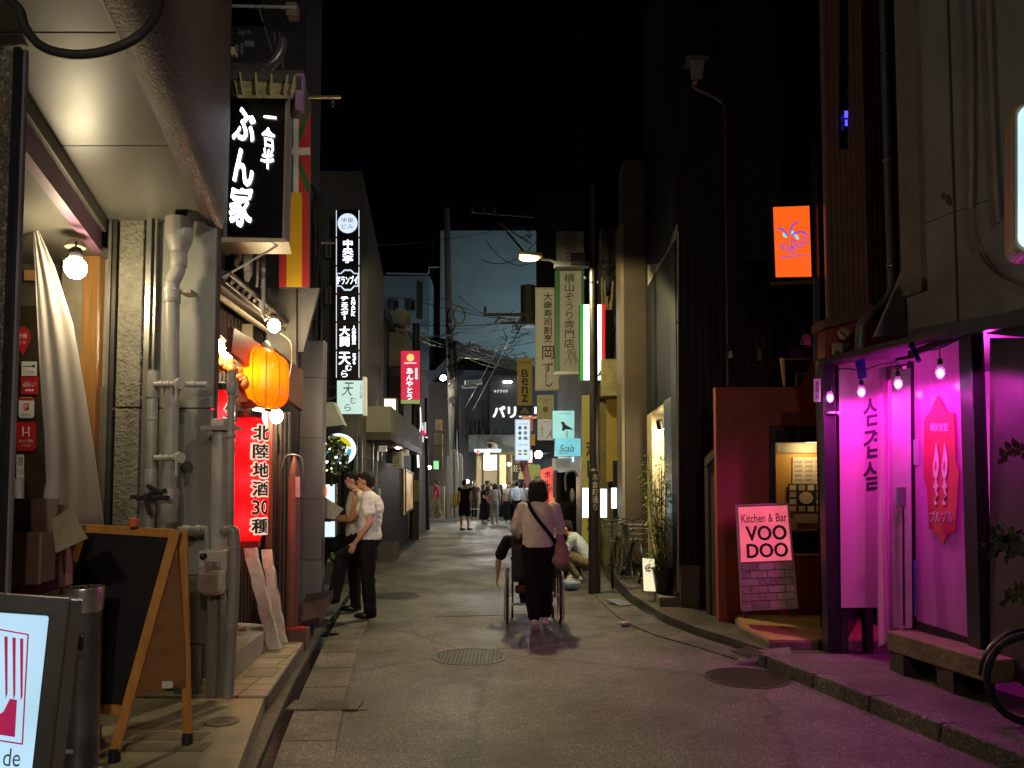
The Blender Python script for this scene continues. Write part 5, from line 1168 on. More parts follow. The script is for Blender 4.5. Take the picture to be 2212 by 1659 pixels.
# ---------------------------------------------------------------- concrete pole with cables and striped guard
pc = mat('pole concrete',(.26,.26,.24),rough=.7,var=.3)
yp = gr(980,1119).y; yp = 34.0
cp = thing('utility_pole','tall pale concrete utility pole with many cables near the junction','pole',at(976,1119,yp))
B().tube([at(985,1119,yp),at(981,1000,yp),at(976,860,yp),at(970,700,yp),at(965,450,yp)],[.2,.19,.175,.16,.13],14).build('shaft',pc,cp,smooth=True)
for k,u in enumerate((976,986,994,998)): B().cyl(at(u,1119,yp-.3),at(u+(-1),972+4*k,yp-.3),.085 if k < 2 else .06,.085 if k < 2 else .05,10).build('conduit',mat('conduit pale',(.42,.41,.36),rough=.6),cp,smooth=True)
q = qx(976,1068,996,1092,yp-.55); B().slab(q,-.1,0).build('guard',blk,cp)
b = B()
for i in range(5): b.slab(q.sub(.04+i*.2,0,.14+i*.2,1),0,.01)
b.build('guard_stripes',mat('guard yellow',(.6,.4,.03),rough=.5),cp)
for v,w in ((725,24),(746,20),(700,14)): B().obox(at(974,v,yp-.2),w*.02*1.2,.08,.06,.3).build('crossarm',mat('crossarm pale',(.4,.4,.37),rough=.5),cp)
rnd = random.Random(11); b = B()
for i in range(34):
    v = rnd.uniform(735,880); p = at(975+rnd.uniform(-7,8),v,yp-.25); b.obox(p,rnd.uniform(.06,.2),.06,rnd.uniform(.05,.22),0,0,rnd.uniform(-1,1))
b.build('clamps',mat('pole hardware',(.13,.13,.13),rough=.4,metal=.5),cp)
b = B()
for i in range(5): b.tube(smoothpath([at(979+rnd.uniform(-6,8),740,yp-.3),at(981+rnd.uniform(-5,8),850,yp-.3),at(984+rnd.uniform(-5,8),970,yp-.3)],4),.03,6)
b.build('pole_cables',cab,cp,smooth=True)
t = thing('coiled_cable','coil of pale yellow cable hanging by the concrete pole','cable coil',at(992,690,33)); b = B()
for r_ in (1,.93): b.tube([at(992+13*r_*math.cos(a),682+19*r_*math.sin(a),33) for a in [2*math.pi*i/24 for i in range(25)]],.025,6)
b.build('coil',mat('yellow cable',(.45,.42,.15),rough=.5),t); B().tube([at(975+9*math.cos(a),690+26*math.sin(a),33.2) for a in [2*math.pi*i/20 for i in range(15)]],.03,6).build('loop',cab,t)
spotlamp(957,817,33.0,260,'small bright street lamp left of the concrete pole',(1,.9,.6),.13,'street_lamp',hx=.5)
# overhead wires
wires = [((830,640,30),(975,645,34),4),((975,655,34),(1150,690,20),10),((880,700,26),(1160,690,20),8),((975,735,34),(1160,775,20),14),((905,650,30),(1110,690,24),6),((990,640,34),(1060,686,28),3),((1005,880,34),(1080,745,25),0),((1022,885,34),(1100,735,22),0),((855,700,24),(975,690,34),2),((970,745,34),(1110,800,26),14),((880,730,25),(990,720,33),2),((800,530,22),(1060,500,36),6),((960,470,34),(1160,490,22),10),((930,840,30),(975,760,34),6),((1040,560,24),(1160,520,20),26),((1050,520,24),(1160,560,20),30)]
WL = ['short wire from the low white building to the concrete pole, the upper one','longest wire from the concrete pole just below the coil top to the right transformer','wire from the left roofs passing below the coil to the transformer','sagging wire from the concrete pole crossarm to the right over the tiled roof','wire through the top of the yellow coil','short wire from the coil to the small green insulator','pale slanting stay wire above the black restaurant, the left one','pale slanting stay wire above the black restaurant, the right one','short wire from the satellite dish to the concrete pole','wire sagging lowest from the pole clamps over the tiled roof','thin wire from the left roofs to just under the crossarm','faint wire high in the dark sky left of the white building top','wire from the concrete pole top to the right pole crossarm','short steep wire down from the pole crossarm to the left','deep hanging loop of wire in front of the white wall, the lower one','deep hanging loop of wire in front of the white wall, the upper one']
for k,(a,c,sag) in enumerate(wires):
    P = []
    for i in range(13):
        t_ = i/12; y = a[2]+(c[2]-a[2])*t_; P.append(at(a[0]+(c[0]-a[0])*t_,a[1]+(c[1]-a[1])*t_+sag*4*t_*(1-t_),y))
    B().tube(P,.012,5).build('overhead_wire',cab if k not in (6,7) else mat('bright wire',(.3,.32,.33),rough=.4),label=WL[k],cat='wire',group='overhead wires over the street')
# right-hand pole top with crossarms, insulators, transformer and tangle
tr = thing('pole_transformer','dark cylindrical transformer with cable tangle at the right roofline','transformer',at(1140,700,20))
B().cyl(at(1141,705,20),at(1141,618,20),.2,.2,16).build('tank',mat('transformer dark',(.05,.055,.055),rough=.5),tr)
b = B(); rnd = random.Random(5)
for i in range(26):
    u0,v0 = rnd.uniform(1080,1160),rnd.uniform(670,790); b.tube(smoothpath([at(u0,v0,19.6),at(u0+rnd.uniform(-20,25),v0+rnd.uniform(0,25),19.6),at(u0+rnd.uniform(-10,40),v0+rnd.uniform(-12,16),19.6)],5),.012,5)
for i in range(16):
    u0,v0 = rnd.uniform(1128,1156),rnd.uniform(450,520); b.tube([at(u0,v0,19.6),at(u0+rnd.uniform(-12,12),v0+rnd.uniform(-12,12),19.6)],.016,5)
b.build('cable_tangle',mat('tangle grey',(.09,.1,.105),rough=.4,metal=.3),tr)
B().slab(qx(1052,676,1150,683,19.8),-.08,0).build('crossarm',mat('crossarm dark',(.05,.06,.06)),tr); B().cyl(at(1048,684,19.8),at(1048,662,19.8),.035,.035,8).build('insulator',mat('insulator green',(.08,.11,.1)),tr)
B().slab(qx(1082,695,1160,700,19.7),-.08,0).build('crossarm',mat('crossarm dark',(.05,.06,.06)),tr)
B().cyl(at(1020,458,22),at(1155,468,20),.03,.03,6).build('crossarm',mat('crossarm grey',(.12,.12,.12)),tr)
for u in (1022,1045,1068): B().cyl(at(u,459,21.6),at(u,448,21.6),.04,.03,8).build('insulator',mat('insulator pale',(.3,.3,.28)),tr)
B().cyl(at(1075,480,20),at(1148,528,20),.02,.02,6).build('brace',mat('brace blue',(.2,.25,.3)),tr); B().cyl(at(1095,500,20),at(1142,556,20),.03,.03,6).build('brace',cab,tr)
# security camera
t = thing('security_camera','white bullet shaped camera housing on the concrete pole','camera',at(1020,828,33)); B().obox(at(1023,826,33),.75,.3,.2,0,0,-.1).build('housing',mat('camera housing',(.42,.46,.44)),t,bevel=.03); B().obox(at(1013,835,33),.6,.3,.12,0,0,-.05).build('bracket',mat('camera bracket',(.3,.33,.32)),t,bevel=.02)
# cabinets left of the pole
for k,(r,c) in enumerate((((932,1018-112,946,930),(.28,.2,.14)),((930,936,948,962),(.16,.12,.09)),((931,965,948,1010),(.14,.11,.08)))):
    B().slab(qx(*(lambda r: (r[0]+8,r[1]+(0),r[2]+8,r[3]))(r),34.5),-.3,0).build('wall_cabinet',mat('cabinet %d' % k,c),label=('highest pinkish','middle brown','lowest brown')[k]+' wall cabinet left of the concrete pole',cat='cabinet',bevel=.02)
t = thing('shutter_front','closed dark brown shopfront left of the concrete pole','shopfront',(-4,36,0)); B().box(at(905,0,36).x,36,0,at(972,0,36).x,36.5,at(940,830,36).z).build('wall',mat('brown front',(.07,.055,.045),rough=.7),t); B().box(at(930,0,35.6).x,35.6,0,at(965,0,35.6).x,35.95,1.5).build('counter',mat('counter grey',(.24,.22,.17)),t)
B().slab(qx(965,985,972,1120,34.8),-.1,0).build('door_post',mat('post grey',(.3,.3,.28)),t)
# ---------------------------------------------------------------- right: near concrete building and booth
cgrey = mat('painted grey concrete',(.25,.27,.30),rough=.7,bump=.35,scale=25,var=.3,dscale=1.3)
gbn = thing('concrete_building','grey concrete building above the pink lit booth','building',(3.1,6,2.7))
A0 = at(1955,600,6.3); Bn = Vector((A0.x+.55+.35,1.2,0)); dirR = Vector((.18*.9,-.9)).normalized()
def rl(y,o=0): return A0.x+(6.3-y)*.185+o
zA = at(1905,722,6.3).z
vs = [onw_ for onw_ in (at(1956,575,6.29),at(1957,724,6.29),at(1890,728,6.29))]; B().add(vs+[p+Vector((0,.05,0)) for p in vs],[(0,1,2),(5,4,3),(0,3,4,1),(1,4,5,2),(2,5,3,0)]).build('flared_foot',cgrey,gbn)
B().prism([(rl(6.3),6.3),(rl(-2),-2),(9,-2),(9,6.3)],zA-.05,9.5).build('wall',cgrey,gbn,bevel=.01)
for y in (5.75,4.98): B().prism([(rl(y)-.006,y),(rl(y-.02)-.006,y-.02),(rl(y-.02)+.02,y-.02),(rl(y)+.02,y)],zA-.04,9.5).build('joint',mat('joint dark grey',(.05,.05,.048),rough=.8),gbn)  # dark vertical joints in the concrete
B().prism([(rl(6.28)-.045,6.28),(rl(6.05)-.045,6.05),(rl(6.05)+.01,6.05),(rl(6.28)+.01,6.28)],zA+.3,9.5).build('corner_band',mat('corner band grey',(.2,.2,.19),rough=.8,bump=1,scale=30),gbn)
def onwall(u,v,o=-.03):   # point on the concrete wall plane seen at a pixel
    r = ray(u,v); a = Vector((rl(6.3,o),6.3,0)); n = Vector((1,.185,0)); t = (a-CAM).dot(n)/r.dot(n); return CAM+r*t
con_m = mat('conduit warm grey',(.26,.245,.21),rough=.45)
B().tube([onwall(2090,-40),onwall(2097,100),onwall(2098,360),onwall(2096,450)],.022,10).build('wall_conduit',con_m,label='pale conduit on the grey concrete wall ending in a drooping cable',cat='conduit',smooth=True)
B().tube([onwall(2134,-40),onwall(2139,120),onwall(2148,350),onwall(2156,480)],.018,10).build('wall_conduit',con_m,label='pale conduit on the concrete wall closest to the bright edge sign',cat='conduit',smooth=True)
B().tube(smoothpath([onwall(2096,448),onwall(2100,500),onwall(2118,550),onwall(2150,590),onwall(2212,622),onwall(2260,640)],5),.009,8).build('drooping_cable',mat('cable light',(.2,.19,.16)),label='thin cable drooping from the conduit toward the edge sign',cat='cable',smooth=True)
b = B(); rnd = random.Random(2)
for k in range(5): b.sph(onwall(2045+rnd.uniform(-8,8),430+rnd.uniform(-8,8),0),(.006,.03,.03),8,5)
b.build('mortar_patch',mat('mortar dark',(.07,.07,.065),rough=.9,bump=.6),gbn)
P = [onwall(u,v,0) for u,v in ((1925,505),(1960,497),(2010,478),(2050,462),(2090,448),(2140,430))]
B().tube(P,.004,4).build('crack',mat('crack',(.03,.03,.03)),gbn)
# lit edge sign
es = thing('lit_sign','bright bluish-white box sign cut by the right frame edge','sign',(2.6,4,2.5))
q = Q(at(2192,222,3.9),at(2420,205,3.75),at(2420,560,3.75),at(2192,546,3.9))
P = []
for cx,cy,a0 in ((.9,.1,-90),(.9,.9,0),(.13,.93,90),(.13,.07,180)):
    for k in range(6):
        a = math.radians(a0+k*18); P.append((cx+.13*math.cos(a),cy+.07*math.sin(a)))
B().poly(q,P,-.2,0).build('casing',mat('sign casing cream',(.45,.4,.3),rough=.4),es,bevel=.01)
B().poly(q.sub(.03,.03,.97,.97),P,.001,.02).build('face',emi('edge sign lit',(.55,.82,1),1.15,.15,2.5),es)
B().slab(Q(at(2176,236,4.02),at(2194,228,3.92),at(2194,548,3.92),at(2176,530,4.02)),-.02,0).build('side',mat('sign side cream',(.4,.33,.24),rough=.4),es,bevel=.004)
# brown ribbed building with slot windows
rb = thing('ribbed_building','brown ribbed metal-clad building between the orange sign and the drainpipe','building',(3.2,7.2,2.8))
x0,x1 = at(1782,300,7.2).x,at(1918,300,7.2).x; z0 = at(1800,690,7.2).z
ribm = mat('brown ribbed cladding',(.17,.085,.055),rough=.5,var=.3,dscale=1)
B().corr((x0,7.2),(x1,7.2),z0,9.5,.048,.012,.05).build('cladding',ribm,rb)
B().box(x0-.022,7.18,z0,x0-.004,7.22,9.6).build('corner_trim',mat('trim beige dull',(.28,.22,.16),rough=.4,metal=.4),rb)
b = B(); b.slab(qx(1813,-60,1830,322,7.2),.0,.012); b.slab(qx(1906,-60,1915,235,7.2),0,.012); b.build('slot_window',mat('window black',(.006,.006,.008),rough=.15),rb)
q = qx(1824,240,1831,272,7.15); b = B(); b.slab(q.sub(0,0,1,.45),0,.006); b.slab(q.sub(.2,.6,.9,1),0,.006); b.build('neon_reflection',emi('neon reflection glow',(.06,.05,1),2.0),rb)  # reflection of blue neon in the window, built as glowing slabs
# slanted lower hem and red fascia with round vent
B().slab(Q(at(1780,690,7.1),at(1930,640,7.1),at(1930,672,7.1),at(1780,710,7.1)),-.3,0).build('hem',mat('hem brown',(.14,.07,.05),rough=.5),rb)
rdf = mat('red ochre fascia',(.30,.055,.025),rough=.6,var=.35)
B().slab(qx(1782,690,1990,790,7.15),-.2,0).build('red_fascia',rdf,rb)
t = thing('round_vent','round cream vent with a dark slot on the red fascia','vent',at(1820,722,7.1)); B().lathe([(.055,0),(.055,.02),(.04,.03),(.01,.03)],at(1821,722,7.1),20,Vector((0,-1,0))).build('cover',mat('vent cream',(.42,.33,.22),rough=.5),t,smooth=True); B().obox(at(1822,722,7.06),.08,.008,.01,0,0,.7).build('slot',blk,t)
B().slab(Q(at(1800,742,7.05),at(1838,742,7.05),at(1815,772,7.05),at(1800,765,7.05)),-.03,0).build('cream_panel',mat('cream panel',(.42,.34,.24)),rb)
B().slab(Q(at(1845,738,6.95),at(1862,718,6.95),at(1830,770,6.95),at(1808,775,6.95)),-.04,0).build('dark_brace',blk,rb)
# long dark downpipe
slate = mat('slate downpipe',(.10,.11,.13),rough=.35,var=.2)
t = thing('downpipe','slate blue downpipe running down and jogging behind the booth roof','downpipe',at(1856,780,6.55))
B().tube(smoothpath([at(1908,-60,6.6),at(1912,60,6.6),at(1917,240,6.6),at(1922,420,6.6),at(1928,590,6.6),at(1928,625,6.6),at(1912,655,6.6),at(1876,686,6.6),at(1862,700,6.6),at(1858,720,6.6),at(1857,790,6.6)],5),.042,14).build('tube',slate,t,smooth=True)
for v,u in ((119,1914),(346,1919),(574,1927)): b = B(); c = at(u,v,6.6); b.lathe([(.046,-.012),(.05,0),(.046,.012)],c,16); b.box(c.x+.04,c.y-.01,c.z-.008,c.x+.12,c.y+.02,c.z+.008); b.build('clamp',mat('clamp shiny',(.6,.58,.5),rough=.25,metal=.9),t,smooth=True)
B().tube([at(1937,-60,6.7),at(1946,600,6.7)],.012,8).build('thin_pipe',mat('thin pipe dark',(.06,.05,.05)),label='thin dark pipe beside the slate downpipe',cat='pipe')
# top balcony fragment
t = thing('balcony','dim cream balcony fragment with upright bars at the top edge','balcony',at(1700,30,12)); B().slab(qx(1658,-40,1755,14,12),-.5,0).build('slab',mat('balcony cream',(.24,.22,.15)),t); b = B()
for i in range(6): b.slab(qx(1659+i*11,20,1668+i*11,48-i*5,12.1),-.03,0)
b.build('bars',mat('balcony bar',(.2,.18,.13)),t)

# ---- black corrugated building with orange sign
bk = thing('black_building','black corrugated metal building with hopper and orange lit sign','building',(2,9.3,0))
xa,xb_ = at(1465,1200,9.3).x,at(1800,900,9.3).x
bkm = mat('black corrugated cladding',(.014,.012,.012),rough=.5,spec=.25,var=.3,dscale=1.5)
B().corr((xa,9.3),(xb_,9.3),.55,9.2,.085,.016,.3).build('cladding',bkm,bk)
gplinth = mat('plinth concrete',(.15,.12,.10),rough=.8,bump=.6,scale=20)
B().box(xa+.02,9.28,0,at(1516,1300,9.25).x,9.6,.55).build('plinth',gplinth,bk,bevel=.01)
B().box(at(1516,1300,9.25).x,9.3,0,xb_,9.6,.55).build('plinth',mat('plinth dark',(.03,.025,.022)),bk)
# street face: dark panels, painted light spill
xs = at(1400,1200,12.2).x
def sx(y): return xa+(y-9.3)*(xs-xa)/(12.2-9.3)
dgr = mat('dark grey green panel',(.014,.015,.014),spec=.2,rough=.6,var=.3)
z_n = 2.62
B().prism([(sx(9.3),9.32),(sx(12.2),12.2),(sx(12.2)+.15,12.2),(sx(9.3)+.15,9.32)],z_n,9.0).build('street_wall',dgr,bk)
B().prism([(sx(11.6),11.6),(sx(12.2),12.2),(4,12.2),(4,11.6)],0,z_n).build('street_wall',mat('cream niche wall',(.5,.43,.28),rough=.8,bump=.1),bk)
def onst(u,v,o=-.012):
    r = ray(u,v); a = Vector((sx(9.3)+o,9.3,0)); n = Vector((1,-(xs-xa)/2.9,0)); t = (a-CAM).dot(n)/r.dot(n); return CAM+r*t
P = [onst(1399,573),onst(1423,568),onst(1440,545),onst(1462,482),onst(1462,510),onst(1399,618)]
vs = P+[p+Vector((.01,0,0)) for p in P]; B().add(vs,[tuple(range(6)),tuple(range(6,12))[::-1]]+[(i,(i+1) % 6,6+(i+1) % 6,6+i) for i in range(6)]).build('light_spill',mat('painted light spill',(.30,.28,.23),rough=.7),bk)  # spill of light on the wall, laid on as a pale slab
B().tube([onst(1464,500,-.02),onst(1465,1280,-.02)],.012,6).build('corner_trim',mat('trim bright',(.45,.45,.42),rough=.3,metal=.7),bk)
# niche beside the street: side return, ceiling, floor, back wall
B().box(xa+.001,9.62,.3,sx(10.1),10.1,z_n).build('niche_jamb',mat('aluminium jamb',(.05,.052,.055),rough=.3,metal=.5),bk)
B().prism([(sx(9.4)+.01,9.62),(sx(11.6)+.0,11.6),(4,11.6),(4,9.62)],z_n-.04,z_n-.005).build('niche_ceiling',mat('niche ceiling',(.5,.42,.28),rough=.7),bk)
B().box(2.9,9.62,.1,3.0,11.6,z_n-.05).build('niche_back',mat('cream niche wall',(.5,.43,.28)),bk)
B().prism([(sx(9.3)-.22,9.35),(sx(12)-.2,12),(3.2,12),(3.2,9.35)],-.05,.16).build('niche_step',mat('niche step',(.2,.18,.14),rough=.6,bump=.3,scale=30),bk,bevel=.01)
t = thing('spotlight','small black spotlight with bright lens in the cream niche','spotlight',at(1428,925,10.9)); p = at(1427,925,10.9); plamp('niche_light',p+Vector((.03,.1,-.03)),(1,.82,.5),60,.03,t,spot=125,rot=(math.radians(55),0,math.radians(10)),blend=.7)
B().cyl(p+Vector((-.03,-.05,.11)),p,.045,.05,14).build('housing',blk,t,smooth=True); ico(p+Vector((0,0,-.01)),.045,1,(1,1,.6)).build('lens',emi('niche lens',(1,.95,.8),14),t,smooth=True)
plamp('niche_ceiling_light',at(1432,940,10.7)+Vector((.25,0,0)),(1,.8,.5),18,.1,t)
# bamboo in black pot
pt = thing('potted_bamboo','bushy green bamboo in a black pot in front of the cream niche','plant',gr(1440,1288,.16)); pb = Vector((at(1437,1280,9.7).x,9.7,.16))
B().lathe([(.1,0),(.12,.02),(.16,.3),(.165,.32),(.14,.33),(.01,.30)],pb,20).build('pot',mat('pot black',(.015,.015,.015),rough=.35),pt,smooth=True)
b = B(); b2 = B(); rnd = random.Random(8)
for k in range(24):
    a = rnd.uniform(0,6.28); s = rnd.uniform(.02,.24); top = pb+Vector((math.cos(a)*s*.8-.05,math.sin(a)*s,rnd.uniform(.8,1.75))); P = smoothpath([pb+Vector((math.cos(a)*.05,math.sin(a)*.05,.3)),pb.lerp(top,.5)+Vector((-.02,0,0)),top],5); b.tube(P,.004,5)
    for i in range(70):
        t_ = rnd.uniform(.1,1); q_ = P[min(int(t_*len(P)),len(P)-1)]; aa = rnd.uniform(0,6.28); L_ = rnd.uniform(.07,.13); d_ = Vector((math.cos(aa),math.sin(aa),rnd.uniform(-.7,.2))).normalized(); s_ = d_.cross(Vector((0,0,1))).normalized()*.0125; o = q_+d_*.03+Vector((rnd.uniform(-.05,.05),rnd.uniform(-.05,.05),rnd.uniform(-.04,.04)))
        b2.add([o,o+d_*L_*.4+s_,o+d_*L_,o+d_*L_*.4-s_],[(0,1,2,3)])
b.build('stems',mat('bamboo stem',(.12,.14,.04)),pt); b2.build('leaves',shade('bamboo leaf',(.26,.36,.08),.35),pt)
# low lit sign
t = thing('lit_sign','low cream lit box sign with a leafy drawing beside the bamboo','sign',at(1403,1278,9.75)); q = Q(at(1387,1205,9.8),at(1414,1207,9.7),at(1420,1278,9.7),at(1390,1277,9.8)); B().slab(q,-.1,0).build('face',emi('cream lit sign',(1,.86,.55),.95),t,bevel=.01); B().ring(q.sub(-.05,-.02,1.05,1.02),.01,-.11,.006).build('frame',blk,t)
b = B(); leaves(b,q.p(.55,.3,.03),(.06,.01,.06),60,.03,4); b.build('leaf_drawing',mat('leaf print',(.1,.13,.05)),t)
# beige hanging column in front of the next facade
t = thing('beige_column','tall beige-brown concrete pier left of the cream niche','pier',at(1380,1210,12.4)); x0,x1 = at(1352,1100,12.4).x,at(1404,1100,12.4).x
B().box(x0+.0,12.4,at(1380,1212,12.4).z,x1,13.0,at(1380,345,12.4).z).build('shaft',mat('stained beige concrete',(.055,.037,.021),rough=.75,var=.45,dscale=.9,bump=.2),t,bevel=.008)
B().box(x0+.03,12.5,0,x1,13.0,at(1380,1212,12.4).z-.005).build('base',mat('base dark',(.05,.045,.04)),t)
B().box(x0-.05,12.42,at(1380,1230,12.4).z,x0-.004,13.0,at(1380,480,12.4).z).build('edge',mat('painted lit edge',(.16,.13,.08)),t)  # yellow light on the pier's left side, painted as a lighter strip
# hopper and jogged rain pipe on the black wall
t = thing('rain_hopper','square rain hopper with jogging pipe high on the black wall','rain hopper',at(1505,200,9.2)); B().hexa([at(1493,172,9.25),at(1517,172,9.25),at(1517,172,9.1),at(1493,172,9.1)],[at(1489,128,9.25),at(1524,128,9.25),at(1524,128,9.0),at(1489,128,9.0)]).build('box',mat('hopper grey',(.13,.12,.11),rough=.5),t,bevel=.01); B().slab(qx(1483,120,1530,130,9.05),-.2,0).build('lip',mat('hopper grey',(.1,.1,.1)),t); B().cyl(at(1503,172,9.2),at(1500,186,9.2),.04,.035,10).build('spout',mat('spout grey',(.2,.19,.18)),t)
B().tube(smoothpath([at(1500,186,9.22),at(1502,192,9.22),at(1550,215,9.22),at(1564,235,9.22),at(1566,300,9.22),at(1572,835,9.22)],5),.028,8).build('pipe',mat('rain pipe dark',(.05,.03,.032),rough=.4),t,smooth=True)
# small things on the black wall
t = thing('wall_lamp','small unlit black wall lamp with glassy shade on the rain pipe','lamp',at(1576,765,9.1)); B().lathe([(.03,-.05),(.035,0),(.02,.04),(.01,.045)],at(1578,765,9.1),12).build('glass',mat('lamp glass',(.35,.37,.38),rough=.1,spec=.9),t,smooth=True); B().sph(at(1577,752,9.1),(.06,.05,.03),10,6).build('hood',blk,t,smooth=True)
B().slab(qx(1636,826-72-0,1645,851-72,9.2),-.02,0).build('wall_plate',mat('small plate',(.12,.09,.08)),label='tiny brown plate on the black wall above the red wall',cat='plate')
t = thing('vent_hood','round-topped dark vent hood with cream flap below the orange sign','vent',at(1738,750,8.9)); B().poly(qx(1723,712,1757,751,8.95),[(0,1),(0,.4),(.15,.12),(.5,0),(.85,.12),(1,.4),(1,1)],-.15,0).build('hood',mat('hood dark',(.035,.03,.03),rough=.35,metal=.4),t); B().poly(qx(1729,722,1750,746,8.93),[(0,1),(0,.3),(.3,0),(.7,0),(1,.3),(1,1)],-.0,.02).build('flap',mat('flap tan',(.28,.2,.12)),t)
t = thing('wall_pipe','thin cream pipe elbow standing on the red wall','pipe',at(1693,833,8.6)); B().tube([at(1694,835,8.6),at(1691,790,8.6)],[.014,.028],8).build('upright',mat('cream pipe',(.42,.32,.16),rough=.4),t,smooth=True); B().tube([at(1689,774,8.6),at(1692,796,8.6)],.03,8).build('joint',mat('cream pipe',(.42,.32,.16)),t,smooth=True); B().tube([at(1692,776,8.6),at(1755,774,8.6)],.012,8).build('branch',mat('branch pipe pink',(.3,.2,.17)),t)
B().tube(smoothpath([at(1722,835,8.7),at(1721,815,8.7),at(1726,808,8.7),at(1745,806,8.7)],4),.022,8).build('wall_pipe',mat('elbow mauve',(.2,.15,.17)),label='short mauve pipe elbow right of the cream one on the red wall',cat='pipe',smooth=True)
t = thing('black_post','black square post rising behind the booth beside the ribbed building','post',at(1768,800,7.4)); B().box(at(1757,0,7.4).x,7.4,0,at(1783,0,7.4).x,7.55,at(1770,300,7.4).z).build('shaft',mat('post gloss black',(.018,.018,.022),rough=.3),t); B().tube([at(1758,600,7.35),at(1760,780,7.35)],.012,6).build('edge_pipe',mat('edge pipe',(.12,.13,.16),rough=.3,metal=.5),t)
# orange sign
t = thing('orange_sign','glowing orange box sign with blue eyes-like line drawing and hand lettering','sign',at(1712,602,7.6))
q = Q(at(1669,446,7.62),at(1749,443,7.5),at(1754,599,7.5),at(1675,600,7.62))
B().slab(q,-.2,-.004).build('box',blk,t,bevel=.006); B().slab(q.sub(.01,.01,.99,.99),-.004,0).build('face',emi('orange lit face',(1,.115,.008),1.0,.05,3),t)
blu = emi('blue print lit',(.13,.09,.75),.85); b = B()
for P in (((.12,.31),(.2,.32),(.28,.34),(.38,.42)),((.46,.38),(.48,.32),(.55,.27),(.68,.22)),((.5,.42),(.6,.38),(.75,.37),(.92,.41))): b.tube(smoothpath([q.p(a,c,.004) for a,c in P],4),.008,6)
b.tube([q.p(.14,.72,.003),q.p(.92,.69,.003)],.0045,6)
write(b,q,'V',(.15,.52,.3,.62),bold=.03); write(b,q,'O',(.3,.55,.44,.64),bold=.01); write(b,q,'O',(.43,.59,.57,.68),bold=.01); write(b,q,'D',(.46,.47,.6,.59),bold=.02); write(b,q,'O',(.62,.51,.77,.6),bold=.01); write(b,q,'O',(.76,.44,.91,.54),bold=.01)
b.build('drawing',blu,t)
b = B()
for a,c in ((.3,.41),(.52,.38),(.63,.44)): b.poly(q,[(a+.055*math.cos(x),c+.028*math.sin(x)+.02*math.cos(x)) for x in [k*.5 for k in range(13)]],0,.006)
b.build('eyes',emi('cyan print lit',(.1,.8,1),1.0),t)
B().slab(Q(at(1663,610,7.6),at(1760,604,7.5),at(1756,612,7.5),at(1668,616,7.6)),-.1,0).build('bracket',mat('rust bracket',(.05,.02,.01)),t)

# ---- red wall with lit window and standing light box
rw = thing('red_wall','low dark red rendered wall of the small bar with black window surround','wall',(2.3,8.3,0))
x0,x1 = at(1552,1300,8.3).x,at(1830,1300,8.3).x; zt = at(1600,836,8.3).z
redw = mat('dark red render',(.33,.06,.038),rough=.6,var=.5,dscale=1.6,bump=.12,stretch=(1,1,.35))
wx0,wx1 = at(1676,1000,8.3).x,at(1800,1000,8.3).x; wz0,wz1 = at(1700,1200,8.3).z,at(1700,955,8.3).z
b = B(); b.box(x0,8.3,0,wx0,8.4,zt); b.box(wx0,8.3,wz1,x1,8.4,zt); b.box(wx0,8.3,0,x1,8.4,wz0); b.box(wx1,8.3,wz0,x1,8.4,wz1); b.build('wall',redw,rw)
B().hexa([at(1728,836,8.32),at(1790,836,8.32),at(1790,836,8.5),at(1728,836,8.5)],[at(1745,800,8.32),at(1775,740,8.32),at(1775,740,8.5),at(1745,800,8.5)]).build('rising_part',redw,rw)
q = qx(1664,920,1779,1200,8.26); b = B(); b.slab(q.sub(0,0,1,.13),-.04,.05); b.slab(q.sub(0,.13,.1,.88),-.04,.0); b.build('window_surround',mat('charred black wood',(.012,.01,.01),rough=.4,bump=.5,scale=20),rw,bevel=.006)
B().slab(qx(1664,1145,1779,1152,8.24),-.05,.02).build('sill',mat('sill brown',(.12,.06,.04)),rw)
B().slab(qx(1700,1152,1779,1196,8.27),-.1,0).build('dark_recess',mat('dark recess',(.015,.01,.01)),rw)
B().box(wx0-.1,8.5,wz0,wx1+.1,8.55,wz1+.1).build('inner_wall',mat('mustard inner wall',(.55,.30,.04),rough=.6,var=.15),rw)
B().box(wx0-.1,8.402,wz1,wx1+.1,8.498,wz1+.02).build('inner_ceiling',mat('mustard inner wall',(.55,.36,.08)),rw); B().box(wx0-.1,8.402,wz0-.02,wx1+.1,8.498,wz0-.004).build('inner_counter',mat('counter orange',(.4,.2,.06)),rw)
t = thing('pendant_lamp','small warm lamp inside the red wall window, above the menus','lamp',(wx0+.4,8.3,wz1-.02)); plamp('pendant_light',(wx0+.4,8.3,wz1-.05),(1,.76,.38),5.5,.08,t); B().lathe([(.05,0),(.02,.04),(.01,.05)],(wx0+.4,8.3,wz1+.0),12).build('shade',blk,t,smooth=True)
B().slab(qx(1676,958,1776,978,8.49),0,.02).build('paper_strip',mat('faded strip',(.35,.32,.22),var=.4,dscale=8),rw)
t = thing('menu_sheet','pale printed menu sheet on the mustard wall, the upper one','menu',at(1740,1040,8.9)); q = qx(1712,988,1780,1046,8.49); B().slab(q,0,.004).build('paper',mat('menu paper',(.6,.5,.36)),t); b = B()
for i in range(3):
    for j in range(5): b.slab(q.sub(.06+i*.33,.12+j*.17,.3+i*.33,.2+j*.17),.004,.006)
b.build('print',mat('menu print',(.35,.33,.28)),t)
t = thing('photo_menu','dark menu with rows of dish photos on the mustard wall, the lower one','menu',at(1740,1105,8.9)); q = qx(1702,1045,1780,1106,8.485); B().slab(q,0,.004).build('paper',mat('photo menu black',(.02,.015,.012)),t); rnd = random.Random(6);
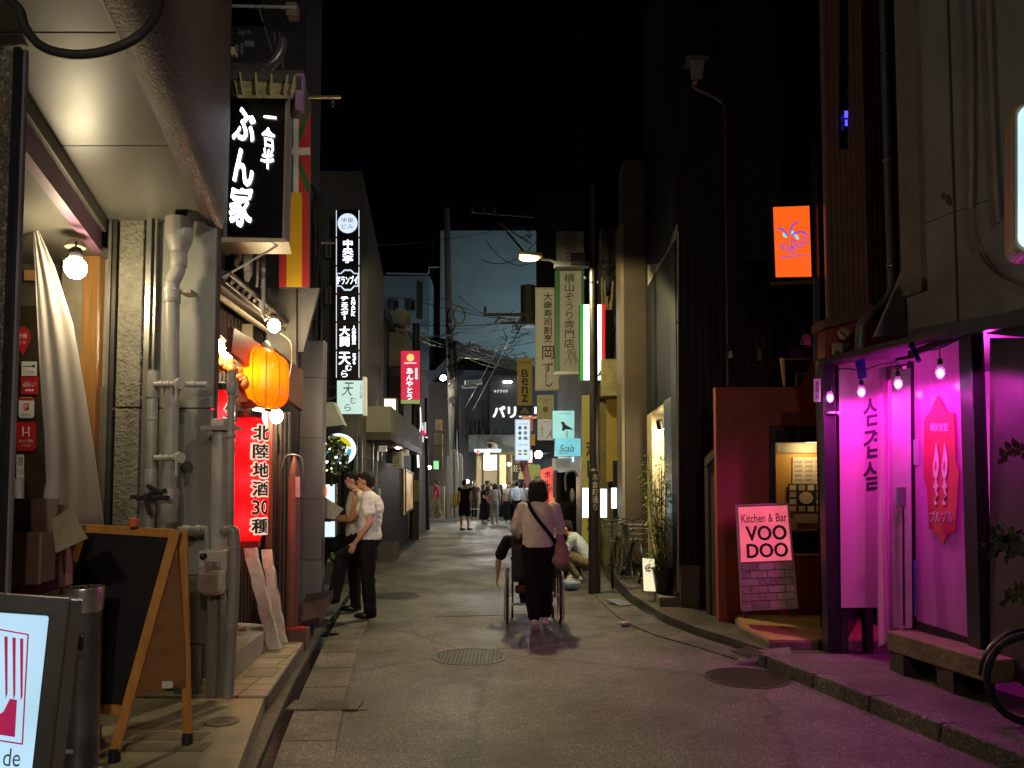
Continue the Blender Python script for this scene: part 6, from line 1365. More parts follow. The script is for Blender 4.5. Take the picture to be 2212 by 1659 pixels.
for k in range(3):
    b = B()
    for i in range(4):
        for j in range(4):
            if (i+j) % 3 == k and not (1 <= i <= 2 and 1 <= j <= 2): b.slab(q.sub(.04+i*.25,.04+j*.25,.22+i*.25,.23+j*.25),.004,.007)
    if k == 0: b.poly(q,[(.5+.2*math.cos(a),.5+.22*math.sin(a)) for a in [x*.6 for x in range(10)]],.004,.009)
    b.build('dish_photo',mat('dish photo %d' % k,((.55,.42,.25),(.4,.3,.2),(.55,.5,.42))[k]),t)
B().slab(qx(1715,1110,1776,1130,8.49),0,.01).build('paper_strip',mat('strip lower',(.4,.3,.18),var=.3,dscale=9),rw)
B().slab(qx(1680,1120,1720,1143,8.48),0,.02).build('orange_card',mat('orange card',(.6,.2,.04)),rw)
# dark fence between black wall and red wall
t = thing('plank_fence','narrow weathered dark plank fence between the black and red walls','fence',at(1540,1330,8.7)); B().corr((at(1524,1200,8.8).x,8.8),(at(1552,1200,8.6).x,8.6),0,at(1540,990,8.7).z,.09,.015,.05).build('planks',mat('weathered planks',(.05,.035,.03),rough=.7,bump=.5,stretch=(10,10,1)),t)
B().slab(Q(at(1522,990,8.75),at(1555,955,8.5),at(1555,975,8.5),at(1522,1010,8.75)),-.1,0).build('cap',mat('weathered planks',(.05,.035,.03)),t)
ico(at(1548,1008,8.5),.012,0).build('indicator_light',emi('violet dot',(.4,.1,1),2),label='tiny violet indicator light on the plank fence',cat='light')
# terrace tiles
ter = brickmat('terrace tiles',(.50,.30,.13),(.46,.27,.12),(.2,.12,.06),.33,.33,.006,rough=.4,bump=.2,off=0)
T = [gr(1602,1352,.13),gr(1660,1382,.13),gr(1860,1352,.13),gr(1860,1312,.13)]; T[3] = Vector((4.2,8.28,.13)); T[2] = Vector((4.2,7.0,.13))
pts = [(T[0].x,T[0].y),(T[1].x,T[1].y),(T[2].x,T[2].y),(T[3].x,T[3].y),(at(1590,1300,8.28).x,8.28)]
B().prism(pts,-.1,.13).build('terrace',ter,kind='structure'); B().prism([(p[0]-(.02 if i in (0,4) else 0),p[1]-(.02 if i in (1,2) else 0)) for i,p in enumerate(pts)],-.1,.11).build('terrace_edge',cond,kind='structure')
# VOODOO stand
vs_ = thing('standing_sign','standing sign with pink lit panel of black lettering over stone tiles, on the terrace','sign',at(1650,1325,7.6))
qv = Q(at(1590,1090,7.62),at(1704,1086,7.5),at(1724,1314,7.45),at(1602,1320,7.57))
B().slab(qv,-.22,-.01).build('box',mat('stand grey',(.2,.17,.15),rough=.5),vs_,bevel=.006)
B().ring(qv,.018,-.01,.012).build('frame',mat('stand frame',(.3,.25,.22),rough=.4),vs_)
top = qv.sub(.03,.025,.97,.545); B().slab(top,-.01,0).build('lit_panel',emi('pink lit panel',(1,.14,.22),.72,.18,5),vs_)
lettering(vs_,top,[('Kitchen & Bar',(.06,.14,.96,.29),dict(bold=.02)),('VOO',(.14,.36,.93,.62),dict(bold=.055)),('DOO',(.14,.68,.93,.93),dict(bold=.055))],mat('sign text black',(.012,.008,.01),rough=.4),lift=.003)
bot = qv.sub(.03,.56,.97,.985); B().slab(bot,-.01,-.002).build('tile_backing',mat('tile mortar',(.10,.08,.06),rough=.8),vs_)
rnd = random.Random(12); b = [B(),B(),B()]
for r in range(6):
    n = 3 if r % 2 else 4; x = 0; off = (0,.5)[r % 2]
    ws = [.33]*3 if r % 2 == 0 else [.17,.33,.33,.17]
    for w_ in ws: b[rnd.randrange(3)].slab(bot.sub(x+.006,r/6+.008,min(1,x+w_)-.006,(r+1)/6-.008),-.002,rnd.uniform(.003,.008)); x += w_
for k,c in enumerate(((.42,.34,.25),(.33,.27,.2),(.48,.40,.31))): b[k].build('stone_tiles',mat('stone tile %d' % k,c,rough=.75,bump=.6,scale=30,var=.4,dscale=10),vs_,bevel=.003)
for a in (.08,.9): B().slab(Q(qv.p(a-.03,1.0),qv.p(a+.03,1.0),qv.p(a+.03,1.07),qv.p(a-.03,1.07)),-.2,-.02).build('foot',blk,vs_)

# ---------------------------------------------------------------- booth with violet bulbs
bo = thing('vinyl_booth','booth with clear vinyl walls and black frame glowing magenta','booth',(3,6.6,.1))
blkm = mat('booth black steel',(.015,.014,.018),rough=.35)
pA = Vector((at(1799,1390,6.65).x,6.65));
B().box(at(1785,1200,6.65).x,6.65,.08,at(1812,1200,6.65).x,6.77,at(1799,782,6.65).z).build('post',blkm,bo,bevel=.004)
B().tube([at(1800,895,6.63),at(1800,890,6.63)],.064,14).build('post_band',mat('band steel',(.5,.4,.5),rough=.3,metal=.8),bo)
# black right post and top beam
pR = at(2125,1200,5.25)
B().box(at(2112,1200,5.25).x,5.25,.1,at(2141,1200,5.25).x,5.4,at(2120,700,5.25).z).build('post',blkm,bo,bevel=.004)
bm0,bm1 = at(1778,782,6.7),at(2118,700,5.22)
def beam(a,c,w,h,name,m,par,**k):
    d_ = (c-a).normalized(); s_ = Vector((-d_.y,d_.x,0)).normalized()*w/2; u_ = Vector((0,0,h/2))
    return B().hexa([a-s_-u_,a+s_-u_,a+s_+u_,a-s_+u_],[c-s_-u_,c+s_-u_,c+s_+u_,c-s_+u_]).build(name,m,par,**k)
beam(bm0,bm1,.1,.05,'roof_edge',mat('booth roof edge',(.03,.012,.016),rough=.4),bo)
B().hexa([bm0+Vector((0,0,-.02)),bm1+Vector((0,0,-.02)),bm1+Vector((2.2,.5,-.02)),bm0+Vector((1.6,.6,-.02))],[bm0+Vector((0,0,.02)),bm1+Vector((0,0,.02)),bm1+Vector((2.2,.5,.06)),bm0+Vector((1.6,.6,.06))]).build('roof_sheet',mat('roof sheet dark',(.05,.04,.05),rough=.5),bo)
B().slab(Q(at(1962,712,5.95),at(2212,668,4.6),at(2212,700,4.6),at(1962,742,5.95)),-.1,0).build('blue_flashing',mat('navy flashing',(.03,.035,.06),rough=.4),bo)
# white banner cloth with Korean letters, magenta bulb light tinted into its colour
bt_ = thing('menu_banner','tall pale banner with three Korean letters hung on the booth front','banner',at(1850,1315,6.55))
qb = Q(at(1812,788,6.6),at(1922,762,6.45),at(1918,1312,6.45),at(1817,1313,6.6))
B().slab(qb,-.006,0).build('cloth',mat('banner cloth glow tint',(.60,.24,.46),rough=.6,var=.06,dscale=1),bt_)
lettering(bt_,qb,[('삼겹살',(.46,.155,.97,.54),dict(vert=True,bold=.02))],mat('banner ink',(.03,.02,.04),rough=.6),lift=.004)
for u in (1822,1876): B().box(at(u-7,1300,6.7).x,6.7,.05,at(u+9,1300,6.7).x,6.78,at(u,1300,6.7).z).build('leg',mat('banner leg',(.02,.018,.022)),bt_)
# door panel, vinyl strip curtain, glass panel; magenta light tinted into base colours
qd = Q(at(1896,795,6.2),at(1966,790,6.05),at(1970,1356,6.05),at(1898,1398,6.2))
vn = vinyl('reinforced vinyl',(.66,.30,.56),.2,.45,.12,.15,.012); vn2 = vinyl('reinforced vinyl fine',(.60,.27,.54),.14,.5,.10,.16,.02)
b = B(); N = 24; M_ = 14; vs = []
for i in range(M_+1):
    for j in range(N+1):
        a,c = j/N,i/M_; vs.append(qd.p(a*.95,c,.03*math.sin(a*15+c*2)+.015*math.sin(a*40)))
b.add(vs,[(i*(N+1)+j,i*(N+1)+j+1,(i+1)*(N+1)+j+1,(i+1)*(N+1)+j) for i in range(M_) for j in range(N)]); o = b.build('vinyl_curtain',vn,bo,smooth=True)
B().slab(Q(at(1898,795,6.25),at(1962,785,6.1),at(1962,820,6.1),at(1898,832,6.25)),-.03,0).build('curtain_rail',blkm,bo)
B().slab(Q(at(1926,800,6.0),at(1966,795,5.9),at(1970,1356,5.9),at(1930,1356,6.0)),-.01,0).build('door_leaf',mat('door leaf white',(.5,.27,.44),rough=.4),bo)
B().slab(Q(at(1961,780,5.98),at(1966,780,5.96),at(1971,1356,5.96),at(1966,1356,5.98)),-.06,0).build('door_frame',blkm,bo)
t = thing('door_closer','grey box latch with long rod on the booth door','door latch',at(1949,1100,5.9)); B().slab(qx(1941,1052,1958,1096,5.85),-.04,0).build('box',mat('latch grey',(.14,.13,.16),rough=.4),t,bevel=.004); B().cyl(at(1951,1096,5.84),at(1953,1352,5.84),.008,.008,8).build('rod',blkm,t)
qg = Q(at(1974,762,5.95),at(2110,712,5.3),at(2133,1390,5.3),at(1980,1340,5.95))
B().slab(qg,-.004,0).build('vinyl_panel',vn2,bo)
B().slab(Q(qg.p(-.0,1.0),qg.p(1,1.0),qg.p(1,1.035),qg.p(0,1.03)),-.04,.01).build('bottom_rail',blkm,bo)
beam(at(1966,765,5.98),at(2114,712,5.28),.04,.05,'top_rail',blkm,bo)
B().wall((3.67,8.25),(2.88,6.79),.1,2.7,.03).build('side_wall',blkm,bo)  # unseen wall added to keep magenta light off the red wall
# inside the booth: back wall, counter, low fridge, lamps
B().slab(Q(at(1900,740,7.6),at(2330,640,7.0),at(2330,1500,7.0),at(1900,1400,7.6)),-.05,0).build('back_wall',mat('booth back wall',(.5,.45,.5),rough=.7,var=.2),bo)
B().slab(Q(at(2035,1235,6.6),at(2180,1235,6.3),at(2180,1420,6.3),at(2035,1400,6.6)),-.4,0).build('inner_fridge',mat('inner fridge grey',(.12,.12,.14),rough=.4),bo)
B().slab(Q(at(1985,1170,6.9),at(2160,1165,6.5),at(2160,1172,6.5),at(1985,1177,6.9)),-.3,0).build('inner_shelf',mat('shelf mauve',(.2,.1,.2)),bo)
mag = (1,.025,.62)
for k,(u,v,y,P,lab) in enumerate(((1793,857,6.55,1.6,'magenta bulb at the left end of the string, on the black post'),(1861,845,6.2,5.5,'second magenta bulb of the string, under a blue strap'),(1940,827,5.75,5.5,'third magenta bulb of the string, over the vinyl curtain'),(2031,803,5.3,6.5,'magenta bulb nearest the viewer, over the vinyl panel'))):
    p = at(u,v,y); t = thing('string_bulb',lab,'light bulb',p,'magenta string bulbs')
    B().lathe([(.004,-.055),(.02,-.045),(.032,-.015),(.03,.01),(.018,.04),(.016,.05)],p,14).build('glass',vinyl('bulb glass',(.9,.5,.9),.75,.5,.25,.05),t,smooth=True)
    ico(p+Vector((0,0,-.01)),.02,1,(1,1,1.4)).build('filament',emi('magenta filament',(1,.42,1),14),t,smooth=True)
    plamp('bulb_light',p+Vector((-.05,-.16,-.06)),(1,.04,.74),P*3.0,.03,t,spot=162,rot=V3(.35,.2,-.9).to_track_quat('-Z','Y').to_euler(),blend=.35)
    B().cyl(p+Vector((0,0,.05)),p+Vector((0,0,.09)),.018,.016,10).build('socket',blk,t); B().cyl(p+Vector((0,0,.09)),p+Vector((0,0,.16 if k else .1)),.004,.004,6).build('cord',blk,t)
plamp('booth_inner_light',(3.75,6.2,2.2),(1,.035,.70),70,.12,bo)
B().cyl((3.75,6.2,2.3),(3.75,6.2,2.45),.05,.03,12).build('inner_lamp',emi('inner lamp lit',(1,.6,1),6),bo)
B().tube(smoothpath([at(1785,800,6.6),at(1830,796,6.5),at(1861,800,6.2),at(1900,788,6),at(1940,780,5.75),at(1990,760,5.5),at(2031,752,5.3),at(2090,722,5.2)],4),.005,6).build('hanging_wire',blk,label='thin black cord carrying the magenta bulbs along the roof edge',cat='cord')
t = thing('blue_strap','blue plastic strap hanging over the second magenta bulb','strap',at(1858,830,6.25)); B().slab(Q(at(1848,780,6.3),at(1868,772,6.3),at(1873,815,6.3),at(1855,820,6.3)),-.01,0).build('band',mat('blue plastic',(.02,.02,.25),rough=.3),t)
t = thing('roof_clamp','blue and black clamp arm under the booth roof edge','clamp',at(1960,770,5.7)); B().cyl(at(1968,742,5.6),at(1985,780,5.5),.018,.018,8).build('arm',mat('blue plastic',(.02,.02,.25)),t); B().cyl(at(1935,778,5.7),at(1980,768,5.6),.014,.014,8).build('bar',blkm,t)
# small upright nameplate left of the post
t = thing('name_plate','small white upright nameplate with dark characters by the booth post','nameplate',at(1766,868,6.6)); q = qx(1759,818,1773,868,6.6); B().slab(q,-.02,0).build('plate',mat('plate white',(.55,.45,.5)),t); lettering(t,q,[('食事処',(.2,.1,.75,.9),dict(vert=True))],blk,lift=.003)
# red pennant on the vinyl panel
def ong(u,v,l=.012):
    r = ray(u,v); t = (qg.tl-CAM).dot(qg.n)/r.dot(qg.n); return CAM+r*t+qg.n*l
t = thing('red_pennant','pointed dark red banner with white drawing on the vinyl panel','banner',ong(2040,1180))
out = [(2030,853),(2050,890),(2066,892),(2070,1000),(2077,1020),(2072,1090),(2068,1148),(2052,1152),(2042,1178),(2032,1155),(2012,1142),(2008,1060),(2000,1030),(2001,905),(2012,893)]
n = len(out); vs = [ong(u,v) for u,v in out]+[ong(u,v,.02) for u,v in out]
B().add(vs,[tuple(range(n)),tuple(range(n,2*n))[::-1]]+[(i,(i+1) % n,n+(i+1) % n,n+i) for i in range(n)]).build('cloth',mat('pennant red',(.42,.02,.06),rough=.6,var=.3,dscale=4),t)
pw = mat('pennant white',(.6,.5,.55),rough=.5)
qp = Q(ong(2000,860),ong(2078,860),ong(2078,1180),ong(2000,1180))
b = B(); write(b,qp,'韓国食堂',(.2,.17,.7,.225),lift=.012,bold=.01); write(b,qp,'プルプル',(.2,.765,.82,.84),lift=.012,bold=.03); b.build('lettering',pw,t)
b = B()
for cx in (.38,.62):
    b.poly(qp,[(cx,.3),(cx+.07,.4),(cx+.085,.46),(cx+.05,.53),(cx,.555),(cx-.06,.53),(cx-.08,.46),(cx-.03,.38)],.011,.015)
    b.poly(qp,[(cx-.02,.55),(cx+.02,.55),(cx+.03,.58),(cx+.07,.6),(cx+.02,.62),(cx+.02,.635),(cx-.02,.635),(cx-.02,.62),(cx-.07,.6),(cx-.03,.58)],.011,.015)
    b.tube(smoothpath([qp.p(cx,.635,.014),qp.p(cx+.04,.66,.014),qp.p(cx-.03,.69,.014),qp.p(cx+.02,.72,.014),qp.p(cx-.04,.715,.014)],4),.006,6)
b.build('torch_drawing',pw,t)
b = B(); b.poly(qp,[(.38,.42),(.4,.46),(.38,.5),(.34,.47)],.015,.017); b.poly(qp,[(.62,.42),(.64,.46),(.62,.5),(.58,.47)],.015,.017); b.build('flame_core',mat('pennant red',(.42,.02,.06)),t)
for (v0,v1,lab) in ((950,1004,'pale paper notice high on the door side of the vinyl panel'),(1300-170+80,1330,'blue and white sticker low on the door side of the vinyl panel')):
    q = Q(ong(1977,v0),ong(1984 if v0 > 1000 else 1987,v0-2),ong(1985 if v0 > 1000 else 1988,v1),ong(1978,v1)); B().slab(q,0,.004).build('paper_notice',mat('notice pale' if v0 < 1000 else 'notice blue',(.45,.4,.55) if v0 < 1000 else (.08,.18,.4)),label=lab,cat='notice')
# concrete bench on legs
bn = thing('concrete_bench','mossy concrete bench slab on short legs below the vinyl panel','bench',at(2020,1480,5.4))
tp0,tp1 = at(1914,1362,5.95),at(2135,1412,4.95)
hb = .16; d_ = (tp1-tp0); d_.z = 0; z_ = tp0.z; per = Vector((-d_.y,d_.x,0)).normalized()*-.42
if per.x < 0: per = -per
P = [Vector((tp0.x,tp0.y,0)),Vector((tp1.x,tp1.y,0)),Vector((tp1.x,tp1.y,0))+per,Vector((tp0.x,tp0.y,0))+per]
B().prism(P,z_-.15,z_).build('slab',mat('mossy concrete',(.20,.14,.10),rough=.75,bump=.5,scale=25,col2=(.09,.08,.03),dscale=5),bn,bevel=.012)
for f in (.12,.62): c = P[0].lerp(P[1],f)+per*.3; B().box(c.x-.12,c.y-.1,.08,c.x+.12,c.y+.1,z_-.152).build('leg',mat('leg dark',(.04,.03,.03),rough=.8),bn)
t = thing('ground_light','tiny bright yellow ground light under the bench','light',gr(2097,1466,.12)); B().sph(gr(2097,1466,.13),(.035,.02,.009),10,6).build('lens',emi('yellow ground lens',(1,.75,.15),2.5),t,smooth=True)
# dark wall at right
dw = thing('dark_wall','dark brown panel wall right of the booth','wall',at(2180,1200,4.9)); B().slab(Q(at(2138,730,5.2),at(2300,730,4.6),at(2300,1560,4.6),at(2138,1420,5.2)),-.1,0).build('panel',mat('dark brown panel',(.025,.02,.016),rough=.6,var=.4),dw); B().slab(Q(at(2140,700,5.1),at(2300,706,4.5),at(2300,735,4.5),at(2140,722,5.1)),-.2,.03).build('head_rail',blkm,dw)
# leafy twigs at right edge
lm = mat('twig leaf',(.05,.07,.03),rough=.5)
for k,(u,v,du,lab) in enumerate(((2212,1175,-72,'large leafy twig entering at the right edge, middle height'),(2230,975,-65,'small reddish leafy twig high at the right edge'),(2235,1285,-60,'thin leafy twig low at the right edge'))):
    t = thing('leafy_twig',lab,'plant',at(u+40,v,3.9)); y = 3.9; P = smoothpath([at(u+60,v+60,y),at(u,v+10,y),at(u+du*.6,v-8,y),at(u+du,v+14,y)],5); B().tube(P,.004,6).build('stem',mat('twig stem',(.08,.05,.04)),t)
    b = B(); rnd = random.Random(k)
    for i,p in enumerate(P[1::1]):
        for sgn in (-1,1):
            for _ in range(2 if k == 0 else 1):
                d_ = Vector((rnd.uniform(-.6,.1),rnd.uniform(-.5,.5),sgn*rnd.uniform(.5,1))).normalized(); L_ = rnd.uniform(.035,.06); s_ = Vector((d_.z,0,-d_.x)).normalized()*.011; o = Vector(p); b.add([o,o+d_*L_*.35+s_,o+d_*L_*.8+s_*.7,o+d_*L_,o+d_*L_*.8-s_*.7,o+d_*L_*.35-s_],[(0,1,2,3,4,5)])
    if k == 0:
        for i in range(40):
            o = at(2150+rnd.uniform(0,60),1170+rnd.uniform(-35,30),3.9+rnd.uniform(-.1,.1)); d_ = Vector((rnd.uniform(-1,.3),rnd.uniform(-.4,.4),rnd.uniform(-1,.6))).normalized(); s_ = Vector((d_.z,0,-d_.x)).normalized()*.011; L_ = .05; b.add([o,o+d_*L_*.35+s_,o+d_*L_*.8+s_*.7,o+d_*L_,o+d_*L_*.8-s_*.7,o+d_*L_*.35-s_],[(0,1,2,3,4,5)])
    b.build('leaves',lm if k != 1 else mat('red leaf',(.12,.02,.03)),t)
# ---- bicycles
def bicycle(root,h=1.0,fmat=None):
    """local frame: wheels along x, ground at z=0; built at the origin"""
    tyre = mat('tyre',(.015,.015,.015),rough=.7); chrome = mat('dark alloy',(.045,.045,.045),rough=.3,metal=.7); fm = fmat or mat('bike frame dark',(.03,.03,.035),rough=.3)
    R = .33
    def circ_(cx,r_,rr,m,n,par): return B().tube([Vector((cx+r_*math.cos(a),0,R+r_*math.sin(a))) for a in [2*math.pi*i/40 for i in range(41)]],rr,8,caps=False).build(n,m,par,smooth=True)
    for cx in (-.52,.52):
        w = circ_(cx,R-.02,.02,tyre,'wheel',root); circ_(cx,R-.045,.008,chrome,'rim',w)
        b = B()
        for i in range(18): a = 2*math.pi*i/18; b.cyl((cx,.0,R),(cx+(R-.05)*math.cos(a),0,R+(R-.05)*math.sin(a)),.0012,.0012,4)
        b.build('spokes',chrome,w); B().cyl((cx,-.04,R),(cx,.04,R),.02,.02,10).build('hub',chrome,w)
    bb_,st_,hd,hd2 = Vector((-.05,0,.28)),Vector((-.2,0,.78)),Vector((.36,0,.82)),Vector((.4,0,.66))
    b = B()
    for a,c,r_ in ((bb_,st_,.016),(st_-Vector((-.02,0,.06)),hd,.014),(bb_,hd2,.018),(bb_,Vector((-.52,0,R)),.01),(st_,Vector((-.52,0,R)),.009),(hd,hd2,.02),(hd2,Vector((.52,0,R)),.012)): b.cyl(a,c,r_,r_,8)
    b.build('frame',fm,root)
    B().sph((-.23,0,.88),(.13,.07,.035),12,6).build('saddle',mat('saddle',(.02,.02,.02),rough=.5),root,smooth=True); B().cyl(st_,(-.22,0,.87),.012,.012,8).build('seat_post',chrome,root)
    B().tube(smoothpath([(.2,-.27,.98),(.3,-.25,1.0),(.36,-.1,1.0),(.35,0,.98),(.36,.1,1.0),(.3,.25,1.0),(.2,.27,.98)],4) if 0 else [Vector(p) for p in ((.2,-.27,.98),(.32,-.2,1.0),(.35,0,.96),(.32,.2,1.0),(.2,.27,.98))],.011,8).build('handlebar',chrome,root,smooth=True); B().cyl(hd,(.35,0,.97),.013,.013,8).build('stem',chrome,root)
    b = B(); b.tube([Vector((.44+(0),0,.6)),Vector((.44,0,.6))],.01) if 0 else None
    bk_ = B()
    for z in (.68,.76,.84,.9):
        s_ = .9+.3*(z-.68); bk_.tube([Vector((.5-.12*s_,-.15*s_,z)),Vector((.5+.12*s_,-.15*s_,z)),Vector((.5+.12*s_,.15*s_,z)),Vector((.5-.12*s_,.15*s_,z)),Vector((.5-.12*s_,-.15*s_,z))],.004,5)
    for i in range(9):
        for sy in (-1,1): x = .39+.22*i/8; bk_.cyl((x,sy*.135,.68),(x+.01*(i-4)/4,sy*.16,.9),.003,.003,4)
    bk_.build('basket',mat('basket wire',(.05,.05,.05),rough=.4,metal=.5),root)
    b = B()
    for cx in (-.52,.52): b.tube([Vector((cx+(R+.025)*math.cos(a),0,R+(R+.025)*math.sin(a))) for a in [math.radians(20+i*12) for i in range(14)]],.014,6)
    b.build('mudguard',chrome,root,smooth=True)
    B().lathe([(.09,-.004),(.09,.004)],bb_,20,Vector((0,1,0))).build('chainring',chrome,root)
def place(o,loc,rz): o.location = loc; o.rotation_euler = (0,0,rz)
def copytree(o,label):
    c = o.copy(); sc.collection.objects.link(c); c['label'] = label
    for ch in list(o.children):
        d_ = ch.copy(); sc.collection.objects.link(d_); d_.parent = c
        for g_ in list(ch.children): e_ = g_.copy(); sc.collection.objects.link(e_); e_.parent = d_
    return c
bk1 = thing('bicycle','dark city bicycle parked by the black post, front one','bicycle',(0,0,0),'bicycles parked at the right kerb'); bicycle(bk1)
p = gr(1318,1262,.02); place(bk1,(p.x+.03,p.y,.02),math.radians(-97))
bk2 = copytree(bk1,'dark city bicycle parked close to the beige pier, rear one'); place(bk2,(p.x+.34,p.y+.5,.02),math.radians(-84))
bk3 = copytree(bk1,'dark bicycle cut by the right frame edge beside the bench'); c_ = at(2228,1465,4.55); place(bk3,(c_.x+.43,4.55,.1),math.radians(-2)); bk3.scale = (.82,.82,.82)
# ---------------------------------------------------------------- right: black street post with lamp
yp = gr(1283,1282).y
sp = thing('street_lamp','black steel street post with gold street name and a yellow-lit lamp arm','street lamp',gr(1283,1282))
pbm = mat('post black brown',(.022,.018,.014),rough=.45,var=.4)
B().tube([at(1284,1282,yp),at(1284,1018,yp)],[.086,.084],18).build('base',pbm,sp,smooth=True)
B().tube([at(1284,1018,yp),at(1284,1012,yp)],[.084,.062],18).build('collar',pbm,sp,smooth=True)
B().tube([at(1283,1014,yp),at(1281,400,yp)],[.062,.055],16).build('shaft',pbm,sp,smooth=True)
class Cyl:
    def __init__(s,x,y,r,zt,zb): s.a = (x,y,r,zt,zb)
    def p(s,a,b,l=0):
        x,y,r,zt,zb = s.a; t = -math.pi/2+(a-.5)*2.0; return Vector((x+(r+l)*math.cos(t),y+(r+l)*math.sin(t),zt+(zb-zt)*b))
c = at(1284,1060,yp); lettering(sp,Cyl(c.x,yp,.086,at(1284,1022,yp-.09).z,at(1284,1104,yp-.09).z),[('木倉町通り',(.28,0,.76,1),dict(vert=True,bold=.02))],mat('gold letters',(.5,.4,.22),rough=.4,emit=((.6,.5,.3),.12)),lift=.003)
ya = yp
B().tube([at(1281,572,ya),at(1205,570,ya),at(1190,560,ya-.1),at(1160,556,ya-.2)],[.03,.03,.03,.035],10).build('arm',mat('lamp arm',(.12,.12,.11),rough=.4,metal=.5),sp,smooth=True)
hd = at(1146,556,ya-.25)
B().obox(hd+Vector((0,0,.035)),.34,.16,.05,0,0,.1).build('lamp_head',mat('lamp head',(.4,.38,.3),rough=.4),sp,bevel=.015)
B().sph(hd+Vector((-.02,0,-.01)),(.14,.07,.045),14,8).build('lens',emi('sodium lens',(1,.72,.2),16),sp,smooth=True)
plamp('lamp_light',hd+Vector((0,0,-.07)),(1,.82,.42),560,.12,sp,spot=176,rot=(math.radians(24),0,0),blend=.15)
b = B(); b.obox(at(1248,562,ya-.1),.2,.2,.16); b.obox(at(1235,572,ya-.1),.5,.1,.08); b.build('bracket_box',mat('bracket box dark',(.02,.02,.02)),sp)
for u,v in ((1278,610),(1292,610),(1264,600)): B().sph(at(u,v,ya-.12),.02,8,6).build('bolt',mat('bolt shiny',(.5,.5,.5),rough=.2,metal=.9),sp)
# ---- far right facades
fr_ = thing('far_right_building','unlit dark buildings behind the row of hanging signs','building',(1.6,16,0))
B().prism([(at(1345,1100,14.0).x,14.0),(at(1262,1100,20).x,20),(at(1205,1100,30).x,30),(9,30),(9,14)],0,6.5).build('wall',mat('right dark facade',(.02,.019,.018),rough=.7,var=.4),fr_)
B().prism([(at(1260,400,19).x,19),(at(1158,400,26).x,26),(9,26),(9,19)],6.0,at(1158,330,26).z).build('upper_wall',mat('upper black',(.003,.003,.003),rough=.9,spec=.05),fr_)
B().box(at(1300,500,15.5).x,15.5,3.0,at(1352,500,15.5).x,16,at(1320,490,15.5).z).build('pale_wall',mat('pale dim wall',(.05,.05,.048),rough=.8),fr_)
B().box(at(1296,900,14.5).x,14.5,0,at(1350,900,14.5).x,15.2,at(1330,770,14.5).z).build('yellowish_wall',mat('olive wall',(.16,.14,.06),rough=.7,var=.4),fr_)
B().slab(qx(1310,862,1334,1040,14.3),-.05,0).build('yellow_pane',mat('yellow lit pane',(.25,.17,.03),rough=.5,emit=((1,.55,.05),.04)),fr_)
B().slab(qx(1338,862,1352,1000,14.2),-.05,0).build('yellow_pane',mat('yellow lit pane 2',(.25,.15,.03),emit=((1,.5,.04),.12)),fr_)
B().slab(qx(1325,995,1352,1120,13.9),-.1,0).build('black_panel',blk,fr_)
B().box(at(1345,0,13.2).x,13.2,0,5,14,7.2).build('block',mat('right block',(.015,.014,.013)),fr_)
b = B(); rnd = random.Random(21)
for i in range(9):
    u = 1300+i*6; b.tube(smoothpath([at(u,640+rnd.uniform(-60,60),14.3),at(u+rnd.uniform(-6,6),720,14.3),at(u+rnd.uniform(-5,5),860,14.3)],4),rnd.uniform(.012,.03),7)
b.build('wall_pipes',mat('olive pipes',(.20,.17,.09),rough=.5),fr_,smooth=True)
t = thing('cable_tangle','tangle of black loops of cable against the dim wall right of the lamp arm','cable',at(1320,640,14.6)); b = B()
for i in range(12):
    u,v,r_ = 1312+rnd.uniform(-10,14),560+i*14,rnd.uniform(6,15); b.tube([at(u+r_*math.cos(a),v+r_*1.1*math.sin(a),14.6) for a in [2*math.pi*k/14 for k in range(rnd.randrange(9,15))]],.022,6)
b.tube(smoothpath([at(1345,470,14.6),at(1335,560,14.6),at(1338,640,14.6),at(1328,760,14.6)],5),.05,8); b.build('loops',cab,t,smooth=True)
t = thing('meter_box','yellowish lit metal box right of the tricolour sign','box',at(1315,850,13.6)); B().slab(qx(1299,775,1340,855,13.6),-.3,0).build('casing',mat('yellowish casing',(.25,.22,.08),rough=.4,var=.4),t,bevel=.01)
# ---- projecting signs
def sign(name,label,r,y,m,side=None,dep=.18,group=None,frame=None,cat='sign',corners=None):
    q = corners or qx(*r,y); t = thing(name,label,cat,q.p(.5,1),group); B().slab(q,-dep,-.004).build('box',side or blk,t,bevel=.006); B().slab(q.sub(.01,.005,.99,.995),-.004,0).build('face',m,t)
    if frame: B().ring(q.sub(-.02,-.008,1.02,1.008),.02,-.02,.01).build('frame',frame,t)
    return t,q
ink = mat('sign ink',(.02,.02,.02),rough=.6)
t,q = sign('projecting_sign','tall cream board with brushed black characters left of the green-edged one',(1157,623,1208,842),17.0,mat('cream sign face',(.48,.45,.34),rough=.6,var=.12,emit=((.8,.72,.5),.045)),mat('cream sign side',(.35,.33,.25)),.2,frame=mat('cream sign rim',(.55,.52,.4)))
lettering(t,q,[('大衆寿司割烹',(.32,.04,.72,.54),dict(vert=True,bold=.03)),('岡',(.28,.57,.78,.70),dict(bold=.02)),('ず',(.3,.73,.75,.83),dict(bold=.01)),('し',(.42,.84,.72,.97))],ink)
t,q = sign('projecting_sign','tall grey-white sign with green edges and black vertical writing',(1199,584,1262,805),15.2,mat('grey white face',(.30,.31,.29),rough=.6,var=.15),mat('green side',(.02,.09,.03)),.25)
B().slab(q.sub(0,0,.17,1),0,.003).build('green_edge',mat('sign green',(.02,.13,.04),rough=.5),t); B().slab(q.sub(.9,0,1,1),0,.003).build('green_edge',mat('sign green',(.02,.13,.04)),t)
B().slab(q.sub(-.01,.99,1.0,1.015),-.2,.02).build('bottom_trim',mat('trim pale lit',(.5,.5,.5),rough=.3),t)
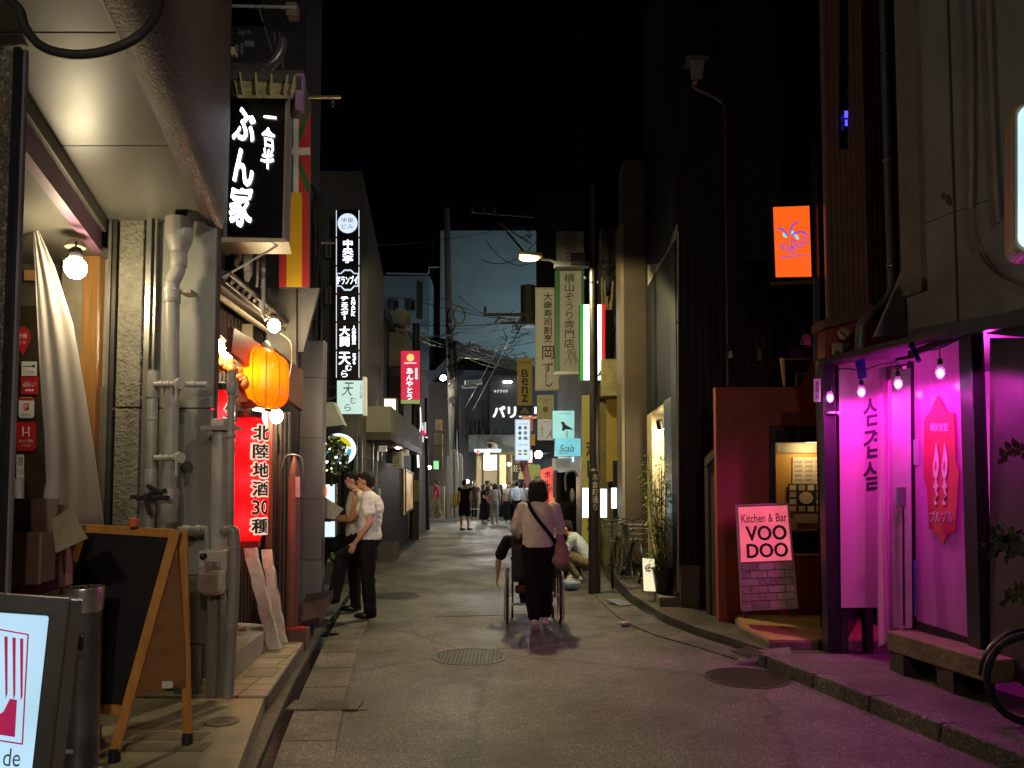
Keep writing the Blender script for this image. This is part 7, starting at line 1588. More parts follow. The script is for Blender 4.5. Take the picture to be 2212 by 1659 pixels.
lettering(t,q,[('横山ぞうり専門店',(.3,.03,.68,.76),dict(vert=True,bold=.015))],ink)
b = B(); rnd = random.Random(3)
for i in range(9):
    a = q.p(rnd.uniform(.3,.8),rnd.uniform(.76,.8),.008); b.tube([a,a.lerp(q.p(rnd.uniform(.3,.85),rnd.uniform(.84,.95),.008),1)],.006,5)
b.build('painted_twigs',mat('twig paint',(.12,.13,.12)),t)
t,q = sign('projecting_sign','grey sign with sideways Latin capitals above the green-edged sign',(1201,499,1262,582),15.2,mat('dim grey face',(.16,.165,.16),rough=.6,var=.15),None,.2)
lettering(t,q,[('SHINING',(.33,-.0,.72,1.0),dict(rot90=True))],ink)
t,q = sign('projecting_sign','bright white sign with green and red edge stripes behind the black post',(1253,657,1307,822),13.7,emi('white lit face',(.95,.97,1),1.9,.2,5),None,.2)
B().slab(q.sub(0,0,.14,1),0,.006).build('green_stripe',emi('green lit',(.0,.45,.04),.55),t); B().slab(q.sub(.86,0,1,1),0,.006).build('red_stripe',emi('red lit',(.75,.01,.01),.75),t)
lettering(t,q,[('イタリア',(.4,.3,.62,.75),dict(vert=True,bold=.03))],ink,lift=.01); B().poly(q,[(.68,.95),(.84,.93),(.84,.85)],0,.01).build('black_corner',blk,t)
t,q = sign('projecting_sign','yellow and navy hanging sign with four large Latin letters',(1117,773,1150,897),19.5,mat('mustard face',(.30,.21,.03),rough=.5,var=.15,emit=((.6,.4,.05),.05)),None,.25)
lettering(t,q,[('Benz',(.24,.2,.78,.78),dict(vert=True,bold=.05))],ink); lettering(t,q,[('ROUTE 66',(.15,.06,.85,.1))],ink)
B().slab(q.sub(0,.83,1,1),0,.004).build('navy_band',mat('navy band',(.015,.02,.05)),t); B().poly(q,[(.5,.855),(.85,.97),(.15,.97)],.004,.006).build('triangle',mat('triangle grey',(.3,.3,.28)),t); lettering(t,q,[('3F',(.38,.915,.62,.955))],ink,lift=.008)
t,q = sign('projecting_sign','small olive-cream sign with tree emblem under the cream board',(1160,853,1197,905),16.6,mat('olive cream face',(.36,.33,.16),rough=.6,emit=((.7,.65,.3),.04)),None,.15)
lettering(t,q,[('A.Taurus',(.12,.12,.88,.24)),('BAR',(.35,.28,.65,.34))],mat('olive ink',(.15,.13,.05))); B().poly(q,[(.5+.17*math.cos(a),.6+.12*math.sin(a)) for a in [k*.5 for k in range(13)]]+[(.5,.6)],0,.006).build('tree_emblem',mat('olive ink',(.15,.13,.05)),t)
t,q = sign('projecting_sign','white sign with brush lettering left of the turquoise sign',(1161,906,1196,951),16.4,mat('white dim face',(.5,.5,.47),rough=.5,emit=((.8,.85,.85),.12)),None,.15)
lettering(t,q,[('よさ',(.15,.28,.4,.8),dict(vert=True)),('TEL',(.4,.1,.7,.16)),('人',(.55,.5,.95,.9),dict(shear=.3))],ink)
t,q = sign('projecting_sign','turquoise lit sign with a small long-tailed bird',(1193,887,1241,948),15.4,emi('turquoise lit face',(.38,.85,.82),.72,.1,4),None,.16)
B().poly(q,[(.38,.42),(.45,.38),(.55,.42),(.6,.5),(.82,.6),(.97,.68),(.8,.67),(.6,.66),(.52,.72),(.42,.7),(.46,.6),(.44,.5)],0,.008).build('bird',ink,t); lettering(t,q,[('COTTON FRIENDS',(.3,.08,.85,.13))],mat('teal ink',(.05,.25,.25)))
b = B(); [b.slab(q.sub(a,.7,a+.02,.95),0,.006) for a in (.62,.68)]; b.build('bird_legs',mat('teal ink',(.05,.25,.25)),t)
t,q = sign('projecting_sign','turquoise lit sign with thin script writing just under the bird sign',(1198,947,1257,986),15.2,emi('aqua lit face',(.2,.68,.8),.75,.1,4),None,.16)
lettering(t,q,[('Scala',(.17,.36,.72,.74),dict(shear=.4))],ink); b = B(); b.tube([q.p(.14,.85,.006),q.p(.5,.8,.006)],.004,5); b.build('underline',ink,t)
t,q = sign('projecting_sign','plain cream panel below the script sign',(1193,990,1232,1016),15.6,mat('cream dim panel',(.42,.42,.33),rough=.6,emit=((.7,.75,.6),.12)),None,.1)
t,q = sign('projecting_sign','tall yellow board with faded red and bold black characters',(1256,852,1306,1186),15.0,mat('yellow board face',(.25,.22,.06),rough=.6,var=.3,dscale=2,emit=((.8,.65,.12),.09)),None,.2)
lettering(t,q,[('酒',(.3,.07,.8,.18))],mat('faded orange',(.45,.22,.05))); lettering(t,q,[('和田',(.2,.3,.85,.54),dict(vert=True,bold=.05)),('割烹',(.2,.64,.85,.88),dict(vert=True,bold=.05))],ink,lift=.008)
t,q = sign('lit_sign','tall white lit sign box left of the black post base',(1258,1054,1274,1118),13.6,emi('lit white box',(.85,.95,1),3,.3,5),mat('box side pale',(.4,.42,.42)),.15,group='white lit boxes by the black post')
t,q = sign('lit_sign','pale blue-white lit sign box right of the black post base',(1296,1056,1311,1118),13.2,emi('lit white box blue',(.75,.95,.95),2),mat('box side pale',(.4,.42,.42)),.15,group='white lit boxes by the black post')
lettering(t,q,[('ロア',(.2,.08,.85,.17))],mat('teal ink',(.05,.25,.25)))
t,q = sign('lit_sign','slim white lit sign tube near the beige pier',(1321,1054,1332,1098),13.4,emi('lit white tube',(.9,.95,1),3.5),mat('box side pale',(.4,.42,.42)),.12,group='white lit boxes by the black post')
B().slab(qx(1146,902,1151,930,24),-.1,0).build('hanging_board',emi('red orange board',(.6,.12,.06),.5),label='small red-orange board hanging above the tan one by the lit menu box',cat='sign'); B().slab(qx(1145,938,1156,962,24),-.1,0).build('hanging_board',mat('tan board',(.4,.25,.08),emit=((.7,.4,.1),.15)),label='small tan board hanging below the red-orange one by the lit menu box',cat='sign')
t,q = sign('lit_sign','red and white lit banner sign behind the woman with brush strokes',None,20,emi('red white lit',(1,.12,.08),.9,.6,3),None,.1,corners=Q(at(1167,1015,20),at(1196,1005,20),at(1194,1100,20),at(1172,1085,20)))
lettering(t,q,[('ホルモン',(.25,.08,.75,.95),dict(vert=True,bold=.05))],mat('banner ink blue',(.05,.03,.2)),lift=.01)
B().slab(qx(1190,1075,1198,1130,19),-.05,0).build('orange_strip',emi('orange strip lit',(1,.35,.1),.6),label='narrow orange lit strip just right of the woman in the distance',cat='sign')
B().box(at(1199,0,18.5).x,18.5,0,at(1240,0,18.5).x,19,at(1210,1020,18.5).z).build('dark_kiosk',mat('kiosk black',(.015,.016,.015)),label='dark boxy kiosk front behind the squatting man',cat='kiosk')
t = thing('hanging_drape','pale hanging cloth bag on a hook behind the squatting man','bag',at(1234,1080,14.5)); B().sph(at(1236,1070,14.5),(.05,.05,.14),12,8).build('cloth',mat('bag grey',(.16,.18,.18),rough=.7),t,smooth=True); B().tube(smoothpath([at(1222,1060,14.5),at(1222,1025,14.5),at(1240,1018,14.5),at(1248,1030,14.5)],4),.02,8).build('hook_pipe',mat('teal grey pipe',(.09,.13,.13)),t)
# unseen lamps added to light the crowd and white wall, shaped as street lamps
t = thing('street_lamp','added unseen street lamp with cold white head beyond the right corner','street lamp',(8,36,0)); B().tube([(8,36,0),(8,36,6.5),(7.6,36,6.8)],.08,10).build('shaft',pbm,t); B().obox((7.3,36,6.8),.6,.25,.1).build('lamp_head',pbm,t); B().obox((7.3,36,6.72),.5,.2,.03).build('lens',emi('cold lens',(.8,.9,1),5),t); plamp('lamp_light',(7.3,36,6.6),(.60,.84,.92),3300,.2,t,spot=165,rot=V3(-.35,.8,.05).to_track_quat('-Z','Y').to_euler(),blend=.5)
t = thing('street_lamp','added unseen street lamp with cold white head beyond the left corner','street lamp',(-9,35,0)); B().tube([(-9,35,0),(-9,35,6.5),(-8.6,35,6.8)],.08,10).build('shaft',pbm,t); B().obox((-8.3,35,6.8),.6,.25,.1).build('lamp_head',pbm,t); B().obox((-8.3,35,6.72),.5,.2,.03).build('lens',emi('cold lens',(.8,.9,1),5),t); plamp('lamp_light',(-8.3,35,6.6),(.8,.9,1),900,.2,t,spot=165,rot=V3(.5,.4,-.75).to_track_quat('-Z','Y').to_euler(),blend=.5)
# fill lamps added near and behind the viewpoint, standing in for unseen sources
t = thing('street_lamp','added fill lamp shaped as a street lamp behind the viewpoint','street lamp',(2.2,-4,0)); B().tube([(2.2,-4,0),(2.2,-4,4.6),(1.6,-4,4.9)],.06,10).build('shaft',pbm,t); B().obox((1.2,-4,4.9),.6,.2,.1).build('lamp_head',pbm,t); B().obox((1.2,-4,4.83),.5,.16,.03).build('lens',emi('warm lens',(1,.9,.75),5),t); plamp('lamp_light',(1.2,-4,4.7),(1,.76,.60),210,.15,t)
t = thing('added_floodlight','added floodlight high on the concrete wall above and beside the viewpoint','lamp',(2.9,.8,5.2)); B().obox((3.1,.8,5.3),.5,.06,.06).build('arm',blk,t); B().obox((2.9,.8,5.2),.3,.2,.12,.6).build('housing',blk,t); B().obox((2.84,.84,5.13),.24,.14,.02,.6).build('lens',emi('flood lens',(1,.93,.8),6),t); _d = V3(-2.0,7.0,3.9)-V3(2.8,.9,5.1); plamp('added_flood_fill',(2.8,.9,5.05),(1,.92,.8),400,.06,t,spot=52,rot=_d.to_track_quat('-Z','Y').to_euler(),blend=.6)
t = thing('wall_lamp','added round fill lamp under the near soffit behind the viewpoint','lamp',(-.9,-.9,3.1)); B().lathe([(.1,0),(.1,.05),(.06,.08),(.01,.08)],(-.9,-.9,3.2),16).build('base',blk,t); ico((-.9,-.9,3.14),.09,1).build('globe',emi('near globe',(1,.9,.75),6),t,smooth=True); plamp('lamp_light',(-.9,-.9,3.0),(1,.88,.74),150,.1,t,spot=62,rot=(V3(-2.5,4.8,1.1)-V3(-.9,-.9,3.0)).to_track_quat('-Z','Y').to_euler(),blend=.6)
# ---------------------------------------------------------------- people
def remeshed(b,name,m,parent=None,vox=.009,smooth=6,noise_=0,**k):
    me = b.mesh(name); me.materials.append(m); o = bpy.data.objects.new('tmp',me); sc.collection.objects.link(o)
    r = o.modifiers.new('r','REMESH'); r.mode = 'VOXEL'; r.voxel_size = vox; r.use_smooth_shade = True
    s = o.modifiers.new('s','SMOOTH'); s.iterations = smooth; s.factor = .5
    bpy.context.view_layer.update(); dg = bpy.context.evaluated_depsgraph_get(); me2 = bpy.data.meshes.new_from_object(o.evaluated_get(dg)); me2.name = name
    bpy.data.objects.remove(o); bpy.data.meshes.remove(me)
    if noise_:
        for v in me2.vertices:
            n = v.normal; f = noise.noise(v.co*9)+.8*noise.noise(Vector((v.co.x*9+3,v.co.y*9,v.co.z*26)))+.5*noise.noise(Vector((v.co.x*30,v.co.y*30,v.co.z*10))); v.co += n*f*noise_
    me2.polygons.foreach_set('use_smooth',[True]*len(me2.polygons))
    if not me2.materials: me2.materials.append(m)
    o = bpy.data.objects.new(name,me2); sc.collection.objects.link(o)
    if parent is not None: o.parent = parent
    return tag(o,**k)
V3 = lambda *a: Vector(a)
def limb(b,P,R,seg=12):
    P = [Vector(p) for p in P];
    for i in range(len(P)-1): b.cyl(P[i],P[i+1],R[i],R[i+1],seg)
    for p,r in zip(P,R): b.sph(p,r,seg,8)
def loft(b,secs,seg=20):
    vs = []; n = len(secs)
    for c,X,Y in secs:
        for j in range(seg):
            a = 2*math.pi*j/seg; vs.append(Vector(c)+Vector(X)*math.cos(a)+Vector(Y)*math.sin(a))
    fs = [(i*seg+j,i*seg+(j+1) % seg,(i+1)*seg+(j+1) % seg,(i+1)*seg+j) for i in range(n-1) for j in range(seg)]
    b.add(vs,fs+[tuple(range(seg))[::-1],tuple(range((n-1)*seg,n*seg))])
def hand(b,w,d,up,side,curl=.5,s=1.0):
    """palm from wrist w along d; up = back of the hand; side = towards the thumb"""
    d = Vector(d).normalized(); up = Vector(up); up = (up-d*up.dot(d)).normalized(); side = up.cross(d)*(1 if up.cross(d).dot(Vector(side)) > 0 else -1)
    c = Vector(w)+d*.045*s; M = Matrix((side,d,up)).transposed(); b.sph(c,(.038*s,.05*s,.016*s),12,8,M)
    for i,(o,L) in enumerate(((-.030,.055),(-.011,.07),(.008,.075),(.027,.068))):
        p = c+side*o*s+d*.036*s; P = [c+side*o*.7*s,p]; a = 0
        for k in range(3):
            a += curl*.75; q = d*math.cos(a)-up*math.sin(a); p = p+q*L*s*(.45,.32,.25)[k]; P.append(p)
        limb(b,P,[.009*s,.0088*s,.0082*s,.0075*s,.0068*s],8)
    p0 = Vector(w)+d*.025*s+side*.025*s; q = (side*.8+d*.7-up*.25).normalized(); limb(b,[p0,p0+q*.035*s,p0+q*.035*s+(d*.9+side*.2-up*.4).normalized()*.03*s],[.012*s,.0098*s,.008*s],8)
def H(h):  # default joints for height h
    s = h/1.7
    return dict(s=s,pel=V3(0,0,.93*s),wai=V3(0,0,1.08*s),che=V3(0,.005,1.27*s),sho=V3(0,0,1.40*s),nek=V3(0,0,1.46*s),hea=V3(0,.02,1.58*s),face=V3(0,1,0),
                sL=V3(-.18*s,0,1.385*s),sR=V3(.18*s,0,1.385*s),eL=V3(-.22*s,-.02,1.12*s),eR=V3(.22*s,-.02,1.12*s),wL=V3(-.23*s,.05,.88*s),wR=V3(.23*s,.05,.88*s),
                hL=V3(-.085*s,0,.9*s),hR=V3(.085*s,0,.9*s),kL=V3(-.09*s,.02,.49*s),kR=V3(.09*s,.02,.49*s),aL=V3(-.09*s,-.02,.085*s),aR=V3(.09*s,-.02,.085*s),fL=None,fR=None,lat=V3(1,0,0))
skinm = mat('skin',(.50,.28,.18),rough=.5,var=.12); hairm = mat('black hair',(.010,.008,.008),rough=.5,spec=.3,bump=.8,scale=60,stretch=(3,3,.4))
def body(J,label,group=None,vox=.009,hands=True,curl=.5,fingers=True,wide=1.0,skin=None):
    s = J['s']; b = B(); X = J['lat']; fd = J['face'].normalized();
    up = (J['sho']-J['pel']).normalized(); Y = up.cross(X).normalized()
    loft(b,[(J['pel']-up*.09*s,X*.12*s,Y*.085*s),(J['pel'],X*.15*s*wide,Y*.10*s),(J['wai'],X*.125*s*wide,Y*.085*s),(J['che'],X*.15*s*wide,Y*.105*s),(J['sho']-up*.01*s,X*.15*s,Y*.075*s),(J['nek'],X*.06*s,Y*.055*s)])
    limb(b,[J['nek']-up*.03*s,J['hea']-V3(0,0,.04*s)],[.055*s,.05*s])
    side = Vector((fd.y,-fd.x,0)).normalized(); hu = side.cross(fd).normalized(); M = Matrix((side,fd,hu)).transposed(); h = J['hea']
    b.sph(h+hu*.015*s-fd*.01*s,(.072*s,.09*s,.095*s),18,12,M); b.sph(h-hu*.05*s+fd*.03*s,(.052*s,.056*s,.058*s),14,10,M)
    b.sph(h-hu*.012*s+fd*.088*s,(.012*s,.018*s,.022*s),8,6,M); b.sph(h-hu*.055*s+fd*.08*s,(.022*s,.01*s,.01*s),8,6,M)
    for sg in (-1,1): b.sph(h+side*sg*.075*s-fd*.0*s-hu*.008*s,(.01*s,.02*s,.03*s),8,6,M)
    for S,E,W_,sg,key in (('sL','eL','wL',-1,'L'),('sR','eR','wR',1,'R')):
        limb(b,[J[S],J[S].lerp(J[E],.4),J[E],J[E].lerp(J[W_],.3),J[W_]],[.052*s,.047*s,.037*s,.038*s,.025*s])
        if hands:
            d = J.get('d'+key) or (J[W_]-J[E]).normalized(); u_ = J.get('u'+key) or (X*sg); th = J.get('t'+key) or fd
            if fingers: hand(b,J[W_],d,u_,th,J.get('c'+key,curl),s)
            else: b.sph(J[W_]+d*.06*s,(.03*s,.03*s,.07*s),8,6,Matrix((Vector(u_).cross(d).normalized(),Vector(u_).normalized(),d)).transposed() if abs(Vector(u_).normalized().dot(d)) < .9 else None)
    for Hp,K,A,Fk in (('hL','kL','aL','fL'),('hR','kR','aR','fR')):
        limb(b,[J[Hp],J[Hp].lerp(J[K],.5),J[K],J[K].lerp(J[A],.3),J[A]],[.085*s,.072*s,.052*s,.054*s,.034*s])
        f = J[Fk] or Vector((fd.x,fd.y,0)).normalized(); b.sph(J[A]+f*.06*s-V3(0,0,.045*s),(.04*s,.12*s,.035*s),12,8,Matrix((f.cross(V3(0,0,1)).normalized(),f,V3(0,0,1))).transposed())
    return remeshed(b,'person',skin or skinm,None,vox,4,label=label,cat='person',group=group)
def top(J,parent,m,sleeve=.45,name='shirt',hem=-.02,pad=.018,vox=.010,crease=.004,wide=1.0,forearm=0):
    s = J['s']; b = B(); X = J['lat']; up = (J['sho']-J['pel']).normalized(); Y = up.cross(X).normalized(); p = pad
    loft(b,[(J['pel']+up*hem*s,X*(.155*wide*s+p),Y*(.11*s+p)),(J['pel']+up*.05*s,X*(.145*wide*s+p),Y*(.105*s+p)),(J['wai']+up*.02,X*(.135*wide*s+p*1.3),Y*(.095*s+p*1.3)),(J['che'],X*(.155*wide*s+p),Y*(.112*s+p)),(J['sho'],X*(.15*s+p),Y*(.08*s+p)),(J['nek']-up*.005,X*(.062*s+p*.4),Y*(.06*s+p*.4))])
    for S,E,W_ in (('sL','eL','wL'),('sR','eR','wR')):
        P = [J[S],J[S].lerp(J[E],min(1,max(sleeve,.01)))]; R = [.058*s+p*.6,.050*s+p]
        if forearm: P.append(J[E].lerp(J[W_],forearm)); R = [.056*s+p*.5,.043*s+p*.6,.033*s+p*.6]
        limb(b,P,R)
    return remeshed(b,name,m,parent,vox,5,crease)
def legs(J,parent,m,length=1.0,name='trousers',pad=.016,vox=.010,crease=.004,flare=0):
    s = J['s']; b = B(); X = J['lat']; up = (J['sho']-J['pel']).normalized(); Y = up.cross(X).normalized(); p = pad
    loft(b,[(J['pel']-up*.1*s,X*(.13*s+p),Y*(.095*s+p)),(J['pel'],X*(.15*s+p),Y*(.105*s+p)),(J['pel']+up*.09*s,X*(.138*s+p*.5),Y*(.095*s+p*.5))])
    for Hp,K,A in (('hL','kL','aL'),('hR','kR','aR')):
        if length <= .55: P = [J[Hp],J[Hp].lerp(J[K],length*1.8)]; R = [.09*s+p,.075*s+p*1.6]
        else: P = [J[Hp],J[Hp].lerp(J[K],.5),J[K],J[K].lerp(J[A],.5),J[K].lerp(J[A],length)]; R = [.088*s+p,.074*s+p,.058*s+p+flare*.5,.05*s+p+flare*.8,.042*s+p+flare]
        limb(b,P,R)
    return remeshed(b,name,m,parent,vox,5,crease)
def shoes(J,parent,m,name='shoe',vox=.008):
    s = J['s']; fd = J['face']
    for A,Fk in (('aL','fL'),('aR','fR')):
        f = (J[Fk] or Vector((fd.x,fd.y,0))).normalized(); sd = f.cross(V3(0,0,1)).normalized(); M = Matrix((sd,f,sd.cross(f))).transposed(); b = B(); a = J[A]
        b.sph(a+f*.055*s-V3(0,0,.042*s),(.048*s,.138*s,.04*s),14,8,M); b.sph(a-f*.015*s-V3(0,0,.02*s),(.042*s,.055*s,.05*s),12,8,M)
        remeshed(b,name,m,parent,vox,2)
def hair(J,parent,m=None,kind='short',vox=.008):
    s = J['s']; fd = J['face'].normalized(); side = Vector((fd.y,-fd.x,0)).normalized(); hu = side.cross(fd).normalized(); M = Matrix((side,fd,hu)).transposed(); h = J['hea']; b = B()
    b.sph(h+hu*.036*s-fd*.022*s,(.082*s,.092*s,.088*s),18,12,M)
    if kind in ('short','bob','long'): b.sph(h+hu*.0*s-fd*.05*s,(.078*s,.062*s,.085*s),16,10,M)
    if kind == 'short': b.sph(h+hu*.07*s+fd*.045*s,(.06*s,.045*s,.035*s),12,8,M)
    if kind == 'bob':
        b.sph(h-hu*.03*s-fd*.035*s,(.122*s,.1*s,.115*s),18,12,M); b.sph(h+hu*.035*s-fd*.02*s,(.113*s,.11*s,.105*s),18,12,M); b.sph(h-hu*.085*s-fd*.03*s,(.125*s,.09*s,.065*s),16,10,M)
    if kind == 'long': b.sph(h-hu*.1*s-fd*.06*s,(.08*s,.05*s,.13*s),14,10,M)
    return remeshed(b,'hair',m or hairm,parent,vox,2,.002)
def eyes(J,parent):
    s = J['s']; fd = J['face'].normalized(); side = Vector((fd.y,-fd.x,0)).normalized(); hu = side.cross(fd).normalized(); M = Matrix((side,fd,hu)).transposed(); h = J['hea']; b = B()
    for sg in (-1,1): b.sph(h+side*sg*.03*s+fd*.079*s+hu*.012*s,(.012*s,.006*s,.006*s),8,6,M)
    b.build('eyes',mat('eye dark',(.02,.015,.015),rough=.2),parent); b = B()
    for sg in (-1,1): b.sph(h+side*sg*.03*s+fd*.08*s+hu*.033*s,(.018*s,.006*s,.003*s),8,6,M)
    b.sph(h-hu*.054*s+fd*.088*s,(.02*s,.006*s,.003*s),8,6,M); b.build('brows_and_lips',mat('brow dark',(.06,.03,.025),rough=.6),parent)
cloth = lambda n,c,**k: mat(n,c,rough=.9,bump=.9,scale=13,var=.2,spec=.15,dscale=5,stretch=(1,1,.55),**k)

# --- woman pushing the wheelchair
J = H(1.57); s = J['s']
J.update(eL=V3(-.25,.08,1.05),wL=V3(-.215,.31,.93),eR=V3(.24,.1,1.03),wR=V3(.22,.32,.92),hea=V3(0,.05,1.455),kL=V3(-.07,.10,.46),aL=V3(-.06,.17,.09),kR=V3(.07,.0,.45),aR=V3(.09,-.10,.10),uL=V3(0,0,1),uR=V3(0,0,1),tL=V3(1,0,0),tR=V3(-1,0,0),cL=1.15,cR=1.15,dL=V3(0,1,-.15),dR=V3(0,1,-.15))
J['kL'],J['aL'],J['kR'],J['aR'] = V3(-.06,-.02,.45),V3(-.045,-.14,.095),V3(.07,.1,.46),V3(.075,.12,.085)
J['fL'] = V3(0,.75,-.65)
J['sL'],J['sR'] = V3(-.17,0,1.27),V3(.17,0,1.27); J['pel'] = V3(0,0,.88); J['wai'] = V3(0,0,1.0); J['che'] = V3(0,.01,1.17); J['sho'] = V3(0,.01,1.29); J['nek'] = V3(0,.02,1.34); J['hL'] = V3(-.08,0,.84); J['hR'] = V3(.08,0,.84)
w = body(J,'woman with black bob in pale pinkish sweater and black wide trousers pushing a wheelchair',vox=.008)
top(J,w,cloth('mauve sweater',(.66,.60,.56)),sleeve=1,forearm=.45,hem=-.03,pad=.028,crease=.009,wide=1.05)
legs(J,w,cloth('black trousers',(.008,.008,.009)),.80,pad=.024,flare=.012,crease=.007)
shoes(J,w,cloth('pale pink sneaker',(.62,.50,.50)),name='sneaker'); hair(J,w,kind='bob')
b = B(); P = smoothpath([V3(-.10,.03,1.345),V3(-.09,-.10,1.28),V3(.0,-.155,1.14),V3(.10,-.155,1.02),V3(.18,-.10,.90)],5)
for p,q in zip(P,P[1:]): b.hexa([p+V3(-.016,0,-.012),p+V3(.016,0,.012),p+V3(.016,.006,.012),p+V3(-.016,.006,-.012)],[q+V3(-.016,0,-.012),q+V3(.016,0,.012),q+V3(.016,.006,.012),q+V3(-.016,.006,-.012)])
st_ = b.build('bag_strap',cloth('strap black',(.01,.01,.01)),w,smooth=True)
w.location = gr(1163,1358); w.location.z = 0
bag = B(); bag.sph((0,0,0),(.085,.06,.14),16,10); bag.sph((0,-.01,-.08),(.10,.07,.09),16,10); bag.sph((0,0,.1),(.06,.04,.08),12,8)
bg_ = remeshed(bag,'shoulder_bag',cloth('bag mauve',(.28,.17,.16)),None,.01,4,.008,label='soft mauve shoulder bag at the woman\'s right hip',cat='bag'); bg_.location = w.location+V3(.235,-.03,.80)
# --- wheelchair
wcx,wcy = .235,8.47
wc = thing('wheelchair','black wheelchair with large spoked wheels pushed up the street','wheelchair',(0,0,0))
tyre = mat('tyre',(.015,.015,.015)); chrome = mat('chrome dull',(.45,.45,.45))
for sg in (-1,1):
    x = sg*.285; R = .305
    ringp = lambda r_,xo: [V3(x+xo,r_*math.cos(a),R+r_*math.sin(a)) for a in [2*math.pi*i/44 for i in range(45)]]
    wh = B().tube(ringp(R-.014,0),.014,8,caps=False).build('wheel',tyre,wc,smooth=True)
    B().tube(ringp(R-.035,0),.009,8,caps=False).build('rim',chrome,wh,smooth=True); B().tube(ringp(R-.05,sg*.03),.008,8,caps=False).build('hand_rim',chrome,wh,smooth=True)
    b = B()
    for i in range(20): a = 2*math.pi*i/20; b.cyl((x,0,R),(x,(R-.04)*math.cos(a),R+(R-.04)*math.sin(a)),.0014,.0014,4)
    b.build('spokes',chrome,wh); B().cyl((x-.03,0,R),(x+.03,0,R),.022,.022,10).build('hub',chrome,wh)
    x2 = sg*.23; b = B()
    b.tube(smoothpath([V3(x2,-.20,.93),V3(x2,-.12,.92),V3(x2,-.08,.88),V3(x2,-.07,.45),V3(x2,-.06,.3)],4),.012,8); b.tube([V3(x2,-.07,.48),V3(x2,.36,.48),V3(x2,.42,.45),V3(x2,.5,.15)],.011,8); b.tube([V3(x2,-.06,.3),V3(x2,.34,.3),V3(x2,.36,.46)],.011,8); b.tube([V3(x2,-.07,.7),V3(x2,.2,.7),V3(x2,.22,.48)],.011,8)
    b.build('side_frame',mat('chair tube',(.08,.08,.085),rough=.3,metal=.5),wc,smooth=True); B().cyl((x2,-.21,.93),(x2,-.10,.922),.018,.018,10).build('push_handle',mat('rubber',(.01,.01,.01)),wc)
    B().obox((x2,.06,.715),.05,.26,.03).build('armrest',blk,wc,bevel=.008)
    B().tube([V3(x2,.36+.07*math.cos(a),.075+.068*math.sin(a)) for a in [2*math.pi*i/20 for i in range(21)]],.012,6,caps=False).build('caster',tyre,wc); B().obox((x2*.7,.52,.14),.12,.14,.015).build('footplate',blk,wc)
B().box(-.22,-.05,.46,.22,.38,.49).build('seat',mat('seat fabric',(.012,.012,.014),rough=.7),wc,bevel=.008); B().box(-.22,-.085,.5,.22,-.065,.86).build('backrest',mat('seat fabric',(.012,.012,.014)),wc,bevel=.006)
B().box(-.2,-.10,.34,.2,-.05,.43).build('rear_bag',mat('rear bag red',(.12,.012,.012),rough=.7),wc,bevel=.02); B().obox((0,.1,.2),.4,.03,.02).build('cross_bar',chrome,wc)
wc.location = (wcx,wcy,0)
J = H(1.55); J.update(pel=V3(-.02,.06,.56),wai=V3(-.05,.07,.68),che=V3(-.09,.10,.82),sho=V3(-.13,.13,.92),nek=V3(-.14,.15,.97),hea=V3(-.15,.2,1.08),sL=V3(-.29,.13,.89),sR=V3(.05,.13,.9),eL=V3(-.38,.14,.70),wL=V3(-.40,.20,.50),eR=V3(.2,.16,.72),wR=V3(.18,.35,.70),hL=V3(-.09,.08,.55),hR=V3(.09,.08,.55),kL=V3(-.1,.46,.54),kR=V3(.1,.46,.54),aL=V3(-.1,.5,.2),aR=V3(.1,.5,.2),lat=V3(1,0,-.08),cL=.35)
J['hea'] = V3(-.16,.24,1.02)
ps = body(J,'seated person in black with pale cap in the wheelchair, one arm hanging out',vox=.009); top(J,ps,cloth('black tee',(.012,.012,.013)),.8,pad=.02); legs(J,ps,cloth('dark trousers seated',(.02,.02,.022)),.95); shoes(J,ps,cloth('dark shoe',(.02,.02,.02))); hair(J,ps,cloth('white cap',(.55,.53,.48))).name = 'cap'
ps.location = (wcx,wcy,0)

# --- smoking man
J = H(1.66); J.update(sL=V3(-.18,-.0,1.36),eL=V3(-.22,-.05,1.08),wL=V3(-.20,.12,.86),sR=V3(.17,.03,1.36),eR=V3(.17,.24,1.12),wR=V3(.10,.205,1.36),hea=V3(0,.06,1.545),nek=V3(0,.02,1.43),che=V3(0,-.02,1.24),sho=V3(0,-.01,1.375),kL=V3(-.08,.0,.48),aL=V3(-.08,-.03,.085),hL=V3(-.08,0,.88),hR=V3(.085,.02,.88),kR=V3(.12,.34,.68),aR=V3(.12,.43,.22),dL=V3(.02,.5,-1),uL=V3(-1,0,0),tL=V3(0,1,0),dR=V3(-.2,.0,1),uR=V3(.9,.4,0),tR=V3(-.5,1,0),cR=1.2,cL=.5,face=V3(-.06,1,.06))
sm = body(J,'man in white short-sleeved shirt smoking, one foot up on the kerb step',vox=.008)
top(J,sm,cloth('white shirt',(.80,.80,.80)),.55,pad=.026,crease=.012,wide=1.08); legs(J,sm,cloth('black suit trousers',(.010,.010,.012)),1.0,pad=.02,flare=.012,crease=.007); shoes(J,sm,mat('black leather',(.012,.012,.012),rough=.25),name='leather_shoe',vox=.007); hair(J,sm); eyes(J,sm)
B().tube([V3(.06,.175,1.472),V3(.03,.225,1.485)],.004,6).build('cigarette',mat('cigarette',(.6,.6,.55)),sm)
sm.location = gr(797,1338); sm.location.z = 0.01; sm.rotation_euler = (0,0,math.radians(88))
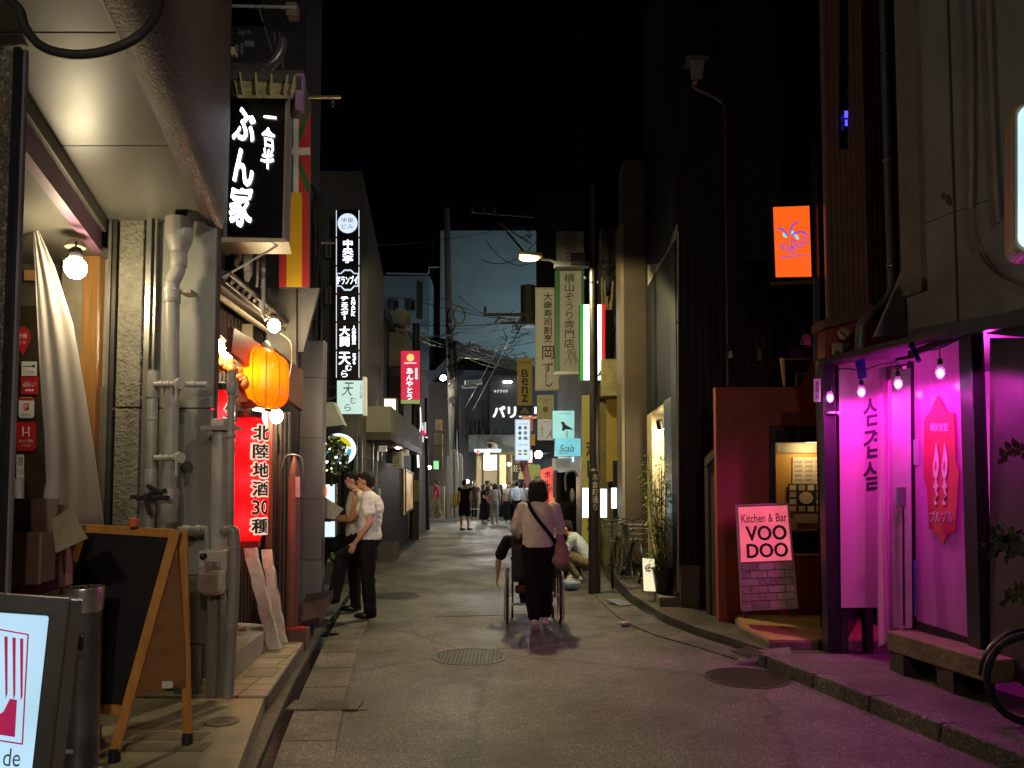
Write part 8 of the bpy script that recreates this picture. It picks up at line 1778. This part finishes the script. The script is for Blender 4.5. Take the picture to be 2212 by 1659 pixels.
J = H(1.68); J.update(eR=V3(.2,.06,1.1),wR=V3(.16,.28,1.12),eL=V3(-.2,.05,1.1),wL=V3(-.14,.27,1.1),hL=V3(-.08,0,.9),kL=V3(-.07,.02,.48),aL=V3(-.07,.0,.085),kR=V3(.1,.36,.76),aR=V3(.1,.52,.36),cL=.8,cR=.8,hea=V3(0,.05,1.56))
s2 = body(J,'second man in pale shirt behind the smoking man, foot raised, face hidden',vox=.009); top(J,s2,cloth('pale shirt',(.62,.62,.58)),.55,pad=.024,crease=.007,wide=1.05); legs(J,s2,cloth('black suit trousers',(.010,.010,.012)),1.0,pad=.02); shoes(J,s2,MATS['black leather'],name='leather_shoe'); hair(J,s2); eyes(J,s2)
s2.location = gr(769,1322); s2.location.z = .01; s2.rotation_euler = (0,0,math.radians(97))
# pale folded umbrella/paper he holds
q = Q(at(698,1072,8.85),at(742,1100,8.8),at(722,1122,8.8),at(698,1118,8.85)); B().slab(q,-.01,0).build('folded_paper',mat('grey paper',(.30,.29,.26),rough=.7),label='grey folded sheet held out beside the granite column',cat='paper')
# --- squatting man
J = H(1.7); J.update(pel=V3(0,-.12,.30),wai=V3(0,-.08,.42),che=V3(0,.03,.57),sho=V3(0,.10,.69),nek=V3(0,.13,.74),hea=V3(0,.21,.83),sL=V3(-.18,.10,.67),sR=V3(.18,.10,.67),eL=V3(-.2,.22,.45),wL=V3(-.12,.40,.38),eR=V3(.2,.24,.45),wR=V3(.1,.42,.38),hL=V3(-.1,-.1,.30),hR=V3(.1,-.1,.30),kL=V3(-.16,.26,.46),kR=V3(.16,.26,.46),aL=V3(-.12,.02,.09),aR=V3(.12,.02,.09),face=V3(0,1,-.35),cL=.8,cR=.8)
sq = body(J,'squatting man in light blue shirt and olive trousers by the black post',vox=.008); top(J,sq,cloth('light blue shirt',(.36,.44,.50)),1,forearm=.75,pad=.024,crease=.007,wide=1.05); legs(J,sq,cloth('olive trousers',(.14,.12,.06)),.92,pad=.024,crease=.006); shoes(J,sq,cloth('white trainer',(.6,.58,.48)),name='sneaker'); hair(J,sq); eyes(J,sq)
sq.location = gr(1252,1258); sq.location.z = .012; sq.rotation_euler = (0,0,math.radians(82))
B().obox(gr(1232,1262,.08)+V3(0,0,0),.2,.3,.1,.5).build('blue_cloth',cloth('blue cloth',(.22,.34,.45)),label='crumpled light blue cloth on the road by the squatting man',cat='cloth',bevel=.03)
sqb = B(); sqb.sph((0,0,0),(.12,.1,.16),12,8); sqb.sph((.03,.02,.1),(.1,.08,.1),10,8); o = remeshed(sqb,'dark_bag',cloth('dark bag',(.02,.02,.024)),None,.012,4,.008,label='dark bag in front of the squatting man',cat='bag'); o.location = gr(1212,1255)+V3(0,0,.17)

# --- the far crowd
def far(u,v,y,h,rot,label,topm,legm,leglen=1.0,hk='short',sleeve=.45,forearm=0,shoe=(.4,.4,.38),skirt=None,pose=None,kind='shirt'):
    J = H(h)
    if pose: J.update(pose)
    o = body(J,label,'people at the far junction',vox=.016,fingers=True); top(J,o,topm,sleeve,vox=.016,forearm=forearm,crease=.006)
    if skirt:
        b = B(); s = J['s']; loft(b,[(V3(0,0,1.0*s),V3(.14,0,0),V3(0,.10,0)),(V3(0,0,.85*s),V3(.18,0,0),V3(0,.14,0)),(V3(0,0,skirt),V3(.21,0,0),V3(0,.18,0))]); remeshed(b,'skirt',legm,o,.016,3,.01)
    else: legs(J,o,legm,leglen,name='trousers' if leglen > .6 else 'shorts',vox=.016)
    shoes(J,o,cloth('shoe %.2f' % shoe[0],shoe),vox=.014); hair(J,o,kind=hk,vox=.014)
    p = gr(u,v); o.location = (p.x*y/p.y,y,0); o.rotation_euler = (0,0,math.radians(rot)); return o
s_ = 1
far(943,1122,34.0,1.76,80,'man in red shirt and khaki shorts walking past the cabinets',cloth('red shirt',(.38,.02,.06)),cloth('khaki shorts',(.28,.24,.13)),.5,pose=dict(kL=V3(-.09,.2,.5),aL=V3(-.09,.15,.09),kR=V3(.09,-.05,.5),aR=V3(.09,-.25,.12)))
far(1004,1146,25.9,1.72,15,'man in black sleeveless top and shorts walking with pale camera strap',cloth('black top',(.012,.012,.013)),cloth('black shorts',(.012,.012,.015)),.45,sleeve=.1,shoe=(.12,.14,.14),pose=dict(face=V3(.9,.5,0),kL=V3(-.1,.12,.5),aL=V3(-.11,.02,.09),kR=V3(.1,-.02,.48),aR=V3(.1,-.12,.1)))
far(1044,1130,31.0,1.58,-80,'woman in long black dress and white shoes in the crowd',cloth('black top',(.012,.012,.013)),cloth('black skirt',(.014,.013,.014)),hk='long',skirt=.16,shoe=(.55,.55,.5),pose=dict(wL=V3(-.15,.25,1.0),wR=V3(.15,.25,1.0)))
far(1053,1126,33.4,1.74,-100,'tall man in dark shirt behind the woman in the black dress',cloth('dark grey shirt',(.03,.03,.032)),cloth('dark jeans',(.03,.035,.045)))
far(1069,1131,30.8,1.60,-10,'woman in loose pale grey outfit and dark hat in the crowd',cloth('pale grey top',(.36,.32,.28)),cloth('pale grey trousers',(.30,.30,.28)),hk='bob',sleeve=.8,shoe=(.5,.5,.48))
far(1098,1128,31.6,1.64,170,'woman in white cropped top and black skirt facing the viewer',cloth('white top',(.58,.54,.46)),cloth('black skirt',(.014,.013,.014)),hk='long',skirt=.12,sleeve=.3)
far(1116,1128,31.4,1.68,5,'person in white shirt and black trousers seen from behind in the crowd',cloth('white shirt far',(.52,.54,.54)),cloth('black trousers',(.008,.008,.009)),hk='short',sleeve=1,forearm=.5)
far(1133,1126,33.0,1.66,175,'person in cream top at the right of the crowd, half hidden',cloth('cream top',(.60,.50,.38)),cloth('grey trousers far',(.2,.2,.19)),sleeve=.5)
far(1108,1126,33.6,1.62,185,'person with black hair glimpsed between two people in white',cloth('dark grey shirt',(.03,.03,.032)),cloth('dark jeans',(.03,.035,.045)))
# white cloth round the walker's neck
J = H(1.72); p = gr(1004,1146); b = B(); b.tube(smoothpath([V3(-.16,0,1.44),V3(-.05,-.1,1.43),V3(.1,-.08,1.45),V3(.13,.05,1.42)],4),.035,8); o = b.build('neck_towel',cloth('white towel',(.55,.52,.45)),label='pale towel round the neck of the man in black',cat='towel',smooth=True); o.location = (p.x,25.9,0)
# white chair and box in the distance
t = thing('folding_chair','pale folding chair in front of the black restaurant','chair',at(1030,1128,35)); p = Vector((at(1027,1100,35.0).x,35.0,0)); b = B()
for sx_ in (-.2,.2): b.cyl(p+V3(sx_,-.2,0),p+V3(sx_,.2,.85),.025,.025,6); b.cyl(p+V3(sx_,.25,0),p+V3(sx_,-.2,.45),.025,.025,6)
b.build('frame',mat('chair pale',(.45,.42,.35),rough=.4),t); B().obox(p+V3(0,0,.45),.42,.4,.03).build('seat',mat('chair pale',(.45,.42,.35)),t); B().obox(p+V3(0,.19,.78),.42,.03,.18).build('backrest',mat('chair pale',(.45,.42,.35)),t)
B().slab(qx(1082,1102,1092,1122,34.6),-.3,0).build('white_crate',mat('crate white',(.5,.5,.46),rough=.6),label='white crate on the ground behind the crowd',cat='crate',bevel=.02)
# ---------------------------------------------------------------- more of the far street: signs, bulbs and shopfront added for brightness, wires, windows
rnd = random.Random(33)
more = [((897,1128,31,100),0,'person in dark clothes half hidden by the thin black post'),((1083,1127,34.2,-60),2,'woman in black dress at the back of the crowd by the lit panel'),((1147,1128,30.5,160),6,'person in white shirt at the right edge of the crowd'),((1024,1124,35.2,200),3,'man in dark shirt standing in front of the restaurant door'),((1124,1125,34.6,30),4,'person in pale grey outfit deep behind the crowd'),((1060,1125,34.8,120),7,'person in cream top behind the woman in grey'),((935,1117,37.0,40),6,'person in white shirt far away by the brown shopfront')]
ppl = [o for o in sc.objects if o.get('group') == 'people at the far junction']
for (u,v,y,rz),k,lab in more:
    o = copytree(ppl[k],lab); p = gr(u,v); o.location = (p.x*y/p.y,y,0); o.rotation_euler = (0,0,math.radians(rz))
def board(name,label,cat,r,y,col,s,txt=None,vert=True,tcol=None,dep=.12,bold=.04):  # extra lit signs added to brighten the far end
    q = qx(*r,y); t = thing(name,label,cat,q.p(.5,1)); B().slab(q,-dep,-.004).build('box',blk,t); B().slab(q.sub(.03,.02,.97,.98),-.004,0).build('face',emi('f'+label[:14],col,s,.25,3),t)
    if txt: lettering(t,q,[(txt,(.2,.08,.8,.92),dict(vert=vert,bold=bold))],tcol or blk,lift=.012)
    return t
board('lit_sign','small warm lit sign beyond the red sign with dark characters','sign',(908,858,919,896),27,(1,.75,.4),1.2,'居酒屋')
board('lit_sign','small green lit sign deep in the street left of the concrete pole','sign',(936,995,948,1014),33.5,(.3,.9,.45),.8)
board('lit_sign','low white lit sign on the ground left of the thin post','sign',(900,1068,908,1100),26,(.9,.95,1),1.3)
board('lit_sign','small red lit sign above the entrance left of the yellow banner','sign',(1140,972,1150,1000),31,(1,.08,.05),1.2,'焼鳥',tcol=wht)
board('lit_sign','warm lit paper sign low between the crowd and the dark kiosk','sign',(1176,1090,1190,1124),24,(1,.6,.3),1.4)
board('lit_sign','thin blue-white lit strip beside the turquoise signs','sign',(1236,905,1240,1000),15.8,(.6,.9,1),1.6)
for k,(u,v,y,c,lab) in enumerate(((911,1022,27,(1,.7,.35),'small added warm bulb deep in the street, just above the counter'),(928,1010,30,(1,.75,.45),'small added warm bulb in front of the brown cabinets'),(1010,1040,35.5,(1,.9,.7),'small added white bulb left of the restaurant door'),(1100,1003,34,(1,.8,.5),'small added warm bulb between the restaurant door and the dumpling board'),(1186,1052,23,(1,.6,.3),'small added orange bulb over the warm paper sign'))):
    p = at(u,v,y); t = thing('added_bulb',lab,'light bulb',p); ico(p,.07,1).build('glass',emi('festoon %d' % k,c,230),t,smooth=True); B().cyl(p+V3(0,0,.06),p+V3(0,0,.2),.012,.012,6).build('cord',blk,t)  # bulbs added to put warm pools of light at the far end
t = thing('added_shop_window','added warm lit shop window under the left canopy deep in the street','window',at(890,1110,23)); q = Q(at(868,1012,19.5),at(886,1022,21.5),at(886,1100,21.5),at(868,1112,19.5)); q2 = Q(q.tl+V3(.08,0,0),q.tr+V3(.08,0,0),q.br+V3(.08,0,0),q.bl+V3(.08,0,0)); B().slab(q2,-.03,0).build('pane',emi('warm pane',(.8,.5,.2),.5,.5,2),t); B().ring(q2,.06,0,.03).build('frame',blk,t)  # glowing window added to brighten the left frontage
# windows and grilles on the backdrop buildings
def win(par,r,y,m=None):
    q = qx(*r,y); B().slab(q,-.02,.02).build('window',m or mat('far window dark',(.03,.035,.04),rough=.15),par); B().ring(q,.05,.02,.07).build('window_frame',mat('far frame',(.12,.12,.12)),par)
for r in ((846,648,862,672),(884,648,898,672),(846,700,862,724)): win(lb2,r,41.95)
for r in ((990,838,1004,866),(1012,838,1026,866),(1036,838,1050,866)): win(hh,r,38.95)
win(gblk,(704,520,719,560),12.85); win(gblk,(704,620,719,660),12.85)
b = B()
for i in range(9): b.slab(qx(985+i*19,930,987+i*19,937,37.3),0,.06)
b.build('rail_posts',mat('rail grey',(.2,.2,.2)),ds)
b = B()
for k in range(14): b.slab(qx(1000+k*9,905,1001+k*9,938,37.9),0,.03)
b.build('wall_battens',mat('batten dark',(.03,.033,.036)),ds)
# more wires in the junction: service drops from the pole, bundled and drooping
names = ['thin service wire fanning from the pole clamps','loose wire drooping under the crossarms']
for k in range(18):
    a = (975+rnd.uniform(-4,6),rnd.uniform(690,770),33.8); left = k % 3 == 0
    c = (rnd.uniform(840,900),rnd.uniform(690,800),25) if left else (rnd.uniform(1090,1165),rnd.uniform(670,810),21)
    sag = rnd.uniform(4,22); P = [at(a[0]+(c[0]-a[0])*t_,a[1]+(c[1]-a[1])*t_+sag*4*t_*(1-t_),a[2]+(c[2]-a[2])*t_) for t_ in [i/10 for i in range(11)]]
    B().tube(P,.009,5).build('overhead_wire',cab,label='thin dark wire fanning from the concrete pole clamps over the junction',cat='wire',group='fanning service wires')
# asphalt repairs: flat sheets a few millimetres proud
pa1 = asphaltmat('asphalt repair dark',(.035,.034,.032),(.06,.057,.053),(.16,.15,.14),.5)
for k,pts in enumerate((((-.9,8.9),(.35,9.1),(.25,11.6),(-.95,11.4)),((.9,12.4),(1.35,12.4),(1.2,17),(.75,17)),((-1.05,3.3),(-.35,3.25),(-.3,4.1),(-1.0,4.2)))):
    rr = random.Random(k); P = []
    for i in range(4):
        a,c = Vector(pts[i]),Vector(pts[(i+1) % 4])
        for j in range(7): P.append(a.lerp(c,j/7)+Vector((rr.uniform(-.012,.012),rr.uniform(-.012,.012))))
    B().prism(P,-.01,.004).build('road_patch',pa1,kind='structure')
# grime: dark drip streaks below the taps and along the grey wall
dr = mat('damp stain',(.13,.125,.105),rough=.45)
for u,v,w,h in ((405,1010,22,26),(404,1032,8,30),(392,905,10,22),(405,1168,30,26),(396,1186,12,18)):
    q = qx(u-w/2,v-h/2,u+w/2,v+h/2,5.19); P = [(.5+.5*math.cos(a)*(1+.12*math.sin(3*a+u)),.5+.5*math.sin(a)*(1+.15*math.cos(2*a+v))) for a in [k*.33 for k in range(19)]]
    B().poly(q,P,0,.0045+.0004*(u % 5)).build('damp_stain',dr,near)
# ---------------------------------------------------------------- pieces that belong to a part go one level deeper
DEEP = {'lettering': ('face','board','cloth','lit_panel','sheet','bellows_case','carton','plate','paper'),'lettering_edge': ('shade',),'ribs': ('shade','plate'),'counter_window': ('counter_frame',),'counter_frame': ('dial_housing',),'dial_knob': ('dial_housing',),'front_plate': ('bellows_case',),
        'lens': ('lamp_head','housing'),'chair_icon': ('sheet',),'band': ('sheet',),'mark': ('sheet',),'emblem': ('face',),'bird': ('face',),'drawing': ('face','board'),'eyes': ('face',),'green_stripe': ('face',),'red_stripe': ('face',),'collar': ('tube',),'joint': ('tube',),'guard_stripes': ('guard',),'louvres': ('casing',),'fan_grille': ('casing',),'handle': ('tap',),'rubber_foot': ('leg',),'brass_trim': ('column',),'torch_drawing': ('cloth',),'flame_core': ('cloth',),'white_field': ('rim',),'yellow_field': ('rim',),'blue_field': ('rim',),'tread_pattern': ('rim',),'portrait': ('face',),'food_picture': ('face',),'print': ('paper',),'dish_photo': ('paper',),'canopy_ribs': ('canopy_board',),'yellow_band': ('lower_field',),'green_band': ('upper_field',),'white_band': ('upper_field',)}
for root in [o for o in sc.objects if o.parent is None and o.get('category') and o.get('category') != 'person']:
    kids = list(root.children); used = {}
    for ch in kids:
        nm = ch.name.split('.')[0]
        for pn in DEEP.get(nm,()):
            c = [k for k in kids if k.name.split('.')[0] == pn and k is not ch and k.parent is root]
            if c:
                i = used.get(pn,0) if nm == 'rubber_foot' else 0; used[pn] = i+1
                ch.parent = c[i % len(c)]; ch.matrix_parent_inverse = Matrix.Identity(4); break
for root in (gblk,lb2,hh):
    kids = list(root.children); w_ = [k for k in kids if k.name.split('.')[0] == 'window']; f_ = [k for k in kids if k.name.split('.')[0] == 'window_frame'][-len(w_):] if w_ else []
    for a,c in zip(w_,f_): c.name = 'frame'; c.parent = a; c.matrix_parent_inverse = Matrix.Identity(4)
